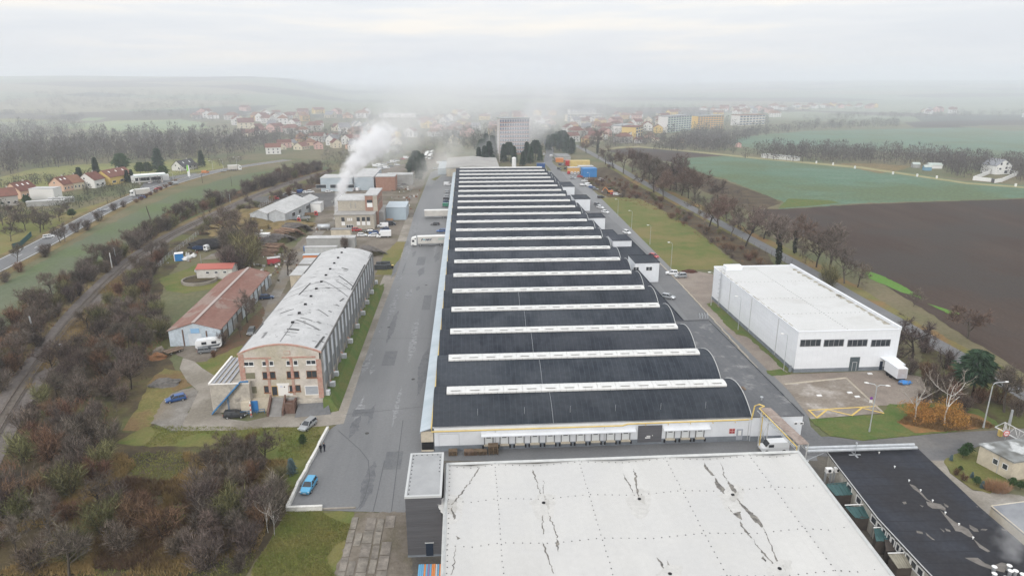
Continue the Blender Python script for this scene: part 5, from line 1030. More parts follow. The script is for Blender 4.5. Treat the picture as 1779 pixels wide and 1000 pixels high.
pxbox('container', 'pale blue shipping container in front of the long white shed', 'container', (530, 442), (585, 441), (582, 427), 2.7, mat('pale_panel', (.48, .5, .5), (.4, .42, .42), sc=.6, rough=.6), M_wroof)
pxbox('long_shed', 'long grey shed with white sheet roof behind the old hall', 'shed', (533, 432), (617, 430), (612, 409), 4.0, M_gwall, M_wroof)
for i, (px, py) in enumerate(((531, 436), )):
    p = P(px, py); mb = MB(); mb.cyl(p.x, p.y, 0, 1.9, .8, .8, 10); tag(mb.build('blue_barrel', mat('barrel_blue', (.04, .12, .3), rough=.4)), 'large blue barrel at the end of the pale container', 'barrel')
pxbox('low_shed', 'low grey flat roofed extension in front of the boiler house', 'shed', (575, 413), (610, 411), (606, 396), 3.2, B_cream, mat('dull_grey_roof', (.2, .2, .2), (.25, .25, .245), sc=.3, rough=.8))
p = P(563, 399); mb = MB(); mb.tube([(-2.8, 0, 1.4), (-2.6, 0, 1.4), (2.6, 0, 1.4), (2.8, 0, 1.4)], [.6, 1.2, 1.2, .6], 12); tkk = thing('tank', 'horizontal grey steel tank left of the boiler house', 'tank', (p.x, p.y, 0)); mb.build('vessel', B_galv, tkk, smooth=True)
for x in (-1.8, 1.8): mb = MB(); mb.box(x - .2, -1, 0, x + .2, 1, .7); mb.build('saddle', M_gwall, tkk)
# boiler house
bh = thing('boiler_house', 'tall beige boiler house with red brick tower next to the smoke plume', 'boiler house')
M_beige = mat('beige_panel', (.41, .375, .315), (.35, .32, .27), sc=.3, rough=.9, fine=1.5); M_rbrick = mat('red_brick', (.28, .16, .12), (.33, .2, .155), sc=.8, rough=.9, fine=2)
bb = P(583, 399); bc = P(650, 399); by = bb.y
mb = MB(); mb.box(bb.x, by, 0, bc.x, by + 9, 6.5); mb.build('front_block', M_beige, bh); mb = MB(); mb.box(bb.x - .4, by - .3, 6.5, bc.x + .3, by + 9, 6.8); mb.build('front_roof', mat('dull_grey_roof', (.2, .2, .2)).copy() if False else mat('greyish_roof', (.33, .32, .3), (.27, .26, .25), sc=.4, rough=.8), bh)
ux0 = onY(588, 370, by + 9).x; ux1 = onY(652, 370, by + 9).x; uxm = onY(636, 370, by + 9).x
ztop = onY(590, 349, by + 9).z
mb = MB(); mb.box(ux0, by + 9.02, 0, uxm, by + 26, ztop); mb.build('main_block', M_beige, bh); mb = MB(); mb.box(ux0 - .3, by + 8.8, ztop, uxm, by + 26.2, ztop + .4); mb.build('main_roof', M_wroof, bh)
mb = MB()
for x in (.45, .62): mb.box(ux0 + (uxm - ux0) * x, by + 8.9, 8, ux0 + (uxm - ux0) * x + .3, by + 9.02, ztop - 1)
mb.build('facade_ribs', M_gwall, bh)
zt2 = onY(640, 340, by + 8).z
mb = MB(); mb.box(uxm + .02, by + 8, 0, ux1 + 1.2, by + 28, zt2); mb.build('brick_tower', M_rbrick, bh); mb = MB(); mb.box(uxm - .2, by + 7.7, zt2, ux1 + 1.5, by + 28.3, zt2 + .4); mb.build('tower_roof', M_wroof, bh)
mb = MB(); mb.box(ux1 - .6, by + 7.9, 6.6, ux1 + 1.3, by + 8, zt2); mb.build('corner_pier', M_beige, bh)
mb = MB(); mb.box(uxm + .8, by + 7.85, zt2 - 3.2, ux1 - .9, by + 8, zt2 - 1.9, 0); mb.box(uxm + .8, by + 7.9, zt2 - 5.2, ux1 - .9, by + 8, zt2 - 3.25, 1); mb.build('hopper_window', [B_glass, B_frame], bh)
for k in range(3): window(bh, by + 11 + k * 5.5, by + 13 + k * 5.5, 9, zt2 - 2.5, ux1 + 1.22, 'x', 1, fr=M_beige)
for px in (596.5, 623, 632, 640.5):
    x = onY(px, 390, by).x; window(bh, x - .75, x + .75, 3.7, 5.6, by - .02, fr=M_beige, frw=.06); mb = MB(); mb.box(x - .75, by - .06, 1.9, x + .75, by, 3.6); mb.build('white_infill', B_frame, bh)
x = onY(607.5, 386, by).x; mb = MB()
for i in range(3): mb.box(x - .9 + i * .8, by - .06, 3.9, x - .4 + i * .8, by, 5.2)
mb.build('wall_letters', B_frame, bh)
x = onY(608, 396, by).x; window(bh, x - 1.6, x + 1.6, .2, 2.2, by - .02, mull=2)
mb = MB(); mb.add([(bc.x + .02, by + 9, 0), (bc.x + .02, by + 26, 0), (bc.x + .02, by + 26, 10), (bc.x + .02, by + 9, 6.5)], [(0, 1, 2, 3)]); mb.box(bc.x + .02, by + 12, 0, bc.x + 3, by + 30, 5.5); mb.build('side_duct', M_gwall, bh)
a = P(682, 372); flatbox('pale_shed', 'pale blue grey tin shed right of the boiler house', 'shed', bc.x + 3.2, by + 20, bc.x + 12.5, by + 36, 6, B_blue, B_blue)
a = P(665, 342)
flatbox('brick_block', 'red brick block with white roof behind the boiler house', 'building', *(lambda p: (p.x - 5, p.y, p.x + 6.5, p.y + 14))(P(668, 332)), 8.5, M_rbrick, M_wroof)
flatbox('grey_block', 'grey flat block beyond the red brick one', 'building', *(lambda p: (p.x - 5, p.y, p.x + 11, p.y + 10))(P(686, 322)), 6.5, M_gwall, M_wroof)
flatbox('blue_shed', 'long pale blue workshop with white roof in the haze left of the smoke', 'workshop', *(lambda p, q: (p.x, p.y, q.x, p.y + 16))(P(558, 333), P(612, 333)), 8, B_blue, M_wroof)
flatbox('blue_shed', 'pale workshop half hidden behind the smoke plume', 'workshop', *(lambda p, q: (p.x, p.y, q.x, p.y + 40))(P(616, 331), P(650, 331)), 8, B_blue, M_wroof)
for t_ in [o for o in COL.objects if o.name.startswith('blue_shed')][:1]:
    for k in range(3): window(t_, -12 + k * 8.2, -6 + k * 8.2, 2, 4.2, -8.01)
# twin gable shed
M_tin = mat('light_tin_wall', (.46, .48, .5), (.38, .4, .42), sc=.4, rough=.7, fine=1)
tp_ = P(447, 391); tq = P(508, 391); wd = (tq.x - tp_.x) / 2
ga = shed('gable_shed', 'left half of the twin gabled tin shed with cream roof', 'shed', (tp_.x + wd / 2, tp_.y + 22), R(-8), wd, 44, 5.2, 1.7, M_tin, M_wroof)
ga = shed('gable_shed', 'right half of the twin gabled tin shed with cream roof', 'shed', (tp_.x + wd * 1.5, tp_.y + 22), R(-8), wd, 44, 5.2, 1.7, M_tin, M_wroof, wins=[('r', -14, -10, 2, 4), ('r', -6, -2, 2, 4), ('r', 4, 8, 2, 4)])
flatbox('container', 'white container between shed and dirt track', 'container', *(lambda p: (p.x - 2, p.y, p.x + 3, p.y + 8))(P(547, 369)), 4.2, B_frame, M_wroof)
# little red roof building
p = P(372, 486); sr = shed('red_hut', 'small white plastered hut with bright red roof beside the brushwood', 'hut', (p.x, p.y + 4), R(92), 6.5, 11.5, 3.6, 1.0, mat('white_plaster', (.6, .58, .54), (.46, .44, .41), sc=.6, rough=.9), mat('bright_red_roof', (.36, .11, .085), rough=.6), wins=[('l', -4, -2.8, 2.0, 2.8), ('l', -1.2, 0, 2.0, 2.8), ('l', 1.6, 2.8, 2.0, 2.8)])
p = P(347, 489); rg = thing('round_basin', 'round concrete settling basin with brown fill', 'basin', (p.x, p.y, 0)); mb = MB(); n = 20
mb.loft([[(cos(2 * pi * i / n) * r, sin(2 * pi * i / n) * r, z) for i in range(n)] for r, z in ((5.6, 0), (5.6, 1.0), (5.1, 1.0), (5.1, .5))], caps=False); mb.build('ring', M_conc, rg); mb = MB(); mb.cyl(0, 0, .3, .55, 5.1, 5.1, 20); mb.build('fill', M_thicket, rg)
# white villa on the right
p = P(1740, 303)
vl = shed('villa', 'white gabled villa above a walled court on the far right', 'house', (p.x, p.y + 6), R(8), 13, 12, 6, 4, mat('white_plaster', (.6, .58, .54)).copy() if False else mat('villa_white', (.72, .72, .7), rough=.8), mat('slate_roof', (.24, .25, .27), (.2, .21, .23), sc=.5, rough=.7), wins=[('f', -3.6, -1.8, 6.4, 8.2), ('f', 1.2, 3.2, 6.4, 8.2), ('f', .8, 3.6, .6, 2.8), ('f', -4, -2, 3.2, 4.6), ('f', 1, 3, 3.6, 5.2)])
cw_ = [P(1690, 313), P(1722, 316), P(1727, 318), P(1740, 316), P(1768, 304), P(1752, 300), P(1722, 301)]
vw = thing('court_wall', 'white courtyard wall with dark gate in front of the villa', 'wall')
for i in range(7):
    a, b = cw_[i], cw_[(i + 1) % 7]; mb = MB(); d = (b - a).normalized(); nn = Vector((-d.y, d.x, 0)) * .2
    h = 2.4; mb.add([a - nn, b - nn, b + nn, a + nn] + [v + Vector((0, 0, h)) for v in (a - nn, b - nn, b + nn, a + nn)], [(0, 1, 5, 4), (1, 2, 6, 5), (2, 3, 7, 6), (3, 0, 4, 7), (4, 5, 6, 7)]); mb.build('gate' if i in (1,) else 'wall_panel', B_dgrey if i == 1 else B_frame, vw)
a, b = P(1322, 274), P(1383, 280); d = (b - a); nn = Vector((-d.y, d.x, 0)).normalized() * 6; mb = MB(); mb.prism([tuple((a).xy), tuple((b).xy), tuple((b + nn).xy), tuple((a + nn).xy)], 0, 3); lw = thing('long_white_shed', 'long low white shed at the far edge of the green field', 'shed'); mb.build('wall', B_frame, lw); mb = MB(); mb.prism([tuple((a - nn * .05).xy), tuple((b - nn * .05).xy), tuple((b + nn * 1.05).xy), tuple((a + nn * 1.05).xy)], 3, 3.2); mb.build('roof', M_wroof, lw)
for i, (px, py, w_, m, l) in enumerate(((1622, 292, 9, B_frame, 'small pale cabin left of the villa under dark trees'), (1610, 296, 5, mat('cabin_blue', (.15, .3, .42), rough=.7), 'tiny blue garden hut beside the pale cabin'), (1590, 291, 5, M_gwall, 'grey garden hut at the stubble field end'))):
    p = P(px, py); shed('cabin', l, 'cabin', (p.x, p.y), R(80), w_ * .7, w_, 2.6, 1.2, m, mat('cabin_roof', (.4, .45, .42), rough=.7))
# ================================================================== VEHICLES
M_tyre = mat('tyre', (.022, .022, .023), rough=.85); M_rim = mat('alloy', (.45, .46, .47), rough=.35, metal=.6)
M_cglass = mat('car_glass', (.02, .024, .03), rough=.08, spec=.6); M_lamp = mat('lamp_lens', (.7, .72, .72), rough=.15); M_tail = mat('tail_lens', (.35, .02, .02), rough=.25)
def cpaint(n, c, metal=.15): return mat('car_' + n, c, rough=.28, spec=.5, metal=metal)
CP = {'white': cpaint('white', (.72, .73, .74), 0), 'silver': cpaint('silver', (.42, .44, .46), .5), 'grey': cpaint('grey', (.16, .17, .18), .3), 'dark': cpaint('dark', (.03, .033, .038), .2), 'blue': cpaint('blue', (.03, .09, .26), .3), 'light blue': cpaint('light_blue', (.09, .34, .55), .2),
      'red': cpaint('red', (.42, .04, .04), .1), 'green': cpaint('green', (.04, .2, .13), .1), 'orange': cpaint('orange', (.55, .2, .05), 0), 'navy': cpaint('navy', (.02, .05, .12), .3), 'brown': cpaint('brown', (.2, .13, .08), 0), 'yellow': cpaint('yellow', (.6, .42, .08), 0), 'beige': cpaint('beige', (.4, .38, .33), .2)}
def wheel(par, x, y, r=.32, w=.2, m=None):
    mb = MB(); mb.tube([(x, y - w / 2, r), (x, y + w / 2, r)], r, 12); o = mb.build('wheel', M_tyre, par); mb = MB(); s = 1 if y > 0 else -1
    mb.tube([(x, y + s * (w / 2 - .01), r), (x, y + s * (w / 2 + .015), r)], r * .62, 8); mb.build('rim', M_rim, o)
def make_car(kind, par, m):
    van = kind in ('van', 'box_van')
    if not van:
        back = -1.98 if kind == 'estate' else -1.75; top = 1.5 if kind != 'suv' else 1.68; k = 1.1 if kind == 'suv' else 1
        st = [(2.12, .6, .40, .60), (2.08, .74, .32, .72), (1.6, .86, .3, .84), (.95, .89, .3, .94), (-.3, .9, .3, .96), (-1.6, .9, .3, .98), (-2.02, .86, .34, .94), (-2.14, .74, .42, .78)]
        mb = MB(); mb.loft([[(x, -w * .92, z0), (x, -w, .62), (x, -w * .9, z1 * k), (x, w * .9, z1 * k), (x, w, .62), (x, w * .92, z0)] for x, w, z0, z1 in st]); b = mb.build('body', m, par, smooth=False)
        xb = -2.0 if kind == 'estate' else -1.95
        lo = [(.98, -.8), (.98, .8), (xb, .8), (xb, -.8)]; hi = [(.2, -.62), (.2, .62), (back + .1, .62), (back + .1, -.62)]; zl, zh = .93 * k, top - .05
        mb = MB(); mb.add([(x, y, zl) for x, y in lo] + [(x, y, zh) for x, y in hi], [(0, 1, 5, 4), (1, 2, 6, 5), (2, 3, 7, 6), (3, 0, 4, 7), (4, 5, 6, 7)]); mb.build('windows', M_cglass, par)
        mb = MB(); mb.loft([[(x, -.64, zh), (x, -.6, zh + .06), (x, .6, zh + .06), (x, .64, zh)] for x in (.24, -.4, back + .05)])
        for i in range(4): mb.bar((*lo[i], zl), (*hi[i], zh), .09)
        for s in (-1, 1): mb.bar((-.5, s * .82, zl), (-.5, s * .64, zh), .09)
        mb.build('roof', m, par)
        for x in (1.32, -1.3):
            for y in (-.8, .8): wheel(par, x, y)
        for s in (-1, 1):
            mb = MB(); mb.box(2.02, s * .72 - .14, .6, 2.11, s * .62 + .1, .74); mb.build('headlight', M_lamp, par)
            mb = MB(); mb.box(-2.14, s * .72 - .1, .7, -2.07, s * .72 + .1, .92); mb.build('tail_light', M_tail, par)
        mb = MB(); mb.box(2.1, -.26, .4, 2.14, .26, .5); mb.build('number_plate', M_lamp, par)
        for s in (-1, 1): mb = MB(); mb.box(.75, s * .98 - .08, .95, .9, s * .98 + .08, 1.08); mb.build('mirror', M_tyre, par)
    elif kind == 'van':
        st = [(2.55, .75, .45, .8), (2.4, .92, .35, 1.05), (1.75, .97, .32, 1.2), (1.1, .97, .32, 1.98), (.9, .97, .32, 2.05), (-2.4, .97, .34, 2.08), (-2.5, .94, .38, 2.0)]
        mb = MB(); mb.loft([[(x, -w, z0), (x, -w, min(1.1, z1)), (x, -w * .88, z1), (x, w * .88, z1), (x, w, min(1.1, z1)), (x, w, z0)] for x, w, z0, z1 in st]); mb.build('body', m, par)
        mb = MB(); mb.add([(1.78, -.8, 1.24), (1.78, .8, 1.24), (1.16, .78, 1.94), (1.16, -.78, 1.94)], [(0, 1, 2, 3)])
        for s in (-1, 1): mb.box(.4, s * .955 - .03, 1.2, 1.35, s * .955 + .03, 1.7)
        mb.v = [(x + .03, y, z + .03) for x, y, z in mb.v]; mb.build('windows', M_cglass, par)
        for x in (1.65, -1.55):
            for y in (-.88, .88): wheel(par, x, y, .34)
        for s in (-1, 1): mb = MB(); mb.box(2.4, s * .76 - .12, .75, 2.52, s * .76 + .12, .95); mb.build('headlight', M_lamp, par); mb = MB(); mb.box(-2.54, s * .85 - .07, .8, -2.48, s * .85 + .07, 1.3); mb.build('tail_light', M_tail, par)
    else:
        st = [(3.1, .8, .5, .85), (2.95, .95, .4, 1.1), (2.35, .98, .38, 1.25), (1.75, .98, .38, 2.1), (1.5, .98, .38, 2.2), (1.3, .98, .38, 2.2)]
        mb = MB(); mb.loft([[(x, -w, z0), (x, -w, min(1.1, z1)), (x, -w * .88, z1), (x, w * .88, z1), (x, w, min(1.1, z1)), (x, w, z0)] for x, w, z0, z1 in st]); mb.build('body', m, par)
        mb = MB(); mb.box(-3.1, -1.08, .8, 1.25, 1.08, 3.05); mb.loft([[(1.25, -1.08, 2.2), (1.25, 1.08, 2.2), (1.25, 1.08, 3.05), (1.25, -1.08, 3.05)], [(2.0, -.8, 2.15), (2.0, .8, 2.15), (1.6, .9, 2.9), (1.6, -.9, 2.9)]]); mb.build('cargo_box', CP['white'], par)
        mb = MB(); mb.add([(2.4, -.8, 1.3), (2.4, .8, 1.3), (1.83, .78, 2.05), (1.83, -.78, 2.05)], [(0, 1, 2, 3)])
        for s in (-1, 1): mb.box(1.3, s * .965 - .03, 1.25, 2.0, s * .965 + .03, 1.8)
        mb.v = [(x + .03, y, z + .03) for x, y, z in mb.v]; mb.build('windows', M_cglass, par)
        for x in (2.1, -1.8):
            for y in (-.88, .88): wheel(par, x, y, .36)
        mb = MB(); mb.box(-3.0, -.9, .5, 1.3, .9, .8); mb.build('chassis', M_tyre, par)
PROTO = {}
def car(label, px, py, ang, colour, kind='hatch', scale=1, group=None, cat=None):
    p = P(px, py); cat = cat or ('van' if 'van' in kind else 'car'); nm = {'van': 'parked_van', 'box_van': 'box_van'}.get(kind, 'parked_car')
    if kind not in PROTO:
        t = PROTO[kind] = thing(nm, label, cat, p, R(ang), group); make_car(kind, t, CP[colour])
        for c in t.children:
            if c.name.split('.')[0] in ('body', 'roof'): c.material_slots[0].link = 'OBJECT'; c.material_slots[0].material = CP[colour]
        t.scale = (scale,) * 3; return t
    return copy_tree(PROTO[kind], p, R(ang), label, group, scale, {'body': CP[colour], 'roof': CP[colour]})
def ang2(r, f): a, b = P(*r), P(*f); return math.degrees(math.atan2(b.y - a.y, b.x - a.x))
car('light blue hatchback parked alone on the asphalt near the low white wall', 537, 848, ang2((545, 834), (529, 860)), 'light blue')
car('silver family car parked on the grass below the concrete road', 535, 742, ang2((546, 733), (526, 749)), 'silver', 'estate')
car('blue hatchback parked on the gravel near the thicket', 306, 696, ang2((320, 691), (292, 697)), 'blue', scale=.95)
car('dark car parked behind the blue railing of the old hall', 409, 724, 4, 'dark', 'estate')
car('dark grey car between the red roofed shed and the old hall', 437, 579, ang2((441, 571), (433, 585)), 'grey')
car('dark pick-up like car parked in front of the white caravan', 360, 612, 12, 'grey', 'estate')
car('navy car at the far corner of the red roofed shed', 464, 519, 10, 'navy')
car('white van parked under the pipe bridge before the hall', 1343, 782, 181, 'white', 'van')
car('white car with open dark door on the paved yard', 1167, 477, 165, 'white', 'suv')
car('silver car parked nose left, just right of the white one, on the paved yard', 1182, 482, 184, 'silver', 'suv')
car('red car beside the factory road lawn', 1136, 447, -62, 'red')
car('white car driving on the factory road by the flat annexes', 1089, 406, -65, 'white', 'suv')
car('silver car parked on the strip behind the narrow lean-to', 1161, 518, -35, 'silver')
for px, py, a, c, k, l in ((1051.5, 370, -55, 'white', 'hatch', 'white car at the road edge, nearest of the three by the lawn'), (1043, 362, -55, 'white', 'estate', 'white estate car, middle of the three at the lawn edge'), (1038, 357, -55, 'grey', 'hatch', 'grey car, farthest of the three at the lawn edge'),
    (1044, 344, 25, 'dark', 'estate', 'dark estate car alone at the corner of the lawn'), (1013, 323, -20, 'grey', 'estate', 'dark grey estate at the left of the row beside the dirt bank'), (1022, 323.5, -60, 'white', 'van', 'white van in the row beside the dirt bank'), (1028.5, 327, -40, 'blue', 'estate', 'blue estate car in the row beside the dirt bank'), (1034, 330, -40, 'grey', 'hatch', 'grey hatchback at the right end of the dirt bank row'),
    (988, 302, 80, 'red', 'van', 'red van left of three white cars at the blue hall'), (993.5, 302, 80, 'white', 'hatch', 'first white car left of the blue hall'), (999, 302.5, 80, 'white', 'suv', 'second white car left of the blue hall'), (1004.5, 302, 80, 'white', 'estate', 'third white car, closest to the blue hall'),
    (996, 311, -50, 'silver', 'estate', 'silver car by the road below the three white ones'), (1008, 308, 10, 'red', 'hatch', 'dark red car in front of the blue hall corner'), (1016, 316, 5, 'white', 'estate', 'white car on the grass before the blue hall'), (1021, 313, 5, 'silver', 'hatch', 'silver car beside the lamp before the blue hall'), (1045, 314, 10, 'white', 'suv', 'white car right of the blue hall by the bank'),
    (973.5, 287, 60, 'navy', 'estate', 'navy car on the road side by the lot entrance'), (979.5, 287.5, 60, 'silver', 'hatch', 'silver car next to the navy one at the lot'), (972, 294.5, -60, 'dark', 'hatch', 'dark car driving past the end of the hall'), (982.5, 294, 70, 'dark', 'suv', 'dark off-roader at the white and orange container'), (958.5, 272.5, 60, 'white', 'van', 'white van at the far left of the lot'), (962, 272, 60, 'white', 'hatch', 'white car beside the far van in the lot'), (963, 279.5, 10, 'silver', 'estate', 'silver car before the orange container'),
    (1066.5, 338, 10, 'red', 'hatch', 'red car parked beside the digger'), (1071.5, 339, -5, 'white', 'estate', 'white car parked beside the digger'), (945, 269, 80, 'white', 'hatch', 'white car far up the factory road'),
    (665, 394.5, 185, 'white', 'van', 'white van in front of the boiler house'), (678, 391.5, 5, 'dark', 'van', 'dark van behind the white one at the boiler house'), (668.5, 401, 190, 'navy', 'suv', 'navy car between the two white vans by the boiler house'), (649, 406.5, 200, 'blue', 'estate', 'blue estate car left of the navy one'), (641, 403.5, 175, 'dark', 'estate', 'dark car near the boiler house door'), (648, 411, 190, 'white', 'hatch', 'white car tucked beside the white box van'), (620, 401.5, 15, 'red', 'suv', 'red vehicle by the low grey extension'), (629.5, 410.5, 5, 'white', 'hatch', 'white car under the bare bush by the long shed'),
    (667, 412.5, 182, 'white', 'box_van', 'white box van parked at the edge of the yard'), (756, 391, 178, 'dark', 'estate', 'dark estate car in the yard between trailer and lorry'), (766.5, 403, 178, 'blue', 'estate', 'blue estate car just behind the lettered lorry'),
    (494, 342, 20, 'grey', 'estate', 'grey car at the fence of the dark lot'), (501, 339.5, 20, 'dark', 'hatch', 'dark car second along the dark lot fence'), (508, 337, 20, 'white', 'hatch', 'white car third along the dark lot fence'), (520, 343, 10, 'dark', 'estate', 'dark car in the open of the dark lot'), (523, 335, 60, 'blue', 'van', 'blue van at the back of the dark lot'), (532, 335.5, 30, 'white', 'hatch', 'white car left in the pair at the back of the dark lot'), (539.6, 335, 30, 'white', 'suv', 'white car right in the pair at the back of the dark lot'), (572, 334, 30, 'white', 'hatch', 'white car in front of the pale workshop'), (477, 347, 5, 'red', 'van', 'bright red van at the left of the dark lot'),
    (614, 331, 80, 'white', 'van', 'white van left of two behind the boiler house'), (622.6, 331, 80, 'white', 'van', 'white van right of two behind the boiler house'),
    (778, 322, 5, 'white', 'van', 'white van beside the hall canopy, farthest of the canopy row'), (779, 335, 5, 'silver', 'estate', 'silver car beside the hall canopy'), (778, 343, 5, 'silver', 'hatch', 'silver hatchback in the canopy row'), (776.5, 347, 5, 'dark', 'estate', 'dark car in the canopy row'), (776, 353, 5, 'navy', 'suv', 'navy car in the canopy row'), (777, 359, 5, 'green', 'van', 'green van nearest in the canopy row'),
    (764, 285, 10, 'white', 'van', 'white van in the lot by the pale hall'), (773, 281, 15, 'silver', 'estate', 'silver car in the lot by the pale hall'), (779, 284, 60, 'navy', 'hatch', 'navy car against the pale side shed'), (757, 294, 20, 'white', 'estate', 'white car at the front left of the pale hall lot'), (767, 297, -15, 'beige', 'estate', 'beige car on the grass by the pale hall lot'), (775, 293, 15, 'white', 'hatch', 'white car in the middle of the pale hall lot'), (782, 291, 60, 'silver', 'hatch', 'silver car at the corner of the pale hall'),
    (703, 322, 10, 'dark', 'estate', 'dark car by the grey flat block'), (694, 326, 0, 'silver', 'hatch', 'silver car by the red brick block'), (641, 322, 10, 'dark', 'suv', 'dark car left of the brick block'), (628, 318, 20, 'dark', 'estate', 'dark car by the pale workshop wall'), (450, 482, 170, 'white', 'hatch', 'white wrecked car among scrap by the red shed'),
    (85, 413, 40, 'white', 'estate', 'white car on the main road passing the lone bare trees'), (177, 367, 35, 'silver', 'estate', 'silver car on the main road by the bushes'), (275, 329, 200, 'red', 'hatch', 'red and white car leaving the filling station'), (302.5, 321, 215, 'silver', 'van', 'silver van on the main road after the filling station'), (357, 301, 30, 'orange', 'van', 'orange van on the main road by the green sign'), (388, 298.5, 30, 'silver', 'estate', 'silver car far along the main road'), (246, 345, 215, 'blue', 'hatch', 'small blue car behind the lorry on the main road'), (262, 318, 90, 'white', 'hatch', 'white car at the pumps of the filling station')):
    car(l, px, py, a, c, k)
for i, (px, py) in enumerate(((653, 290), (660, 288.5), (668, 287), (676, 284), (683, 282.5), (690, 280.5), (700, 277.5), (706, 275.5), (662, 294.5), (671, 293), (680, 290), (690, 287.5))):
    car(['white van', 'pale van', 'white car', 'silver car', 'white van', 'white car', 'red car', 'white van', 'silver van', 'white van', 'grey car', 'white car'][i] + ' in the vehicle store behind the brick block, ' + ['far left of the back row', 'second in the back row', 'third in the back row', 'fourth in the back row', 'fifth in the back row', 'sixth in the back row', 'next to the dark conifers', 'last of the back row', 'left of the front row', 'second in the front row', 'third in the front row', 'right of the front row'][i],
        px, py, 15, ['white', 'white', 'white', 'silver', 'white', 'white', 'red', 'white', 'silver', 'white', 'grey', 'white'][i], ['van', 'van', 'estate', 'estate', 'van', 'suv', 'estate', 'van', 'van', 'van', 'hatch', 'estate'][i], group='vehicles in the store behind the brick block')
# lettered articulated lorry
def lorry(label, loc, rz, letter=False, cab=True, length=13.2):
    t = thing('articulated_lorry' if cab else 'semi_trailer', label, 'lorry' if cab else 'trailer', loc, rz)
    M_tarp = mat('lorry_tarp', (.55, .53, .49), (.47, .45, .42), sc=.5, rough=.6)
    mb = MB(); mb.box(0, -1.25, 1.15, length, 1.25, 3.9); mb.box(-.05, -1.27, 3.9, length + .05, 1.27, 4.0); mb.build('trailer_box', M_tarp, t)
    mb = MB(); mb.box(-.1, -1.26, 3.78, length + .1, 1.26, 4.03); mb.build('trailer_roof', mat('trailer_white', (.7, .7, .68), rough=.6), t)
    mb = MB(); mb.box(.3, -1.1, .8, length, 1.1, 1.14); mb.box(4.5, -1.2, .45, 7.5, -1.1, 1.0); mb.box(4.5, 1.1, .45, 7.5, 1.2, 1.0); mb.build('chassis', B_grey, t)
    for x in (length - 4.2, length - 2.9, length - 1.6):
        for y in (-1.05, 1.05): wheel(t, x, y, .5, .3)
    if cab:
        mb = MB(); mb.loft([[(x, -1.2, .5), (x, -1.2, z), (x, 1.2, z), (x, 1.2, .5)] for x, z in ((-2.75, 1.7), (-2.6, 2.9), (-2.3, 3.4), (-1.2, 3.8), (-.55, 3.85))]); mb.build('cab', mat('trailer_white', (.7, .7, .68)), t)
        mb = MB(); mb.add([(-2.79, -1.1, 1.75), (-2.79, 1.1, 1.75), (-2.62, 1.1, 2.85), (-2.62, -1.1, 2.85)], [(0, 3, 2, 1)]); mb.build('windscreen', M_cglass, t)
        for s in (-1, 1): mb = MB(); mb.box(-2.3, s * 1.21 - .02, 1.9, -1.4, s * 1.21 + .02, 2.7); mb.build('side_window', M_cglass, t); mb = MB(); mb.box(-1.2, s * 1.21 - .02, 3.0, -.75, s * 1.21 + .02, 3.4); mb.build('sleeper_window', M_cglass, t)
        for x in (-2.0, .9):
            for y in (-1.05, 1.05): wheel(t, x, y, .5, .3)
    if letter:
        c1 = mat('letter_slate', (.03, .05, .09), rough=.6); c2 = mat('letter_teal', (.1, .35, .42), rough=.6)
        ftext('P', 1.15, c1, t, (1.3, -1.28, 2.35), shear=.3, bold=.06); ftext('NAV', 1.15, c1, t, (2.95, -1.28, 2.35), shear=.3, bold=.06)
        mb = MB(); q = [(2.15, 2.75), (2.5, 3.2), (2.9, 2.8), (2.55, 2.35)]; mb.add([(x, -1.285, z) for x, z in q], [(0, 3, 2, 1)]); mb.build('emblem', c2, t)
        mb = MB(); mb.add([(x, -1.28, z) for x, z in ((8.0, 2.5), (8.2, 3.1), (11.0, 3.3), (10.8, 2.6))], [(0, 1, 2, 3)][::-1]); mb.build('faded_print', mat('faded_green', (.36, .44, .41), rough=.6), t)
    return t
p = P(721, 427); lorry('white articulated lorry with dark lettering backed against the hall canopy', (p.x + 1.2, p.y, 0), R(4), True)
p = P(738, 379); lorry('long pale semi-trailer without tractor standing in the yard', (p.x, p.y, 0), R(2), cab=False)
for i, (px, py) in enumerate(((742, 272), (749, 270.5), (747, 276.5), (740, 275.5))): p = P(px, py); t = lorry('white tall truck body behind the conifers, ' + ('back left', 'back right', 'front right', 'front left')[i] + ' of four', (p.x, p.y, 0), R(80), cab=True, length=7.5); t['group'] = 'white trucks behind the conifers'
p = P(236, 341); lorry('white lorry driving on the main road past the filling station', (p.x, p.y, 0), R(38), cab=True, length=7.5)
p = P(413, 296); lorry('white lorry far along the main road at the roundabout', (p.x, p.y, 0), R(200), cab=True, length=6.5)
# caravan
p = P(362, 607); cvn = thing('caravan', 'white caravan with dark stripe outside the red roofed shed', 'caravan', (p.x, p.y + 1.0, 0), R(14))
mb = MB(); mb.loft([[(x, -1.1, z0), (x, -1.15, 1.5), (x, -1.0, z1), (x, 1.0, z1), (x, 1.15, 1.5), (x, 1.1, z0)] for x, z0, z1 in ((-3.1, .9, 2.0), (-2.7, .5, 2.55), (0, .45, 2.7), (2.6, .5, 2.6), (3.0, .9, 2.2))]); mb.build('body', CP['white'], cvn)
for x in (-1.6, .7): window(cvn, x, x + 1.1, 1.55, 2.15, -1.13, fr=M_tyre, frw=.05)
mb = MB(); mb.add([(x, -1.17, z) for x, z in ((-2.6, .9), (2.3, .8), (2.9, 1.6), (2.0, 1.3), (-2.6, 1.1))], [(0, 1, 2, 3, 4)]); mb.build('stripe', mat('charcoal_stripe', (.1, .11, .12)), cvn)
for y in (-1.0, 1.0): wheel(cvn, 0, y, .33)
for x in (-1.2, .6): mb = MB(); mb.box(x, -.3, 2.66, x + .6, .3, 2.78); mb.build('roof_hatch', B_frame, cvn)
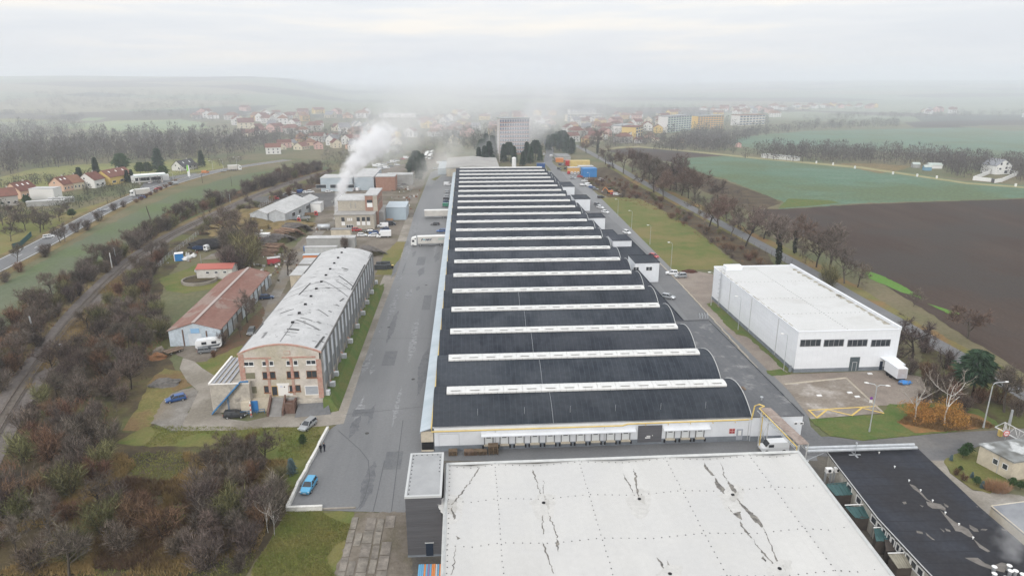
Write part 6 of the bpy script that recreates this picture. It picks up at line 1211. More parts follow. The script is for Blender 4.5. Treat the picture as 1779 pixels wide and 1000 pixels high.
# tipper truck, digger, other yard machines
def tipper(label, px, py, rz, bed, cabm):
    p = P(px, py); t = thing('tipper_truck', label, 'truck', p, R(rz)); mb = MB(); mb.loft([[(x, -1, .6), (x, -1, z), (x, 1, z), (x, 1, .6)] for x, z in ((3.2, 1.4), (2.9, 2.2), (2.6, 2.5), (1.6, 2.5))]); mb.build('cab', cabm, t)
    mb = MB(); mb.add([(3.2, -.9, 1.45), (3.2, .9, 1.45), (2.72, .9, 2.4), (2.72, -.9, 2.4)], [(0, 1, 2, 3)]); mb.box(1.8, -1.02, 1.5, 2.6, 1.02, 2.2); mb.build('windows', M_cglass, t)
    mb = MB(); mb.box(-3, -1.15, 1.0, 1.4, 1.15, 1.15); mb.box(-3, -1.15, 1.15, -2.9, 1.15, 1.8); mb.box(1.3, -1.15, 1.15, 1.4, 1.15, 2.0); mb.box(-2.9, -1.15, 1.15, 1.3, -1.05, 1.8); mb.box(-2.9, 1.05, 1.15, 1.3, 1.15, 1.8); mb.build('tipper_bed', bed, t)
    for x in (2.3, -1.8):
        for y in (-.95, .95): wheel(t, x, y, .42, .28)
    return t
tipper('white cabbed tipper truck with dark blue bed by the coal heap', 350, 436, -12, CP['navy'], CP['white'])
tipper('white tipper with open bed in front of the twin gabled shed', 528, 383, 190, CP['silver'], CP['white'])
tipper('red cabbed flatbed truck beside the twin gabled shed', 511, 388, 8, CP['dark'], CP['red'])
tipper('rusty red flatbed truck near the white container', 541, 376, 10, CP['brown'], CP['red'])
p = P(476, 459); t = thing('wagon', 'red sided site wagon on the dirt track by the log piles', 'wagon', p, R(25)); mb = MB(); mb.box(-2.2, -1.1, .5, 2.2, 1.1, 2.6); mb.build('body', mat('wagon_red', (.42, .06, .07), rough=.6), t); mb = MB(); mb.loft([[(-2.3, y, 2.6 + z), (2.3, y, 2.6 + z), (2.3, y, 2.5 + z), (-2.3, y, 2.5 + z)] for y, z in ((-1.25, 0), (0, .35), (1.25, 0))]); mb.build('roof', M_wroof, t)
for x in (-1.4, 1.4):
    for y in (-.95, .95): wheel(t, x, y, .4)
p = P(1060, 336); dg = thing('digger', 'small rusty orange digger at the end of the dirt bank', 'digger', p, R(160)); mb = MB(); mb.box(-1.6, -1.2, 0, 1.6, -.7, .8); mb.build('track_belt', M_tyre, dg); mb = MB(); mb.box(-1.6, .7, 0, 1.6, 1.2, .8); mb.build('track_belt', M_tyre, dg); mb = MB(); mb.box(-1.6, -1.1, .85, 1, 1.1, 1.9); mb.build('body', CP['orange'], dg); mb = MB(); mb.box(-.2, -1, 1.9, 1.2, .2, 3.0); mb.build('cab', M_cglass, dg)
mb = MB(); mb.bar((1, .4, 1.6), (3, .4, 3.6), .3); mb.bar((3, .4, 3.6), (4.6, .4, 1.4), .25); mb.build('boom', CP['orange'], dg); mb = MB(); mb.blob((4.6, .4, 1.0), (.5, .5, .5), 1, .2); mb.build('bucket', B_grey, dg)
# lot buildings at the right of the factory road
def pbox2(name, label, cat, px, py, wdp, d, h, m, r, group=None):
    a, b = P(px, py), P(px + wdp, py); return flatbox(name, label, cat, a.x, a.y, b.x, a.y + d, h, m, r, group=group)
pbox2('container', 'orange container in the vehicle lot past the hall', 'container', 966, 282, 13, 6, 2.8, CP['orange'], CP['orange'])
pbox2('lot_office', 'flat grey roofed office behind the orange container', 'building', 968, 279, 24, 24, 3.0, M_gwall, mat('dull_grey_roof', (.2, .2, .2)))
pbox2('container', 'dark red container right of the grey office', 'container', 983, 288, 8, 6, 3.6, CP['red'], CP['red'])
pbox2('long_container', 'long yellow container behind the blue hall', 'container', 991, 290, 34, 5, 4.4, mat('container_yellow', (.6, .47, .2), (.5, .38, .16), sc=.5, rough=.6), mat('container_yellow', (.6, .47, .2)))
pbox2('container', 'white topped orange container among the cars', 'container', 987, 300, 20, 5, 3.4, mat('container_ochre', (.55, .33, .12), rough=.6), M_wroof)
pbox2('flat_shed', 'white flat shed between yellow container and blue hall', 'shed', 1006, 297, 26, 8, 3.0, M_gwall, M_wroof)
pbox2('blue_hall', 'bright blue sheet metal hall in the vehicle lot', 'hall', 1012, 308, 25, 8, 5.6, mat('bright_blue', (.03, .17, .42), (.04, .2, .46), sc=.4, rough=.5, wave=(1.2, (1, 0, 0), (.02, .12, .33), .1, .7)), mat('bright_blue', (.03, .17, .42)))
pbox2('container', 'blue container beyond the last skylight', 'container', 933, 293, 14, 4, 3.6, CP['blue'], CP['blue'])
p = P(893, 292); mb = MB(); mb.cyl(p.x, p.y, 0, 7.5, 1.6, 1.6, 12); mb.cyl(p.x, p.y, 7.5, 8.1, 1.7, .6, 12); tag(mb.build('silo', B_frame), 'small white silo just beyond the last skylight', 'silo')

# ================================================================== LAMPS, POLES, SIGNS, PEOPLE
M_lpole = mat('lamp_pole', (.46, .48, .49), (.38, .4, .41), sc=1, rough=.5, metal=.3)
def lamp(label, px, py, top_py, arms, reach=1.6, name='street_lamp', group=None, fat=1):
    p = P(px, py); h = onY(px, top_py, p.y).z; t = thing(name, label, 'street lamp', p, 0, group)
    mb = MB(); mb.cyl(0, 0, 0, .9, .16 * fat, .13 * fat, 8); mb.cyl(0, 0, .9, h - .8, .1 * fat, .075 * fat, 8); mb.build('pole', M_lpole, t)
    for a in arms:
        d = Vector((cos(R(a)), sin(R(a)), 0)); mb = MB(); mb.tube([Vector((0, 0, h - .8)), Vector((0, 0, h - .3)) + d * .12, Vector((0, 0, h - .03)) + d * .5, Vector((0, 0, h)) + d * reach], .06 * fat, 6); mb.build('arm', M_lpole, t)
        q = Vector((0, 0, h)) + d * (reach + .3); mb = MB(); mb.tube([q - d * .4, q, q + d * .4], [.1, .17, .08], 6); mb.build('lamp_head', B_frame, t)
    return t
lamp('tall double armed street lamp on the lawn by the yellow marking', 1510, 750, 668, (150, -20), 1.5, fat=1.15)
lamp('curved single armed street lamp beside the leaf covered lawn', 1708, 743, 665, (5,), 2.6, fat=1.3)
for px, py, ty, l in ((1235, 531, 473, 'thin lamp post left of the white hall, farthest of three'), (1282, 573, 515, 'thin lamp post left of the white hall, middle of three'), (1361, 644, 580, 'thin lamp post left of the white hall, nearest of three'), (1165, 470, 421, 'lamp post on the lawn nearest the paved yard'), (1129, 425, 391, 'second lamp post up the lawn'), (1097, 397, 366, 'third lamp post up the lawn'), (1073, 378, 346, 'farthest lamp post on the lawn'), (1024, 310, 300 - 0, 'lamp post in front of the blue hall')):
    lamp(l, px, py, ty, (170,), 1.0, group='lamp posts along the factory road', fat=.7)
for px, py, ty, l in ((302, 318, 299, 'tall lamp at the filling station entrance'), (370, 295, 279, 'lamp beside the main road before the black house'), (388, 292, 277, 'lamp beside the main road past the black house'), (412, 290, 273, 'double lamp at the far bend of the main road')): lamp(l, px, py, ty, (20, 200) if px == 412 else (200,), 1.6, group='lamps on the main road', fat=1.1)
def pole(name, label, px, py, top, m, r=.16, cat='pole', arms=0, group=None, lean=0):
    p = P(px, py); h = onY(px, top, p.y).z; t = thing(name, label, cat, p, 0, group); mb = MB(); mb.tube([(0, 0, 0), (lean, 0, h)], [r, r * .7], 7); mb.build('mast', m, t)
    for i in range(arms): mb = MB(); mb.bar((-1.2, 0, h - .5 - i * .8), (1.2, 0, h - .5 - i * .8), .1); mb.build('cross_arm', m, t)
    return t
M_wood = mat('pole_wood', (.075, .06, .05), (.1, .085, .07), sc=1.5, rough=.9)
pole('railway_mast', 'galvanised lattice railway mast left of the track, nearest the viewer', 62, 591, 549, B_galv, .26, 'mast', group='railway masts', lean=-.3)
pole('railway_mast', 'railway mast in the bushes left of the track, second from the viewer', 136, 512, 494, B_galv, .2, 'mast', group='railway masts')
pole('signal_post', 'white and orange railway signal post beside the track', 195, 466, 439, B_frame, .2, 'signal'); pole('railway_mast', 'thin railway mast just right of the signal post', 203, 460, 430, B_galv, .12, 'mast', group='railway masts')
pole('utility_pole', 'dark leaning wooden pole at the edge of the sown field', 262, 382, 358, M_wood, .3, 'pole', lean=-1.2, group='wooden poles in the sown field')
pole('utility_pole', 'thin wooden pole in the sown field by the road sign', 352, 318, 302, M_wood, .14, 'pole', arms=1, group='wooden poles in the sown field'); pole('utility_pole', 'thin wooden pole far up the sown field', 403, 324, 306, M_wood, .14, 'pole', group='wooden poles in the sown field')
pole('utility_pole', 'grey utility pole in the thicket beyond the old hall', 400, 352, 337, B_galv, .14, 'pole'); pole('utility_pole', 'pale utility pole on the grass by the brush', 352, 474, 441, B_galv, .1, 'pole')
p = P(107, 604); tag((lambda mb: (mb.box(p.x - .4, p.y - .3, 0, p.x + .4, p.y + .3, 1.1), mb.build('track_box', B_frame))[1])(MB()), 'small white railway cabinet right of the track', 'cabinet')
p = P(1744, 771); sg = thing('road_sign', 'round red and white no entry sign behind the gatehouse', 'road sign', p); h = onY(1744, 752.5, p.y).z
mb = MB(); mb.cyl(0, .05, 0, h, .05, .05, 6); mb.build('post', B_galv, sg); mb = MB(); mb.tube([(0, 0, h), (0, -.04, h)], .62, 16); d = mb.build('disc', mat('sign_red_disc', (.6, .12, .12), rough=.5), sg); mb = MB(); mb.tube([(0, -.04, h), (0, -.06, h)], .46, 16); mb.build('white_field', B_frame, d); mb = MB(); mb.box(-.36, -.09, h - .1, .36, -.06, h + .1); mb.build('bar', mat('sign_red_disc', (.6, .12, .12)), d)
p = P(1511, 708); sg = thing('parking_sign', 'violet and white parking sign at the rubble lot corner', 'road sign', p); mb = MB(); mb.cyl(0, .05, 0, 2.4, .04, .04, 6); mb.build('post', B_galv, sg); mb = MB(); mb.tube([(0, 0, 2.2), (0, -.04, 2.2)], .32, 12); mb.build('disc', mat('sign_violet', (.2, .05, .3), rough=.5), sg); mb = MB(); mb.box(-.3, -.03, 1.2, .3, .01, 1.75); mb.build('plate', B_frame, sg)
# sliding truss gate
gt = thing('sliding_gate', 'white steel sliding gate with truss bracing at the right edge', 'gate'); p0, p1 = P(1727, 752), P(1800, 800); M_gw = mat('gate_white', (.62, .63, .62), (.5, .5, .5), sc=1.5, rough=.5)
a, b = P(1729, 741, 1.3), P(1795, 778, 1.3); d = b - a; H2 = Vector((0, 0, 1.9))
q1 = a + d * .22
mb = MB(); mb.bar(a, b, .24); mb.build('lower_beam', M_gw, gt); mb = MB(); mb.bar(q1 + H2, b + H2, .12); mb.build('upper_rail', M_gw, gt)
for u, v in ((a, q1 + H2), (q1, q1 + H2), (q1 + d * .03, q1 + d * .03 + H2)): mb = MB(); mb.bar(u, v, .14); mb.build('end_post', M_gw, gt)
for i in range(3):
    u = q1 + d * .26 * i; v = q1 + d * .26 * (i + .5); w_ = q1 + d * .26 * (i + 1)
    for s, e in ((u + H2, v), (v, v + H2), (v, w_ + H2)): mb = MB(); mb.bar(s, e, .1); mb.build('brace', M_gw, gt)
for i in range(34): c = q1 + d * (.78 * i / 34); mb = MB(); mb.bar(c, c + H2, .025); mb.build('picket', M_gw, gt)
mb = MB(); c = a + d * .16; mb.box(c.x - .3, c.y - .3, 0, c.x + .3, c.y + .3, 1.35); mb.build('foot', B_pipe, gt)
pole('gate_mast', 'short pale lattice mast behind the sliding gate', 1753, 738, 712, B_galv, .3, 'mast')
# low white wall round the yard corner
wl = thing('low_wall', 'low white retaining wall around the corner of the asphalt yard', 'wall'); pts = [(570, 746), (556, 772), (553, 780), (535, 812), (533, 818), (519, 842), (516, 850), (499, 886)]
M_lw = mat('white_wall', (.66, .65, .62), (.52, .51, .48), sc=.6, rough=.9, fine=2)
for i, (a, b) in enumerate(zip(pts, pts[1:])):
    a, b = P(*a), P(*b); d = (b - a).normalized(); nn = Vector((-d.y, d.x, 0)) * .22; mb = MB(); h = Vector((0, 0, .75 + .06 * (i % 2)))
    mb.add([a - nn, b - nn, b + nn, a + nn, a - nn + h, b - nn + h, b + nn + h, a + nn + h], [(0, 1, 5, 4), (1, 2, 6, 5), (2, 3, 7, 6), (3, 0, 4, 7), (4, 5, 6, 7)]); mb.build('wall_section', M_lw, wl)
a, b = P(499, 887), P(560, 885.5); mb = MB(); mb.box(a.x - .1, a.y - .25, 0, b.x, a.y + .25, .78); mb.build('wall_section', M_lw, wl); c = P(617, 887); mb = MB(); mb.box(b.x + .02, a.y - .15, 0, c.x, a.y + .15, .25); mb.build('kerb_section', M_conc, wl)
# teal screen fence by the orchard, chain fences
tf = thing('screen_fence', 'dark teal screen fence in the grass beside the main road', 'fence'); a, b, c = P(22, 432), P(36, 428), P(55, 410)
for u, v in ((a, b), (b, c)): mb = MB(); mb.add([u, v, v + Vector((0, 0, 2)), u + Vector((0, 0, 2)), u + Vector((.1, .1, 0)), v + Vector((.1, .1, 0)), v + Vector((.1, .1, 2)), u + Vector((.1, .1, 2))], [(0, 1, 2, 3), (4, 7, 6, 5), (3, 2, 6, 7)]); mb.build('screen_panel', mat('teal_net', (.03, .09, .09), rough=.8), tf)
def wirefence(label, pts, h=2.0, step=4, m=None, panel=True):
    t = thing('wire_fence', label, 'fence'); ln = spline([P(*p) for p in pts], step); m = m or B_galv
    pm = MB(); pm.tube([(0, 0, 0), (0, 0, h)], .06, 5); pm = pm.mesh('post', m)
    for p in ln: obj('post', pm, t, p)
    for z in (.5, 1.0, 1.5, h - .05): mb = MB(); mb.tube([p + Vector((0, 0, z)) for p in ln], .025, 3); mb.build('wire', m, t)
wirefence('thin wire fence on dark posts along the lane opposite the field', [(1270, 412), (1300, 427), (1340, 446), (1375, 462)], 2.4, 4, M_wood)
wirefence('grey wire fence between the thicket and the scrap yard', [(268, 476), (280, 462), (300, 443), (330, 420), (345, 408)], 2, 4)
fpts = [(450, 364), (470, 352), (490, 342), (500, 338)]
wirefence('pale mesh fence along the dark vehicle lot', fpts, 2.2, 3)
# two people
def person(label, px, py, rz, stride, arm, jacket, hair):
    p = P(px, py); t = thing('person', label, 'person', (p.x, p.y, .06), rz)
    me = bpy.data.meshes.new('body'); s = stride
    V = [(0, 0, .93), (0, 0, 1.12), (0, 0, 1.38), (0, .02, 1.5), (0, .03, 1.58), (-.1, 0, .9), (-.11, s, .5), (-.11, s * .6, .07), (-.11, s * .6 + .16, .04), (.1, 0, .9), (.11, -s, .5), (.11, -s * 1.2, .07), (.11, -s * 1.2 + .16, .04),
         (-.19, 0, 1.38), (-.24, -s * .4, 1.12), (-.22, arm[0], .9), (-.21, arm[0] + .03, .8), (.19, 0, 1.38), (.24, s * .4, 1.12), (.2, arm[1], arm[2]), (.19, arm[1] + .05, arm[2] - .08), (0, .04, 1.68)]
    E = [(0, 1), (1, 2), (2, 3), (3, 4), (0, 5), (5, 6), (6, 7), (7, 8), (0, 9), (9, 10), (10, 11), (11, 12), (2, 13), (13, 14), (14, 15), (15, 16), (2, 17), (17, 18), (18, 19), (19, 20), (4, 21)]
    rad = [.15, .15, .17, .065, .085, .1, .075, .055, .05, .1, .075, .055, .05, .085, .06, .045, .04, .085, .06, .045, .04, .1]
    me.from_pydata(V, E, []); o = obj('body', me, t); me.materials.append(jacket)
    md = o.modifiers.new('skin', 'SKIN'); sl = me.skin_vertices[0].data
    for i, r in enumerate(rad): sl[i].radius = (r, r * .8 if i in (1, 2) else r)
    sl[0].use_root = True; sb = o.modifiers.new('sub', 'SUBSURF'); sb.levels = 1; sb.render_levels = 1
    mb = MB(); mb.blob((0, .05, 1.69), (.095, .11, .12), 1, .05, 10, 7, flat=-9); mb.build('head', mat('skin', (.45, .29, .22), rough=.6), t, smooth=True)
    mb = MB(); mb.blob((0, .015, 1.735), (.105, .115, .105), 2, .08, 10, 7, flat=-9); mb.build('hair', hair, t, smooth=True)
    mb = MB(); mb.loft([[(x * .22, y * .15, z) for x, y in ((-1, -1), (1, -1), (1, 1), (-1, 1))] for z in (.85, 1.4)]); 
    return t
M_jk = mat('black_jacket', (.014, .015, .02), (.02, .022, .028), sc=4, rough=.85, world=False); M_hair = mat('dark_hair', (.02, .017, .015), rough=.8)
person('person in black jacket and trousers walking beside the low white wall', 557.5, 786, R(185), .16, (.1, -.1, .9), M_jk, M_hair)
person('person in dark coat standing right of the walking one, head bent', 564, 784, R(150), .03, (.02, .2, 1.05), mat('navy_coat', (.018, .02, .032), rough=.85), M_hair)

# ================================================================== YARD CLUTTER
pal = thing('pallet_stack', 'stack', 'pallets'); pm = MB()
for k in range(5):
    for j in range(5): pm.box(-.6, -.4 + j * .18, k * .15 + .12, .6, -.27 + j * .18, k * .15 + .145)
    for j in (-.55, -.05, .45): pm.box(j, -.4, k * .15, j + .1, .4, k * .15 + .12)
pm.build('pallets', mat('pallet_wood', (.2, .14, .095), (.13, .095, .07), sc=2, rough=.9, rnd=.2), pal, kind='stuff')
for i, (px, py, s, l) in enumerate(((787, 789, 1.3, 'low stack of brown pallets by the grey tower'), (814, 789, 1.3, 'brown pallets left of the dock doors'), (822, 789, 1.2, 'pallet stack second from the left of the dock doors'), (831, 788, 1.2, 'pallet stack third before the first dock door'), (839, 788.5, 1.2, 'pallet stack just left of the tall one'), (857, 786, 1.5, 'tall pallet stack in front of the first dock door'))):
    p = P(px, py); p.y = min(p.y, 109.2)
    if i == 0: pal.location = p; pal.scale = (s,) * 3; pal['label'] = l; pal['group'] = 'pallet stacks before the docks'
    else: copy_tree(pal, p, rs.uniform(-.1, .1), l, 'pallet stacks before the docks', (s, s, s * (1.6 if i == 5 else .9)))
def heap(name, label, cat, px, py, r, m, seed, h=1.5, n=14):
    p = P(px, py); mb = MB(); mb.blob((0, 0, 0), (r, r * .7, h), seed, .5, n, 8); return tag(mb.build(name, m, loc=p), label, cat)
heap('soil_heap', 'orange brown soil heap at the edge of the thicket', 'heap', 274, 622, 2.0, mat('orange_soil', (.26, .13, .07), (.2, .11, .06), sc=1.2, rough=.95, fine=3, bump=.5), 2, 1.4)
heap('soil_heap', 'smaller grey brown heap behind the orange one', 'heap', 277, 612, 1.7, M_dirt, 5, 1.3)
heap('coal_heap', 'black coal heap behind the tipper truck', 'heap', 370, 427, 9, mat('coal', (.02, .02, .022), (.035, .035, .038), sc=1, rough=.8, fine=2, bump=.8), 7, 2.6, 22)
heap('coal_heap', 'smaller black heap left of the large coal heap', 'heap', 350, 430, 6, mat('coal', (.02, .02, .022)), 9, 1.8, 18)
heap('rubble_heap', 'grey stone heap on the grass by the thicket', 'heap', 285, 667, 3.2, mat('grey_rubble', (.2, .185, .17), (.1, .095, .09), sc=1.5, rough=.95, fine=3, bump=.9), 12, 1.0, 18)
heap('leaf_mound', 'dark red mulch mound at the edge of the paved yard', 'heap', 1198, 472, 2.8, mat('mulch', (.09, .04, .03), (.06, .03, .025), sc=1.5, rough=.95, bump=.6), 4, .7)
for i, (px, py, r, h) in enumerate(((418, 394, 13, 3.2), (436, 378, 11, 3.6), (402, 404, 10, 2.4), (500, 392, 12, 1.8))): heap('brush_mound', ('tan overgrown mound left of the twin gabled shed', 'taller tan mound nearest the twin gabled shed', 'low tan mound by the bare thicket', 'grassy mound below the twin gabled shed')[i], 'mound', px, py, r, M_dry, 30 + i, h, 24)
tb = thing('flat_trailer', 'two-part plank flat trailer beside the soil heaps', 'trailer', P(302, 613), R(50))
for i in (0, 1):
    mb = MB(); mb.box(-2, -1 + i * 1.4, .7, 2.2, .1 + i * 1.4, .85); mb.build('platform', mat('old_timber', (.14, .1, .075)), tb)
for x in (-1, 1):
    for y in (-.7, .7): wheel(tb, x, y, .35)
def logs(label, px, py, rz, ln, wd, h, m, seed, r=.16, n=170):
    q = random.Random(seed); p = P(px, py); t = thing('log_pile', label, 'log pile', p, R(rz), 'timber piles by the dirt track'); mb = MB(); mb.blob((0, 0, 0), (wd * .46, ln * .46, h * .85), seed, .2, 12, 6); mb.build('core', M_thicket, t); mb = MB()
    for i in range(n):
        x = q.uniform(-wd / 2, wd / 2); z = h * (1 - (2 * x / wd) ** 2) * q.uniform(.75, 1.02) + .1; y = q.uniform(-ln * .22, ln * .22); l2 = ln * q.uniform(.22, .36); a = q.uniform(-.06, .06)
        mb.tube([(x - a * l2, y - l2, z + q.uniform(-.1, .1)), (x + a * l2, y + l2, z + q.uniform(-.1, .1))], r * q.uniform(.6, 1.2), 4)
    mb.build('logs', m, t, kind='stuff')
M_log1 = mat('grey_logs', (.2, .185, .175), (.12, .11, .105), sc=.8, rough=.95, fine=2); M_log2 = mat('brown_logs', (.31, .21, .15), (.2, .135, .1), sc=.8, rough=.95, fine=2)
logs('dark grey timber pile at the top of the row of log piles', 513, 405, 60, 9, 14, 4.2, M_log1, 1); logs('brown log pile in the middle of the row', 497, 414, 60, 9, 16, 4, M_log2, 2); logs('grey log pile below the brown one', 484, 422, 60, 8, 14, 3.4, M_log1, 3); logs('brown sawn timber stack nearest the red wagon', 476, 438, 85, 7, 12, 3.4, M_log2, 4); logs('dark branch pile left end of the log row', 466, 421, 20, 8, 9, 2.2, M_log1, 5)
logs('tangled brushwood heap at the rear corner of the old hall', 640, 441, 30, 12, 12, 2.4, M_log1, 8, .1); logs('stacked brown timber against the pale tin shed', 679, 372, 90, 8, 9, 3.2, M_log2, 9); logs('light brown planks on the ground beside the timber stack', 677, 381, 80, 5, 6, 1.0, mat('pale_planks', (.45, .26, .15), rough=.9), 10, n=60)
# container with red letters
a, b = P(443, 421), P(467, 421); bc_ = flatbox('white_container', 'white container with red lettering and green stripe in the brush', 'container', a.x, a.y, b.x, a.y + 3, 3.3, mat('trailer_white', (.7, .7, .68)), mat('trailer_white', (.7, .7, .68)))
mb = MB(); w_ = (b.x - a.x) / 2; mb.box(-w_, -1.56, .5, w_, -1.5, .8); mb.build('green_stripe', mat('stripe_green', (.05, .25, .14), rough=.6), bc_); ftext('LABAR', 1.15, mat('letter_red', (.4, .09, .08), rough=.6), bc_, (-w_ + .8, -1.54, 1.35), bold=.03)
# blue portable box, bags, mixer
p = P(312, 452); pt = thing('site_box', 'blue portable site box at the scrap corner of the yard', 'site box', p, R(20)); mb = MB(); mb.box(-1.4, -1.2, 0, 1.4, 1.2, 2.7); mb.build('body', CP['blue'].copy() if False else mat('site_blue', (.03, .2, .5), rough=.5), pt); mb = MB(); mb.box(-1.5, -1.3, 2.7, 1.5, 1.3, 2.85); mb.build('roof', B_frame, pt); mb = MB(); mb.box(-1.7, -1.0, 0, -1.42, 1.0, 2.4); mb.build('white_side', B_frame, pt)
for i, (px, py, c) in enumerate(((322, 452, B_frame), (328, 449, B_frame), (336, 447, B_frame), (316, 441, M_dirt), (330, 440, M_dirt))): p = P(px, py); mb = MB(); mb.blob((0, 0, .5), (1.2, .9, .9), i, .3, 8, 5); tag(mb.build('bulk_bag', c, loc=p), ['white bulk bag right of the blue site box', 'second white bulk bag by the site box', 'white bag with yellow lid by the tipper', 'brown heap bag behind the site box', 'brown bag behind the white ones'][i], 'bulk bag')
p = P(344, 479); mx_ = thing('cement_mixer', 'grey cement mixer beside the round basin', 'cement mixer', p); mb = MB(); mb.tube([(-.6, 0, 1.4), (-.1, 0, 1.8), (.5, 0, 2.3), (.8, 0, 2.6)], [.5, .95, .8, .4], 10); mb.build('drum', B_galv, mx_, smooth=True)
for s in (-.6, .6): mb = MB(); mb.bar((-.5, s, 0), (0, s, 1.7), .12); mb.build('leg', B_grey, mx_)
for i, (px, py) in enumerate(((655, 468), (662, 468), (669, 468), (676, 467), (658, 463), (666, 462), (674, 462))): p = P(px, py); mb = MB(); mb.box(-.8, -.7, 0, .8, .7, 1.7); [mb.box(-.85, -.75, z, .85, .75, z + .1) for z in (.3, .8, 1.3)]; tag(mb.build('crate_stack', mat('dark_crate', (.05, .055, .06), (.08, .085, .09), sc=2, rough=.8), loc=p), ['dark crate stack nearest the old hall corner, front row', 'second dark crate stack, front row', 'third dark crate stack, front row', 'fourth dark crate stack, front row by the yellow lid bin', 'left dark crate stack, back row', 'middle dark crate stack, back row', 'right dark crate stack, back row'][i], 'crates', 'dark crate stacks behind the old hall')
p = P(681, 466); bn = thing('yellow_bin', 'dark bin with yellow lid at the end of the crates', 'bin', p); mb = MB(); mb.box(-.5, -.5, 0, .5, .5, 1.1); mb.build('body', M_tyre, bn); mb = MB(); mb.box(-.6, -.6, 1.1, .6, .6, 1.3); mb.build('lid', CP['yellow'], bn)
# scrap scatter in the yards
q = random.Random(31); mb = MB()
for cx_, cy_, n_, sp in ((470, 465, 40, 8), (455, 478, 30, 6), (462, 372 + 20, 25, 6), (690, 362, 30, 7), (705, 345, 20, 8), (480, 382, 25, 9), (600, 352, 20, 6), (560, 400, 12, 4), (320, 447, 25, 5), (700, 330, 20, 8)):
    c = P(cx_, cy_)
    for i in range(n_):
        x, y = c.x + q.gauss(0, sp / 2), c.y + q.gauss(0, sp); s = q.uniform(.2, .9); h = q.uniform(.2, 1.0); a = q.random() * 3
        ca, sa = cos(a) * s, sin(a) * s; mb.prism([(x - ca, y - sa), (x + sa * .5, y - ca * .5), (x + ca, y + sa), (x - sa * .5, y + ca * .5)], .08, .1 + h, q.randrange(4))
mb.build('scrap', [B_frame, M_gwall, mat('rust_scrap', (.2, .1, .06), rough=.9), M_dirt], kind='stuff')
for i, (px, py) in enumerate(((1423, 688), (1476, 683), (1489, 690), (1511, 650))): p = P(px, py); mb = MB(); mb.box(-.5, -.3, .1, .5, .3, .3); tag(mb.build('paving_block', B_frame, loc=p), ['pale block left on the rubble lot', 'pale block in the middle of the rubble lot', 'pale block right on the rubble lot', 'pale block on the brown paving before the white hall'][i], 'block')
for i, (px, py) in enumerate(((1408, 597), (1450, 601), (1481, 604), (1528, 617), (1556, 622), (1578, 628), (1720, 735))): pass
for i, (px, py) in enumerate(((1418, 284), (1447, 287), (1485, 293), (1551, 303), (1593, 307), (1627, 310), (1764, 324))): p = P(px, py); mb = MB(); mb.box(-.45, -.45, 0, .45, .45, 1.9); tag(mb.build('marker_post', B_frame, loc=p), 'white marker post along the field track, ' + ['leftmost', 'second from left', 'third, before the stubble', 'fourth, after the stubble', 'fifth, below the garden huts', 'sixth, left of the villa', 'rightmost, past the villa'][i], 'marker', 'white markers along the field track')
# ================================================================== TREES AND BUSHES
def bark(n, c, c2=None): return mat('bark_' + n, c, c2, sc=2, rough=.95, world=False, rnd=.15)
def twigm(n, c, r=.3): return [mat('twig_' + n + t_, tuple(x * f for x in c), rough=.95, rnd=r, spec=.1) for t_, f in (('', 1), ('_light', 1.9), ('_dark', .55))]
T_grey = twigm('grey', (.118, .098, .082)); T_brown = twigm('brown', (.115, .09, .074)); T_rust = twigm('rust', (.125, .085, .068), .2); T_purple = twigm('purple', (.1, .078, .07), .2); T_olive = twigm('olive', (.13, .125, .06)); T_red = twigm('red', (.14, .082, .055), .25); T_pale = twigm('pale', (.26, .23, .2), .2)
L_con = mat('conifer_needles', (.022, .045, .028), (.035, .062, .035), sc=1.2, rough=.9, world=False, rnd=.2, spec=.15); L_spruce = mat('blue_spruce', (.1, .15, .16), rough=.9, rnd=.1); L_yel = mat('yellow_leaves', (.42, .21, .055), (.26, .15, .05), sc=1.5, rough=.9, world=False, rnd=.1); L_ever = mat('evergreen_leaves', (.035, .07, .025), (.05, .085, .035), sc=1.5, rough=.9, world=False, rnd=.25)
L_ivy = mat('ivy_leaves', (.02, .028, .016), rough=.9)
K_grey = bark('grey', (.11, .095, .08), (.07, .06, .05)); K_white = bark('birch', (.55, .53, .5), (.3, .28, .26)); K_dark = bark('dark', (.05, .042, .035), (.035, .03, .026))
MB.tone = False
def rv(q): 
    while 1:
        v = Vector((q.uniform(-1, 1), q.uniform(-1, 1), q.uniform(-1, 1)))
        if .05 < v.length < 1: return v.normalized()
def tri(mb, p, d, l, w, q):
    s = d.cross(rv(q)); s = s.normalized() * w if s.length > .01 else Vector((w, 0, 0)); mb.add([p - s, p + s, p + d * l], [(0, 1, 2)], q.choice((0, 0, 1, 2)) if mb.tone else 0)
def grow(tb, cb, p, d, L, r, lv, mx, q, tw, up, tl, tw_w):
    pts = [p]; rs_ = [r]; n = 3
    for i in range(n):
        d = (d + rv(q) * .22 + Vector((0, 0, up * .12))).normalized(); pts.append(pts[-1] + d * (L / n)); rs_.append(r * (1 - .25 * (i + 1) / n * 1.4))
    (tb if lv < 2 else cb).tube(pts, rs_, 5 if lv == 0 else 3, 0, False)
    if lv >= mx:
        for i in range(tw):
            t = q.random(); a = pts[0].lerp(pts[-1], t) if q.random() < .5 else pts[-1]; dd = (d * .6 + rv(q) * .9 + Vector((0, 0, up * .35))).normalized(); tri(cb, a, dd, tl * q.uniform(.5, 1.2), tw_w, q)
        return
    for k in range(q.choice((3, 4)) if lv else 6):
        t = q.uniform(.35, 1) if lv else q.uniform(.4, 1.0); i = min(n - 1, int(t * n)); a = pts[i].lerp(pts[i + 1], t * n - i); dd = (d * .55 + rv(q) * .85 + Vector((0, 0, up * .4))).normalized()
        grow(tb, cb, a, dd, L * q.uniform(.5, .75), r * .5, lv + 1, mx, q, tw, up, tl, tw_w)
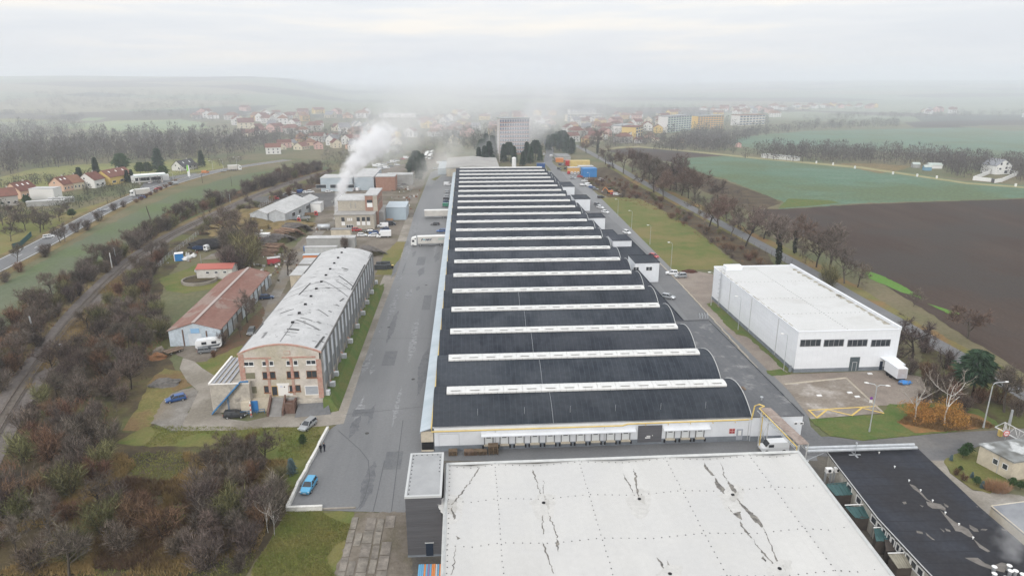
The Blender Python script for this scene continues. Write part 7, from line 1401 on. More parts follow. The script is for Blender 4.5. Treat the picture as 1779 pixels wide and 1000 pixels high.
def tree_proto(seed, h, tw=26, mx=3, up=.8, lean=.05, tl=1.5, tww=.032, leaf=None):
    q = random.Random(seed); tb, cb = MB(), MB(); cb.tone = True; grow(tb, cb, Vector((0, 0, -.1)), Vector((q.uniform(-lean, lean), q.uniform(-lean, lean), 1)), h * .5, h * .022, 0, mx, q, tw, up, tl, tww)
    if leaf: leaf(cb, q, h)
    return tb, cb
def bush_proto(seed, h, rad, n=1700, w=.03):
    q = random.Random(seed); tb, cb = MB(), MB(); cb.tone = True
    for i in range(12):
        a = q.random() * 6.28; r = rad * q.uniform(.1, .75); e = Vector((cos(a) * r, sin(a) * r, h * q.uniform(.6, .95))); b = Vector((cos(a) * .3, sin(a) * .3, -.1)); m = b.lerp(e, .5) + rv(q) * .4; tb.tube([b, m, e], [.07, .05, .025], 3, 0, False)
        for j in range(n // 12):
            t = q.random() ** .6; p = (b.lerp(m, t * 2) if t < .5 else m.lerp(e, t * 2 - 1)) + rv(q) * rad * .3 * q.random(); d = ((p - Vector((0, 0, h * .2))).normalized() * .7 + rv(q) * .8 + Vector((0, 0, .4))).normalized(); p.z = max(.05, p.z); tri(cb, p, d, q.uniform(.5, 1.5), w * q.uniform(.7, 1.3), q)
    return tb, cb
def mass(cb, q, c, r, n, s, droop=0):
    for i in range(n):
        d = rv(q); p = Vector(c) + Vector((d.x * r[0], d.y * r[1], d.z * r[2])) * q.uniform(.55, 1.0); tri(cb, p, (rv(q) + d * .6 + Vector((0, 0, -droop))).normalized(), s * q.uniform(.6, 1.3), s * .35, q)
def conifer_proto(seed, h, rad, n=1500, pine=False):
    q = random.Random(seed); tb, cb = MB(), MB(); tb.tube([(0, 0, -.1), (0, 0, h * .95)], [h * .02, h * .004], 6, 0, False)
    for i in range(n):
        t = q.random() ** .8; z = h * (.1 + .9 * t) if not pine else h * (.35 + .65 * t); lim = rad * (1 - t) ** .8 + .15 if not pine else rad * (.4 + .6 * sin(pi * min(1, t * 1.1)))
        a = q.random() * 6.28; a += .5 * sin(z * 3); r = lim * q.uniform(.25, 1) * (.75 + .25 * sin(a * 5 + z * 4)); p = Vector((cos(a) * r, sin(a) * r, z - r * .25)); d = Vector((cos(a), sin(a), -.35 + q.uniform(-.3, .3))).normalized(); tri(cb, p, d, .5 + .12 * h * .3 * q.random() + .3, .13 + .01 * h, q)
    return tb, cb
VP = {}
def norm(t, c, h):
    k = h / sorted(v[2] for v in c.v)[int(len(c.v) * .985)]
    for b in (t, c): b.v = [(x * k, y * k, z * k) for x, y, z in b.v]
    return t, c
def vset(name, protos, tm, cm): VP[name] = [(t.mesh('trunk', tm), c.mesh('crown', cm)) for t, c in (norm(*p, 5.0 if name.startswith('bush') else 10.0) for p in protos)]
vset('bare', [tree_proto(s, 10) for s in (1, 2, 3, 4)], K_grey, T_grey)
vset('brown', [tree_proto(s, 10, up=.6) for s in (5, 6, 7)], K_dark, T_brown)
vset('rust', [tree_proto(8, 10, 34), tree_proto(9, 10, 34)], K_grey, T_rust)
vset('purple', [tree_proto(10, 10, 40, up=.3, tl=1.1)], K_dark, T_purple)
def ivy(cb, q, h): pass
def lowleaf(cb, q, h): pass
vset('bush', [bush_proto(s, 5, 3.2) for s in (1, 2, 3)], K_grey, T_grey); vset('bushb', [bush_proto(s, 5, 3.2) for s in (4, 5)], K_grey, T_brown); vset('busho', [bush_proto(s, 5, 3.2) for s in (6, 7)], K_grey, T_olive); vset('bushr', [bush_proto(s, 5, 3.2) for s in (8, 9)], K_dark, T_red); vset('bushp', [bush_proto(10, 5, 3.2)], K_dark, T_purple)
vset('conifer', [conifer_proto(s, 10, 2.4) for s in (1, 2)], K_dark, L_con); vset('pine', [conifer_proto(4, 10, 3.6, 2200, True)], K_dark, L_con); vset('spruce', [conifer_proto(5, 10, 3.2, 1500)], K_dark, L_spruce); vset('ever', [conifer_proto(6, 10, 4.5, 2200, True)], K_dark, L_ever)
q = random.Random(77)
def birch(seed):
    tb, cb = MB(), MB(); cb.tone = True; q = random.Random(seed); grow(tb, cb, Vector((0, 0, -.1)), Vector((.02, 0, 1)), 6.2, .16, 0, 2, q, 9, .9, 1.2, .018); return tb, cb
vset('birch', [birch(3), birch(5)], K_white, T_pale)
YL = MB(); 
for i in range(16): a = q.random() * 6.28; r = q.uniform(.6, 3.2); mass(YL, q, (cos(a) * r, sin(a) * r, q.uniform(1.2, 3.4)), (1.2, 1.2, 1.4), 230, .19, .8)
YLM = YL.mesh('yellow_foliage', L_yel)
IV = MB(); mass(IV, q, (0, 0, 2.2), (.55, .55, 2.4), 420, .4); mass(IV, q, (.3, 0, 5.2), (.5, .5, 1.2), 200, .35); IVM = IV.mesh('ivy', L_ivy)
nplant = 0
def plant(kind, label, cat, p, h, rot=None, group=None, wide=1.0, name=None):
    global nplant
    nplant += 1; q2 = random.Random(nplant); v = VP[kind][nplant % len(VP[kind])]; base = 5.0 if kind.startswith('bush') else 10.0
    o = thing(name or {'conifer': 'conifer_tree', 'pine': 'pine_tree', 'spruce': 'spruce_tree', 'ever': 'evergreen_shrub', 'birch': 'birch_tree'}.get(kind, ('bare_bush' if cat == 'bush' else 'bare_shrub') if kind.startswith('bush') else 'bare_tree'), label, cat, (p.x, p.y, height(p.x, p.y)), q2.random() * 6.28 if rot is None else rot, group)
    s = h / base; o.scale = (s * wide, s * wide, s); obj('trunk', v[0], o); obj('crown', v[1], o); return o
# avenue along the lane
AV = ((1018, 267, 9, 'rust'), (1038, 267, 15, 'bare'), (1052, 286, 11, 'brown'), (1083, 302, 13, 'rust'), (1108, 295, 11, 'bare'), (1136, 335, 15, 'brown'), (1152, 346, 12, 'rust'), (1164, 331, 16, 'purple'), (1184, 340, 12, 'brown'), (1208, 353, 14, 'rust'), (1247, 352, 9, 'purple'), (1231, 398, 12, 'brown'), (1247, 402, 12, 'rust'), (1295, 428, 12, 'brown'), (1327, 415, 8, 'purple'), (1351, 461, 14, 'bare'), (1380, 440, 11, 'rust'), (1395, 449, 5, 'bare'), (1418, 464, 10, 'brown'), (1438, 477, 13, 'bare'), (1467, 493, 9, 'bare'), (1490, 499, 6, 'brown'), (1442, 501, 6, 'busho'), (1128, 320, 13, 'bare'), (1120, 306, 12, 'brown'), (1172, 322, 12, 'bare'))
wh = ('farthest, at the top of the lane', 'tall dark one behind the yellow lawn corner', 'third from the top', 'slender, above the blue hall', 'left of the white field corner', 'big one left of the brush field', 'rusty, before the brush field', 'broad purple one in the thickest clump', 'right of the clump', 'red tinted at the brush field edge', 'small spreading at the brush field end', 'slim one above the lawn', 'orange tinted above the lawn', 'forked one by the wire fence', 'small purple one at the soil edge', 'ivy covered, behind the white hall corner', 'rust tinted just right of the ivy tree', 'young sapling right of the rust tinted one', 'with mound at its foot', 'tall straight one behind the white roof', 'leaning at the white roof edge', 'thin sapling, last before the roof edge', 'low olive shrub at the roof edge', 'in the clump, left side', 'in the clump, back left', 'in the clump, back')
for (px, py, h, k), w_ in zip(AV, wh):
    t = plant(k, 'bare avenue tree, ' + w_, 'tree', P(px, py), h * 1.32, group='avenue trees along the lane')
    if 'ivy' in w_ or 'tall dark' in w_: obj('ivy', IVM, t)
for i, (px, py, h, k) in enumerate(((1098, 300, 12, 'brown'), (1115, 315, 14, 'purple'), (1128, 303, 14, 'brown'), (1142, 318, 13, 'purple'), (1148, 330, 12, 'brown'), (1158, 318, 14, 'purple'), (1176, 332, 13, 'purple'), (1196, 345, 11, 'brown'), (1215, 372, 11, 'bare'), (1262, 385, 11, 'rust'), (1282, 395, 11, 'brown'), (1270, 410, 10, 'bare'), (1308, 405, 10, 'purple'), (1065, 292, 11, 'purple'))):
    plant(k, 'bare tree in the thick part of the avenue, ' + ('left of the white field corner', 'behind the big one', 'at the pale yellow verge', 'in front of the verge', 'leaning over the lane', 'at the back, purple', 'at the brush field edge', 'right end of the clump', 'alone above the lawn end', 'rust tinted, middle', 'brown, middle', 'grey, close to the fence', 'purple, at the field corner', 'purple, above the blue hall')[i], 'tree', P(px, py), h, group='trees in the thick part of the avenue', wide=1.1)
plant('purple', 'round purple grey bare tree right of the white hall', 'tree', P(1585, 622), 9, wide=1.25); plant('rust', 'rust brown leafed tree at the ploughed field edge', 'tree', P(1681, 588), 8.5, wide=1.25); plant('bare', 'thin bare tree on the green strip of the ploughed field', 'tree', P(1587, 532), 5.5); plant('bare', 'bare tree between lamp and lane at the right edge', 'tree', P(1744, 716), 10, wide=1.1)
plant('pine', 'dark green pine behind the birches by the lane', 'tree', P(1688, 690), 10.5, wide=1.15)
for px, py, h, l in ((1589, 731, 9.8, 'left white stemmed birch with yellow leaves below'), (1641, 737, 11.2, 'right tall white birch with yellow leaves below')):
    t = plant('birch', l, 'tree', P(px, py), h, rot=1); obj('yellow_foliage', YLM, t)
for i, (px, py, h, k) in enumerate(((1620, 690, 4.5, 'bushb'), (1610, 660, 4.5, 'bushr'), (1632, 672, 5, 'bushb'), (1660, 668, 5, 'bushr'), (1655, 700, 4, 'bushr'), (1700, 700, 4, 'bushr'), (1605, 705, 3.5, 'bushb'), (1672, 715, 4, 'bushb'), (1560, 588 + 10, 5, 'bushp'), (1608, 612, 5, 'bushp'), (1735, 700, 4, 'bushr'), (1765, 722, 4, 'bushb'), (1580, 650, 4, 'bushp'), (1640, 640, 5, 'bushp'))):
    plant(k, ['brown shrub under the birches', 'reddish shrub behind the left birch', 'brown shrub between the birches', 'reddish shrub under the pine', 'reddish shrub at the right birch foot', 'dark shrub by the curved lamp', 'brown shrub beside the left birch foot', 'brown shrub right of the birch leaves', 'purple shrub at the white hall corner', 'purple shrub beneath the round tree', 'red brown shrub near the gate mast', 'brown shrub behind the sliding gate', 'purple shrub beside the white trailer', 'purple shrub behind the pine'][i], 'shrub', P(px, py), h, group='shrubs on the bank by the lane')
for i, (px, py, h, k) in enumerate(((1672, 795, 2.2, 'ever'), (1680, 790, 2.4, 'ever'), (1652, 800, 1.2, 'spruce'), (1668, 818, 1.0, 'ever'), (1696, 842, 1.6, 'ever'), (1688, 830, 1.2, 'spruce'), (1758, 846, 1.8, 'ever'), (1772, 850, 1.6, 'ever'), (1706, 848, 1.4, 'spruce'), (1660, 825, 1.4, 'bushr'), (1674, 835, 1.4, 'bushr'))):
    plant(k, ['dark evergreen shrub, left of a pair in the flower bed', 'dark evergreen shrub, right of a pair in the flower bed', 'blue green dwarf shrub at the tip of the flower bed', 'low green shrub in the bed middle', 'green shrub left of the straw coloured grass clump', 'bluish shrub in the flower bed', 'green shrub at the gatehouse corner', 'green shrub at the gatehouse front wall', 'dark blue green shrub beside the straw clump', 'red brown shrub along the dark roof', 'second red brown shrub along the dark roof'][i], 'shrub', P(px, py), h, group='shrubs in the gatehouse bed')
def clump(label, px, py, r, h, m, n, seed, kind=None):
    p = P(px, py); q = random.Random(seed); mb = MB()
    for i in range(n): a = q.random() * 6.28; rr = r * q.random() ** .5; tri(mb, Vector((cos(a) * rr, sin(a) * rr * .7, 0)), Vector((cos(a) * rr / r * .6 + q.uniform(-.25, .25), sin(a) * rr / r * .6 + q.uniform(-.25, .25), 1)).normalized(), h * q.uniform(.6, 1.1), .05, q)
    o = mb.build('grass_clump', m, loc=p); tag(o, label, 'grass clump')
clump('straw coloured ornamental grass clump before the gatehouse', 1731, 850, 1.9, 1.5, mat('straw', (.36, .22, .13), (.28, .17, .1), sc=3, rough=.95), 900, 4)
plant('spruce', 'small blue spruce on the lawn inside the yard wall', 'tree', P(507, 822), 2.9, wide=1.2); plant('ever', 'dark evergreen shrub on the lawn slope below the silver car', 'shrub', P(527, 776), 2.6, wide=.7)
# orchard and roadside trees
for i, (px, py, h, k) in enumerate(((28, 379, 8, 'brown'), (44, 401, 8, 'bare'), (70, 404, 9, 'bare'), (76, 399, 7, 'brown'), (19, 419, 8, 'bare'), (20, 401, 8, 'brown'), (90, 390, 6, 'bare'), (103, 384, 6, 'brown'), (5, 392, 9, 'bare'), (60, 384, 7, 'brown'), (117, 372, 6, 'bare'))):
    plant(k, 'bare orchard tree left of the main road, ' + ('below the grey house', 'beside a twin', 'larger of a leaning pair', 'smaller of a leaning pair', 'nearest the screen fence', 'left edge, middle', 'thin, near the road', 'small, by the evergreen', 'at the left picture edge', 'back row', 'beside the scrub')[i], 'tree', P(px, py), h, group='orchard trees', wide=1.15)
plant('ever', 'dark round evergreen in the orchard', 'shrub', P(126, 379), 4.5, wide=1.1); plant('ever', 'dark evergreen in front of the peach house', 'tree', P(48, 357), 5.5); plant('conifer', 'tall dark spruce behind the white house', 'tree', P(169, 311), 14, wide=.9); plant('conifer', 'shorter dark spruce behind the long peach house', 'tree', P(140, 318), 10, wide=1.3); plant('ever', 'dark dense tree behind the yellow house', 'tree', P(213, 302), 14); plant('conifer', 'dark spruce behind the filling station', 'tree', P(277, 297), 16, wide=1.3); plant('conifer', 'dark spruce beside the black roofed house', 'tree', P(351, 290), 12, wide=1.1)
for i, (px, py, h) in enumerate(((222, 317, 8), (230, 316, 8), (245, 305, 9), (258, 305, 9), (285, 312, 9))): plant('ever' if i > 1 else 'conifer', 'dark tree at the filling station, ' + ('left of two spruces', 'right of two spruces', 'behind the canopy, left', 'behind the canopy, right', 'right of the canopy')[i], 'tree', P(px, py), h)
for i, (px, py, h, k, w_) in enumerate(((105, 422, 7, 'bare', 1), (113, 420, 8, 'bare', 1), (133, 404, 5, 'bushb', 1), (150, 400, 5, 'bushp', 1.2), (173, 384, 5, 'bushp', 1.2), (199, 366, 4, 'bushp', 1.2), (216, 360, 3.5, 'bushp', 1.2), (30, 455, 7, 'bare', .9), (34, 472, 3.5, 'bushr', 1.3), (78, 446, 3.5, 'bushb', 1.5), (82, 440, 4, 'bushb', 1.2), (10, 490, 4, 'bush', 1.2))):
    plant(k, 'roadside plant between road and sown field, ' + ('left of the twin bare trees', 'right of the twin bare trees', 'thin, next to the twins', 'purple shrub before the silver car', 'purple shrub after the silver car', 'low shrub near the lorry', 'small shrub nearest the lorry', 'lone bare sapling', 'dark shrub under the sapling', 'reddish shrub, middle', 'brown shrub, middle', 'grey shrub at the left edge')[i], 'tree' if k == 'bare' else 'shrub', P(px, py), h, group='roadside trees and shrubs', wide=w_)
for i in range(9): px = 232 + i * 8.5; plant('bushr', 'low dark hedge shrub along the main road, ' + ('first', 'second', 'third', 'fourth', 'fifth', 'sixth', 'seventh', 'eighth', 'last')[i] + ' from the lorry', 'shrub', P(px + 5, 352 - i * 4.3), 2.2, group='hedge along the main road', wide=1.6)
for i, (px, py, h, k) in enumerate(((430, 560, 9.5, 'bare'), (418, 585, 4, 'bare'), (500, 478, 9, 'brown'), (385, 600, 4, 'bushb'), (372, 620, 1.8, 'bushr'), (600, 432, 5, 'bushb'), (640, 452, 3, 'bushr'), (120, 1000, 9, 'bare'))):
    plant(k, ['bare tree in front of the red roofed shed side', 'small bare tree by the caravan', 'bare black tree beside the dirt track', 'thin shrub behind the caravan', 'low red brown shrub on the grass by the caravan', 'pale shrub at the corner of the long shed', 'brush at the rear of the old hall', 'bare tree in the bottom left thicket'][i], 'tree' if h > 5 else 'shrub', P(px, py), h)
# dark conifers around the far end of the hall
CF = [(718, 308, 15), (728, 312, 14), (735, 300, 15), (712, 316, 10), (724, 296, 16), (832, 286, 15), (842, 288, 17), (850, 286, 20), (838, 276, 18), (856, 278, 22), (845, 268, 20), (875, 282, 16), (884, 280, 17), (893, 284, 15), (915, 282, 18), (922, 284, 15), (930, 278, 18), (938, 280, 12), (908, 288, 12), (952, 262, 16), (962, 264, 18), (972, 262, 20), (984, 266, 19), (992, 268, 16), (978, 256, 18), (966, 254, 16), (996, 262, 12)]
for i, (px, py, h) in enumerate(CF):
    z_ = 'right of the vehicle store' if i < 5 else 'left of the office block' if i < 11 else 'before the office block' if i < 14 else 'right of the office block' if i < 19 else 'beside the far bend of the factory road'
    plant('conifer' if i % 4 else 'pine', ('dark pine ' if i % 4 == 0 else 'dark conifer ') + z_ + ', ' + ('first', 'second', 'third', 'fourth', 'fifth', 'sixth', 'seventh', 'last')[(i if i < 5 else i - 5 if i < 11 else i - 11 if i < 14 else i - 14 if i < 19 else i - 19)] + ' from left', 'tree', P(px, py), h * .88, group='conifers ' + z_, wide=1.05)
# thickets of single bushes
from mathutils.geometry import intersect_point_line
def inside(p, poly):
    c = False; n = len(poly)
    for i in range(n):
        a, b = poly[i], poly[(i + 1) % n]
        if (a.y > p.y) != (b.y > p.y) and p.x < (b.x - a.x) * (p.y - a.y) / (b.y - a.y) + a.x: c = not c
    return c
def scatter(pxpoly, n, dmin, seed, avoid=()):
    poly = [P(*a) for a in pxpoly]; q = random.Random(seed); x0, x1 = min(p.x for p in poly), max(p.x for p in poly); y0, y1 = min(p.y for p in poly), max(p.y for p in poly); res = []
    for _ in range(n * 60):
        p = Vector((q.uniform(x0, x1), q.uniform(y0, y1), 0))
        if inside(p, poly) and all((p - r).length > dmin for r in res) and all((p - a).length > r for a, r in avoid): res.append(p)
        if len(res) >= n: break
    return res
TH = ((((0, 690), (40, 640), (95, 565), (150, 505), (215, 450), (285, 404), (330, 378), (300, 378), (230, 425), (130, 485), (40, 550), (-60, 610), (-120, 700)), 88, 2.7, 5.5, 'left of the railway'),
      (((330, 378), (430, 338), (560, 296), (560, 290), (500, 302), (420, 330), (330, 368), (300, 385)), 58, 3.6, 6, 'along the far railway bend'),
      (((45, 735), (110, 625), (170, 545), (235, 475), (275, 440), (300, 425), (268, 478), (255, 520), (290, 560), (295, 600), (262, 625), (255, 660), (215, 700), (200, 740), (190, 790), (120, 850), (20, 900), (-40, 900)), 95, 3.0, 5.0, 'right of the railway'),
      (((350, 398), (450, 358), (560, 312), (590, 305), (560, 322), (470, 352), (420, 372), (390, 396), (345, 410)), 30, 4, 5, 'by the twin sheds'),
      (((385, 470), (400, 425), (440, 415), (440, 445), (425, 480), (400, 485)), 14, 2.8, 10, 'behind the red roof'),
      (((320, 1010), (290, 900), (200, 980), (60, 1000), (-40, 960), (-60, 900), (120, 860), (200, 790), (215, 780), (160, 860), (250, 880)), 22, 3.6, 5, 'bottom left corner'),
      (((300, 1010), (350, 900), (370, 800), (440, 768), (500, 850), (488, 890), (440, 950), (420, 1010)), 34, 2.6, 4.6, 'left of the yard wall'))
LMK = [('the nearest railway mast', 62, 591), ('the second railway mast', 136, 512), ('the signal post', 195, 466), ('the leaning wooden pole', 262, 382), ('the white railway cabinet', 107, 604), ('the soil heaps', 274, 618), ('the blue gravel lot car', 306, 696), ('the red roofed shed', 300, 560), ('the wire fence corner', 268, 476), ('the grey stone heap', 285, 667), ('the thin field poles', 403, 324), ('the blue spruce', 507, 822), ('the young birches', 470, 928), ('the bottom picture edge', 340, 990), ('the left picture edge', 0, 700), ('the left picture edge, low down', 0, 860), ('the dead grass clearing', 240, 800), ('the silver car lawn', 440, 765), ('the red hut', 372, 486), ('the twin gabled shed', 445, 390), ('the site box', 312, 452), ('the pale workshop', 555, 320), ('the utility pole', 400, 352), ('the log piles', 450, 425)]
LMP = [(n, P(x, y)) for n, x, y in LMK]; seen = {}
def spot(p): return min(LMP, key=lambda a: (a[1] - p).length)[0]
def uniq(s):
    seen[s] = seen.get(s, 0) + 1; return s
cnt = 0
for poly, n, dm, h, where in TH:
    for p in scatter(poly, n, dm, len(where)):
        cnt += 1; q3 = random.Random(cnt); k = q3.choice(('bush', 'bush', 'bushb', 'busho', 'bushp', 'bushr')) if 'corner' not in where else q3.choice(('bush', 'bushb', 'bushr', 'bushr', 'busho')); tr_ = q3.random() < .16
        col_ = {'bush': 'grey brown', 'bushb': 'brown', 'busho': 'olive grey', 'bushp': 'purple grey', 'bushr': 'reddish brown'}[k]
        if tr_: plant(q3.choice(('bare', 'brown')), 'bare tree near ' + spot(p) + ', ' + where, 'tree', p, h * q3.uniform(1.2, 1.6), group='trees in the thicket ' + where)
        else: hs_ = q3.uniform(.65, 1.2); plant(k, ('low ' if hs_ < .83 else 'tall ' if hs_ > 1.02 else 'bare ') + col_ + ' bush near ' + spot(p) + ', ' + where, 'bush', p, h * hs_, group=col_ + ' bushes ' + where, wide=1.15)
L2 = [(n, P(x, y)) for n, x, y in (('the blue hall', 1030, 312), ('the digger', 1060, 340), ('the lawn top', 1110, 330), ('the second lane gap', 1150, 345), ('the orange tinted tree', 1240, 395), ('the wire fence start', 1270, 412), ('the forked tree', 1295, 428), ('the lawn middle', 1200, 400), ('the white roof end', 1310, 455), ('the ivy tree', 1345, 455))]
def spot2(p): return min(L2, key=lambda a: (a[1] - p).length)[0]
for k, z_ in enumerate(TH[:5]): sheet('thicket_floor', z_[0], M_thicket, .03)
for p in scatter(((1010, 305), (1070, 312), (1115, 330), (1160, 352), (1240, 398), (1330, 448), (1340, 460), (1280, 455), (1210, 405), (1150, 370), (1110, 348), (1050, 340)), 80, 3.2, 3):
    cnt += 1; q3 = random.Random(cnt); k = q3.choice(('bushr', 'bushb', 'bushr', 'busho')); plant(k, 'low ' + {'bushr': 'red brown', 'bushb': 'brown', 'busho': 'olive'}[k] + ' scrub on the lane bank near ' + spot2(p), 'shrub', p, q3.uniform(1.4, 3), group={'bushr': 'red brown', 'bushb': 'brown', 'busho': 'olive'}[k] + ' scrub on the bank', wide=1.6)
for i, (px, py) in enumerate(((466, 925), (477, 930))): plant('birch', ('left', 'right')[i] + ' pale young birch at the edge of the bottom thicket', 'tree', P(px, py), 6, wide=.6)
# grass tufts and brambles: nobody could count them
def tufts(name, pxpolys, n, h, m, seed, w=.05, den=.1):
    q = random.Random(seed); mb = MB()
    for pxp in pxpolys:
        poly = [P(*a) for a in pxp]; x0, x1 = min(p.x for p in poly), max(p.x for p in poly); y0, y1 = min(p.y for p in poly), max(p.y for p in poly)
        for _ in range(n):
            p = Vector((q.uniform(x0, x1), q.uniform(y0, y1), .03))
            if mnoise.noise((p.x * den, p.y * den, seed)) < -.05 or not inside(p, poly): continue
            for k in range(3): tri(mb, p + Vector((q.uniform(-.2, .2), q.uniform(-.2, .2), 0)), Vector((q.uniform(-.8, .8), q.uniform(-.8, .8), 1)).normalized(), h * q.uniform(.5, 1.3), w, q)
    mb.build(name, m, kind='stuff')
UNDER = [z_[0] for z_ in TH[:5]]
LOW = ((60, 830), (200, 790), (300, 782), (380, 800), (500, 800), (510, 830), (470, 900), (430, 1000), (0, 1000), (-40, 900))
CLR = ((110, 860), (200, 830), (330, 840), (400, 860), (400, 930), (300, 990), (90, 990), (70, 930))
tufts('dead_grass', [LOW, CLR, ((40, 720), (120, 610), (200, 520), (240, 480), (220, 470), (160, 515), (90, 600), (30, 690))], 32000, .8, mat('dead_grass', (.33, .235, .105), (.2, .145, .065), sc=.15, rough=.95, fine=2), 1)
tufts('brambles', [CLR], 16000, 1.0, mat('brambles', (.095, .06, .042), (.15, .1, .055), sc=.2, rough=.95, fine=2), 2, .06)
for nm_, m_, sd in (('undergrowth', T_grey[0], 11), ('russet_undergrowth', T_red[1], 12)): tufts(nm_, UNDER, 7000, 1.7, m_, sd, .05, .14)
tufts('green_tufts', [LOW, ((498, 889), (617, 889), (604, 940), (585, 1040), (430, 1060), (440, 985), (470, 940)), ((255, 740), (420, 742), (575, 742), (500, 860), (430, 762), (250, 775))], 15000, .28, mat('green_tufts', (.17, .2, .055), (.24, .22, .075), sc=.2, rough=.95, fine=2), 3, .05)
tufts('dry_weeds', [((395, 402), (420, 375), (445, 358), (470, 385), (440, 400)), ((1560, 735), (1590, 715), (1640, 708), (1730, 742), (1640, 750)), ((1010, 305), (1115, 330), (1240, 398), (1340, 460), (1280, 455), (1150, 370), (1050, 340))], 5000, .7, mat('dry_weeds', (.24, .14, .065), (.15, .1, .05), sc=.2, rough=.95, fine=1), 4, .07)
# ================================================================== HOUSES ALONG THE MAIN ROAD
RF = {'red': mat('roof_red', (.2, .095, .075), (.16, .085, .068), sc=.4, rough=.85), 'brown': mat('roof_brown', (.17, .08, .065), (.13, .06, .05), sc=.4, rough=.85), 'orange': mat('roof_orange', (.25, .135, .09), (.2, .115, .08), sc=.4, rough=.85), 'grey': mat('roof_slate', (.2, .2, .21), rough=.8), 'black': mat('roof_black', (.05, .05, .055), rough=.7), 'white': M_wroof}
WL = {'peach': mat('wall_peach', (.58, .4, .3), rough=.9), 'cream': mat('wall_cream', (.6, .54, .42), rough=.9), 'white': mat('wall_white', (.66, .65, .63), rough=.9), 'yellow': mat('wall_yellow', (.62, .46, .17), rough=.9), 'grey': mat('wall_grey', (.42, .4, .37), rough=.9), 'ochre': mat('wall_ochre', (.55, .38, .17), rough=.9), 'pink': mat('wall_pink', (.55, .36, .32), rough=.9)}
def house(label, a, b, depth, h, rh_, wall, roof, nw=3, dorm=0, group=None):
    pa, pb_ = P(*a), P(*b); d = pb_ - pa; ang = math.atan2(d.y, d.x); nn = Vector((-sin(ang), cos(ang), 0)); c = (pa + pb_) / 2 + nn * depth / 2; L_ = d.length
    w_ = [('r', -L_ / 2 + L_ * (i + .25) / nw, -L_ / 2 + L_ * (i + .7) / nw, 1.2, 2.6) for i in range(nw)] + [('f', -1.6, -.4, h + .2, h + 1.4), ('f', .8, 2.0, 1.2, 2.6)]
    t = shed('house', label, 'house', c, ang - pi / 2, depth, L_, h, rh_, WL[wall], RF[roof], .4, w_, group)
    for i in range(dorm): y = -L_ / 2 + L_ * (i + .7) / (dorm + .4); mb = MB(); k = rh_ / (depth / 2); mb.quad((1.4, y - .5, h + rh_ - 1.4 * k + .2), (2.6, y - .5, h + rh_ - 2.6 * k + .2), (2.6, y + .5, h + rh_ - 2.6 * k + .2), (1.4, y + .5, h + rh_ - 1.4 * k + .2)); mb.build('roof_window', B_frame, t)
    mb = MB(); mb.box(-.5, L_ * .2, h + rh_ - .6, .1, L_ * .2 + .7, h + rh_ + .9); mb.build('chimney', WL['grey'], t); return t
house('grey house with brown red roof at the left picture edge', (-12, 361), (34, 356), 10, 5.5, 3.5, 'grey', 'red', 4)
house('long peach house with dark red roof, left of the row', (38, 346), (68, 340), 11, 4.5, 4.2, 'peach', 'brown', 4, 3); house('peach house with plum red roof and skylights joined to its left neighbour', (112, 333), (129, 330), 11, 4.2, 4, 'peach', 'brown', 3, 2); house('cream house with orange roof in the middle of the row', (129.5, 330), (148, 327), 11, 4.2, 4, 'cream', 'orange', 3)
house('white house with large pale dormer right of the orange roof', (166, 327), (184, 323), 11, 5, 4, 'white', 'brown', 2); house('yellow house with bright red roof and three roof windows', (193, 322), (232, 314), 11, 5, 4, 'yellow', 'red', 3, 3)
flatbox('garage_block', 'white flat block before the peach house', 'building', *(lambda p: (p.x - 7, p.y, p.x + 6, p.y + 8))(P(76, 347)), 6, WL['white'], M_wroof); flatbox('garden_shed', 'long white roofed garden shed below the peach house', 'shed', *(lambda p: (p.x - 7, p.y, p.x + 10, p.y + 4))(P(72, 358)), 2.6, M_gwall, M_wroof, rz=R(20)); flatbox('garden_shed', 'short pale garden shed beside the orchard', 'shed', *(lambda p: (p.x - 6, p.y, p.x + 6, p.y + 4))(P(104, 352)), 2.4, M_gwall, M_wroof, rz=R(20))
house('black roofed low house with white gable by the main road', (318, 297), (343, 292), 9, 3, 4, 'white', 'black', 3, 2)
# filling station
p = P(262, 318); fs = thing('filling_station', 'filling station with flat pale green edged canopy on the main road', 'filling station', (p.x, p.y, 0), R(30))
mb = MB(); mb.box(-9, -4, 5, 9, 4, 5.8, 0); mb.box(-9.1, -4.1, 5.4, 9.1, 4.1, 5.6, 1); mb.build('canopy', [B_frame, mat('station_green', (.2, .42, .4), rough=.5)], fs)
for x in (-6.5, 0, 6.5): mb = MB(); mb.box(x - .3, -.3, 0, x + .3, .3, 5); mb.build('column', B_frame, fs); mb = MB(); mb.box(x - .5, -1.6, 0, x + .5, -.8, 1.9); mb.build('pump', mat('pump_body', (.5, .45, .42), rough=.5), fs)
mb = MB(); mb.box(-10, 7, 0, 12, 14, 4); mb.build('kiosk', B_frame, fs); window(fs, -8, 8, .8, 3, 6.98, mull=4)
p = P(329, 309); tt = thing('price_totem', 'tall bright green and white totem sign at the filling station', 'sign', p, R(-20)); mb = MB(); mb.box(-.9, -.15, 1, .9, .15, 8.5, 0); mb.box(-.9, -.2, 4.5, .2, -.16, 8.5, 1); mb.build('panel', [B_frame, mat('totem_green', (.2, .55, .06), rough=.5)], tt); mb = MB(); mb.box(-.15, -.1, 0, .15, .1, 1); mb.build('post', B_galv, tt)
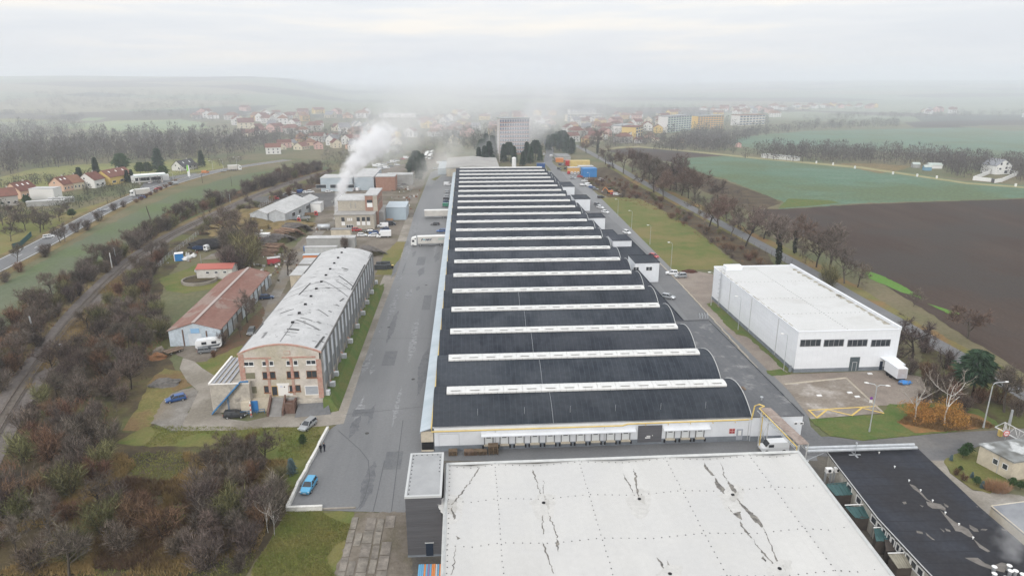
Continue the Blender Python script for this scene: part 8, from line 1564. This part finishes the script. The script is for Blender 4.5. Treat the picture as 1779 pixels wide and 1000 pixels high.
# ================================================================== TOWN
def cheap_house(wall, roof, wd, ln, h, rh_, hip=False):
    w2, l2 = wd / 2, ln / 2; mb = MB(); mb.loft([[(-w2, y, -1), (w2, y, -1), (w2, y, h), (0, y, h + (0 if hip else rh_)), (-w2, y, h)] for y in (-l2, l2)])
    k = l2 * .5 if hip else l2 + .4; rm = MB()
    for s in (-1, 1): rm.add([(0, -k, h + rh_ + .1), (s * (w2 + .4), -l2 - .4, h - .1), (s * (w2 + .4), l2 + .4, h - .1), (0, k, h + rh_ + .1)], [(0, 1, 2, 3)])
    if hip: rm.add([(0, -k, h + rh_ + .1), (w2 + .4, -l2 - .4, h - .1), (-w2 - .4, -l2 - .4, h - .1)], [(0, 1, 2)]); rm.add([(0, k, h + rh_ + .1), (w2 + .4, l2 + .4, h - .1), (-w2 - .4, l2 + .4, h - .1)], [(0, 1, 2)])
    wm = MB()
    for y in (-l2 - .03, l2 + .03): [wm.quad((x - .5, y, z), (x + .5, y, z), (x + .5, y, z + 1.3), (x - .5, y, z + 1.3)) for x in (-w2 * .45, w2 * .45) for z in ((1,) if h < 5 else (1, 3.6))]
    for x in (-w2 - .03, w2 + .03): [wm.quad((x, y - .5, z), (x, y + .5, z), (x, y + .5, z + 1.3), (x, y - .5, z + 1.3)) for y in (-l2 * .6, 0, l2 * .6) for z in ((1,) if h < 5 else (1, 3.6))]
    return mb.mesh('wall', WL[wall]), rm.mesh('roof', RF[roof]), wm.mesh('windows', B_glass)
KINDS = []
rs = random.Random(9)
for wall, roof in (('cream', 'red'), ('white', 'red'), ('white', 'brown'), ('peach', 'orange'), ('yellow', 'red'), ('grey', 'red'), ('cream', 'brown'), ('white', 'grey'), ('ochre', 'orange'), ('pink', 'brown'), ('white', 'orange'), ('cream', 'grey')):
    KINDS.append((wall, roof, cheap_house(wall, roof, rs.uniform(8.5, 11), rs.uniform(10, 16), rs.choice((3.4, 5.8, 6)), rs.uniform(3, 4.4), rs.random() < .35)))
nh = 0
def town(where, pxpoly, n, seed, dmin=14, size=1):
    global nh
    q = random.Random(seed); placed = []; x0, x1 = min(a[0] for a in pxpoly), max(a[0] for a in pxpoly); y0, y1 = min(a[1] for a in pxpoly), max(a[1] for a in pxpoly); pp = [Vector((*a, 0)) for a in pxpoly]
    for _ in range(n * 40):
        a = Vector((q.uniform(x0, x1), q.uniform(y0, y1), 0))
        if not inside(a, pp): continue
        p = P(a.x, a.y)
        if any((p - r).length < dmin for r in placed): continue
        placed.append(p); nh += 1; wall, roof, ms = q.choice(KINDS); t = thing('town_house', '%s house with %s roof %s' % (wall, roof, where), 'house', p, R(q.choice((20, 25, 110, 115, 70, 160)) + q.uniform(-8, 8)), '%s houses with %s roofs %s' % (wall, roof, where)); t.scale = (size * q.uniform(.9, 1.25),) * 3
        for nm, me in zip(('wall', 'roof', 'windows'), ms): obj(nm, me, t, **({'kind': 'stuff'} if nm == 'windows' else {}))
        if len(placed) >= n: break
town('in the near cluster by the main road', ((455, 272), (500, 262), (560, 262), (625, 262), (640, 248), (560, 240), (520, 246), (480, 258), (450, 266)), 24, 1, 15, .85)
town('in the hazy quarter left of the smoke', ((400, 238), (520, 215), (640, 225), (700, 240), (690, 252), (640, 240), (560, 232), (460, 236)), 26, 2, 16)
town('far in the mist at the left', ((330, 213), (420, 190), (640, 198), (640, 214), (480, 222), (380, 224)), 26, 3, 24, 1.2)
town('in the mist behind the office block', ((700, 240), (760, 200), (860, 195), (960, 200), (960, 230), (860, 235), (800, 240)), 40, 4, 20)
town('in the town right of the office block', ((960, 245), (1000, 215), (1060, 200), (1160, 198), (1160, 230), (1100, 250), (1040, 252)), 44, 5, 17)
town('behind the panel blocks', ((1150, 205), (1200, 192), (1330, 190), (1350, 204), (1270, 202)), 24, 6, 22)
town('in the far village on the right', ((1330, 186), (1390, 186), (1510, 184), (1520, 189), (1400, 191), (1340, 192)), 22, 7, 26)
town('on the far slope at the right edge', ((1600, 194), (1660, 194), (1660, 199), (1600, 199)), 6, 8, 24); town('at the right edge under the hills', ((1770, 199), (1800, 199), (1800, 205), (1770, 205)), 2, 9, 20)
town('in the far village before the left hills', ((335, 203), (360, 199), (365, 207), (335, 208)), 5, 10, 20, 1.3); town('in the gardens beyond the ploughed strip', ((1090, 249), (1180, 250), (1290, 262), (1290, 256), (1180, 243), (1090, 243)), 8, 11, 30, .55)
p = P(790, 250); o = shed('house', 'pale gabled house alone above the railway embankment', 'house', (p.x, p.y + 6), R(-12), 11, 11, 5, 4.5, WL['cream'], RF['grey'], .5, [('f', -2.4, -1.2, 4.8, 6.2), ('f', .6, 1.8, 4.8, 6.2), ('f', -.8, .6, 2, 3.2)])
# office block and panel buildings: every storey with its own window bands
def block(label, a, b, depth, h, storeys, cols, wall, band, rz_extra=0, roofm=None, cat='apartment block', name='apartment_block'):
    pa, pb_ = P(*a), P(*b); d = pb_ - pa; ang = math.atan2(d.y, d.x); t = thing(name, label, cat, (pa.x, pa.y, pa.z), ang); L_ = d.length; mb = MB(); mb.box(0, 0, -2, L_, depth, h); mb.build('wall', wall, t); mb = MB(); mb.box(-.3, -.3, h, L_ + .3, depth + .3, h + .8); mb.build('roof', roofm or B_grey, t); sh = h / storeys
    pm = MB(); cw2 = L_ / cols; pm.box(cw2 * .14, -.12, sh * .3, cw2 * .86, .02, sh * .85); pmm = pm.mesh('window', B_glassb)
    for s in range(storeys):
        mb = MB(); mb.box(0, -.08, s * sh, L_, 0, s * sh + sh * .26); mb.build('parapet_band', band, t)
        for c in range(cols): obj('window', pmm, t, (c * cw2, 0, s * sh))
    return t
ob_ = block('tall office block with brown and white storey bands in the mist', (868, 268), (919, 267), 14, 30, 9, 12, mat('office_wall', (.55, .52, .52), rough=.7), mat('office_band', (.3, .17, .14), rough=.8), cat='office block', name='office_block')
mb = MB(); mb.cyl(0, 0, 0, 34, .5, .4, 8); o = mb.build('chimney_stack', mat('stack_pale', (.5, .46, .44), rough=.9), loc=P(868, 282)); tag(o, 'thin pale chimney stack left of the office block', 'chimney')
block('pale green and white panel block in the town', (1159, 231), (1200, 227), 14, 19, 7, 9, WL['white'], mat('band_green', (.4, .52, .4), rough=.8)); block('yellow orange panel block right of the green one', (1211, 224), (1256, 222), 14, 16, 6, 10, mat('panel_yellow', (.68, .46, .14), rough=.8), mat('band_orange', (.66, .36, .09), rough=.8)); block('white apartment house with orange roof, rightmost of the blocks', (1284, 219), (1328, 217), 16, 14, 4, 8, WL['white'], WL['cream'], roofm=RF['orange'])
block('cream apartment house with red roof in the town', (1104, 243), (1116, 240), 16, 13, 4, 3, WL['yellow'], WL['cream'], roofm=RF['red']); block('pale long school building in the mist', (985, 211), (1045, 210), 12, 10, 3, 10, WL['cream'], WL['white'], roofm=M_wroof); block('white terraced apartment block in the mist', (990, 200), (1035, 199), 12, 9, 3, 8, WL['white'], WL['cream'])
block('white apartment house left of the cream one', (1080, 233), (1100, 229), 14, 9, 3, 5, WL['white'], WL['grey'])
flatbox('white_hall', 'long white warehouse in the mist below the far hills', 'warehouse', *(lambda p: (p.x - 30, p.y, p.x + 30, p.y + 20))(P(690, 205)), 7, WL['white'], M_wroof, z=P(690, 205).z)
# ================================================================== FAR WOODS
def woods(name, zones, m, seed, label=None):
    q = random.Random(seed); mb = MB()
    for pxp, n, h, r in zones:
        pp = [Vector((*a, 0)) for a in pxp]; x0, x1 = min(a[0] for a in pxp), max(a[0] for a in pxp); y0, y1 = min(a[1] for a in pxp), max(a[1] for a in pxp); k = 0
        for _ in range(n * 8):
            a = Vector((q.uniform(x0, x1), q.uniform(y0, y1), 0))
            if not inside(a, pp): continue
            k += 1
            if k > n: break
            p = P(a.x, a.y); hh = h * q.uniform(.6, 1.15); rr = r * q.uniform(.7, 1.2)
            if p.y > 6500: continue
            tri(mb, p - Vector((0, 0, .5)), Vector((q.uniform(-.05, .05), q.uniform(-.05, .05), 1)), hh * .9, .25, q)
            for i in range(40):
                z = hh * q.uniform(.25, 1.0); w_ = rr * math.sqrt(max(.05, 1 - ((z / hh - .55) / .5) ** 2)); an = q.random() * 6.28; u = q.random() ** .5; pt = p + Vector((cos(an) * w_ * u, sin(an) * w_ * u, z - hh * .12)); tri(mb, pt, (rv(q) * .7 + Vector((0, 0, .9))).normalized(), hh * q.uniform(.1, .2), hh * .016 + .08, q)
    return mb.build(name, m, kind='stuff')
M_wood1 = mat('far_bare_wood', (.075, .065, .063), (.1, .088, .078), sc=.03, rough=.95, fine=.3); M_wood2 = mat('far_dark_wood', (.06, .072, .05), (.09, .085, .065), sc=.03, rough=.95, fine=.3)
woods('bare_wood', [(((-20, 285), (0, 250), (120, 252), (200, 240), (300, 237), (450, 245), (470, 255), (440, 270), (360, 276), (280, 282), (150, 286), (40, 297), (0, 310)), 620, 17, 4), (((-20, 250), (0, 226), (40, 222), (130, 232), (110, 247), (50, 252)), 90, 14, 5), (((440, 248), (520, 236), (640, 238), (640, 246), (560, 250), (470, 262)), 90, 12, 4),
     (((0, 198), (100, 195), (130, 199), (60, 202), (0, 203)), 50, 10, 6), (((70, 213), (110, 208), (145, 204), (140, 211), (90, 216)), 60, 10, 5), (((180, 203), (260, 198), (360, 200), (380, 214), (300, 205)), 60, 12, 6), (((0, 165), (200, 160), (420, 168), (420, 190), (200, 192), (0, 188)), 420, 11, 9),
     (((560, 262), (640, 255), (760, 258), (820, 268), (740, 276), (640, 290), (600, 296), (560, 290)), 190, 5, 3), (((230, 340), (340, 288), (420, 276), (420, 284), (350, 296), (260, 325)), 50, 6, 3)], M_wood1, 1)
woods('bare_wood', [(((1130, 262), (1200, 238), (1320, 232), (1400, 220), (1560, 214), (1560, 221), (1400, 227), (1310, 238), (1260, 262), (1300, 268), (1200, 262)), 520, 11, 4.5), (((1290, 276), (1330, 262), (1420, 262), (1560, 268), (1680, 280), (1800, 290), (1800, 310), (1690, 300), (1600, 288), (1500, 284), (1400, 282)), 480, 12, 4.5),
     (((1640, 300), (1660, 296), (1690, 310), (1660, 308)), 14, 9, 4), (((1760, 310), (1800, 300), (1800, 318), (1775, 318)), 14, 9, 4), (((1380, 206), (1500, 200), (1779, 196), (1779, 204), (1560, 208), (1400, 212)), 150, 10, 6), (((1180, 300), (1240, 318), (1320, 350), (1300, 356), (1210, 325), (1170, 305)), 40, 3, 3), (((1040, 258), (1090, 245), (1160, 240), (1160, 250), (1100, 255)), 60, 9, 4)], M_wood1, 2)
woods('town_trees', [(((440, 236), (640, 222), (760, 215), (860, 215), (1000, 225), (1160, 205), (1340, 195), (1340, 225), (1180, 245), (1000, 258), (860, 262), (700, 258), (560, 250), (450, 248)), 620, 11, 4), (((400, 200), (700, 190), (1000, 190), (1300, 185), (1500, 183), (1500, 192), (1300, 198), (1000, 206), (700, 215), (400, 216)), 420, 11, 6), (((760, 240), (830, 235), (960, 235), (960, 255), (850, 262), (770, 256)), 120, 15, 4), (((150, 330), (240, 318), (250, 335), (200, 352), (150, 362), (110, 370), (60, 372), (70, 358), (130, 348)), 75, 5, 3)], M_wood2, 3)
woods('garden_trees', [(((0, 335), (60, 325), (110, 322), (180, 315), (180, 308), (100, 312), (0, 322)), 60, 7, 3.5), (((-30, 380), (0, 360), (60, 370), (110, 372), (110, 380), (0, 392)), 40, 5, 3), (((90, 222), (105, 220), (180, 226), (185, 232), (100, 230)), 26, 11, 4)], M_wood2, 4)
# ================================================================== SMOKE AND MIST
def smoke(name, path, radii, dens, res=64, nscale=.12, thr=.5, col=(.95, .95, .96), aniso=.1, amp=1.4):
    """plume as a voxel volume: density falls off from a curve, broken up by turbulence"""
    pts = [Vector(p) for p in path]; lo = Vector([min(p[i] for p in pts) - max(radii) * 1.3 for i in range(3)]); hi = Vector([max(p[i] for p in pts) + max(radii) * 1.3 for i in range(3)]); lo.z = max(lo.z, .2)
    me = bpy.data.meshes.new(name); V = []; Rr = []
    for (a, ra), (b, rb) in zip(zip(pts, radii), zip(pts[1:], radii[1:])):
        n = max(2, int((b - a).length / (min(ra, rb) * .35)))
        for i in range(n): V.append(a.lerp(b, i / n)); Rr.append(ra + (rb - ra) * i / n)
    me.from_pydata(V, [], []); at_ = me.attributes.new('rad', 'FLOAT', 'POINT'); at_.data.foreach_set('value', Rr)
    o = obj(name, me, kind='stuff'); ng = bpy.data.node_groups.new(name, 'GeometryNodeTree'); ng.interface.new_socket('Geometry', in_out='INPUT', socket_type='NodeSocketGeometry'); ng.interface.new_socket('Geometry', in_out='OUTPUT', socket_type='NodeSocketGeometry')
    N = ng.nodes.new; L = ng.links.new; gi = N('NodeGroupInput'); go = N('NodeGroupOutput'); vc = N('GeometryNodeVolumeCube'); vc.inputs['Min'].default_value = lo; vc.inputs['Max'].default_value = hi
    sz = hi - lo; mxs = max(sz)
    for i, a in enumerate('XYZ'): vc.inputs['Resolution ' + a].default_value = max(8, int(res * sz[i] / mxs))
    pos = N('GeometryNodeInputPosition'); sn = N('GeometryNodeSampleNearest'); L(gi.outputs[0], sn.inputs['Geometry']); L(pos.outputs[0], sn.inputs['Sample Position'])
    def samp(f, ty):
        s = N('GeometryNodeSampleIndex'); s.data_type = ty; L(gi.outputs[0], s.inputs['Geometry']); L(sn.outputs[0], s.inputs['Index']); L(f, s.inputs['Value']); return s.outputs[0]
    na = N('GeometryNodeInputNamedAttribute'); na.data_type = 'FLOAT'; na.inputs[0].default_value = 'rad'
    sp = samp(N('GeometryNodeInputPosition').outputs[0], 'FLOAT_VECTOR'); sr = samp(na.outputs[0], 'FLOAT')
    ds = N('ShaderNodeVectorMath'); ds.operation = 'DISTANCE'; L(pos.outputs[0], ds.inputs[0]); L(sp, ds.inputs[1])
    dv = N('ShaderNodeMath'); dv.operation = 'DIVIDE'; L(ds.outputs['Value'], dv.inputs[0]); L(sr, dv.inputs[1])
    nz = N('ShaderNodeTexNoise'); nz.inputs['Scale'].default_value = nscale; nz.inputs['Detail'].default_value = 4; nz.inputs['Roughness'].default_value = .6; L(pos.outputs[0], nz.inputs['Vector'])
    m1 = N('ShaderNodeMath'); m1.operation = 'MULTIPLY_ADD'; L(nz.outputs[0], m1.inputs[0]); m1.inputs[1].default_value = amp * 2; m1.inputs[2].default_value = 1 - amp * 2 * thr
    sb = N('ShaderNodeMath'); sb.operation = 'SUBTRACT'; L(m1.outputs[0], sb.inputs[0]); L(dv.outputs[0], sb.inputs[1])
    cl = N('ShaderNodeMapRange'); cl.inputs[1].default_value = 0; cl.inputs[2].default_value = .5; L(sb.outputs[0], cl.inputs[0])
    dr = N('ShaderNodeMath'); dr.operation = 'DIVIDE'; L(cl.outputs[0], dr.inputs[0]); L(sr, dr.inputs[1]); ml = N('ShaderNodeMath'); ml.operation = 'MULTIPLY'; L(dr.outputs[0], ml.inputs[0]); ml.inputs[1].default_value = dens
    L(ml.outputs[0], vc.inputs['Density'])
    m = bpy.data.materials.new(name); m.use_nodes = True; t = m.node_tree; t.nodes.clear(); out = t.nodes.new('ShaderNodeOutputMaterial'); pv = t.nodes.new('ShaderNodeVolumePrincipled'); pv.inputs['Color'].default_value = (*col, 1); pv.inputs['Density'].default_value = 1; pv.inputs['Anisotropy'].default_value = aniso; t.links.new(pv.outputs[0], out.inputs['Volume'])
    sm = N('GeometryNodeSetMaterial'); sm.inputs['Material'].default_value = m; L(vc.outputs[0], sm.inputs[0]); L(sm.outputs[0], go.inputs[0]); me.materials.append(m)
    md = o.modifiers.new('smoke', 'NODES'); md.node_group = ng; return o
c0 = P(583, 386); Yp = c0.y + 6
pl_ = [onY(584, 384, Yp), onY(586, 366, Yp), onY(589, 345, Yp + 2), onY(596, 325, Yp + 6), onY(604, 305, Yp + 12), onY(612, 286, Yp + 20), onY(628, 268, Yp + 32), onY(645, 252, Yp + 48), onY(662, 238, Yp + 70)]
smoke('steam_plume', pl_, [1.0, 1.4, 1.8, 2.5, 3.3, 4.4, 5.6, 7, 9], 1.4, 120, .2, .5, amp=1.9)
smoke('drifting_smoke', [onY(665, 240, Yp + 90), onY(690, 225, Yp + 150), onY(730, 205, Yp + 240), onY(790, 185, Yp + 340), onY(880, 165, Yp + 480)], [16, 22, 28, 34, 44], .12, 60, .03, .48)
p = P(728, 326); smoke('yard_smoke', [p + Vector((-10, -6, 1.5)), p + Vector((0, 0, 4)), p + Vector((8, 20, 10)), p + Vector((22, 60, 18))], [4, 6, 8, 12], .22, 50, .1, .5, (.93, .92, .88))
p = P(850, 283); smoke('hall_smoke', [p + Vector((-14, -4, 6)), p + Vector((0, 10, 10)), p + Vector((30, 40, 18)), p + Vector((70, 160, 36))], [6, 10, 15, 26], .2, 60, .06, .5)
p = P(860, 232); smoke('town_mist', [p + Vector((-160, -60, 8)), p + Vector((-20, 0, 24)), p + Vector((90, 40, 30)), p + Vector((200, 200, 26))], [26, 40, 44, 50], .09, 60, .018, .47)
p = P(760, 985, ZD); p = P(1765, 972, ZD); smoke('roof_steam', [p + Vector((-.6, .2, .6)), p + Vector((.5, 1.4, 1.2)), p + Vector((2.6, 3.2, 2.2)), p + Vector((4, 6, 3.5))], [1.3, 2.0, 2.6, 3.4], .2, 48, .9, .5)
# ================================================================== HAZE
hz = MB(); hz.box(-8800, -350, -1.6, 8800, 8900, 100); 
m = bpy.data.materials.new('haze'); m.use_nodes = True; t = m.node_tree; t.nodes.clear(); out = t.nodes.new('ShaderNodeOutputMaterial'); pv = t.nodes.new('ShaderNodeVolumePrincipled'); pv.inputs['Color'].default_value = (.885, .92, .985, 1); pv.inputs['Density'].default_value = .0002; pv.inputs['Anisotropy'].default_value = .15; t.links.new(pv.outputs[0], out.inputs['Volume'])
hz.build('haze', m, kind='stuff')
fb = MB(); arc_ = [(sin(R(a)) * 500, cos(R(a)) * 500) for a in range(-60, 61, 6)]; fb.prism(arc_ + [(8400, 2000), (8400, 8500), (-8400, 8500), (-8400, 2000)], -1.2, 92)
m2 = m.copy(); m2.name = 'fog_bank'; m2.node_tree.nodes['Principled Volume'].inputs['Density'].default_value = .00055
fb.build('fog_bank', m2, kind='stuff')
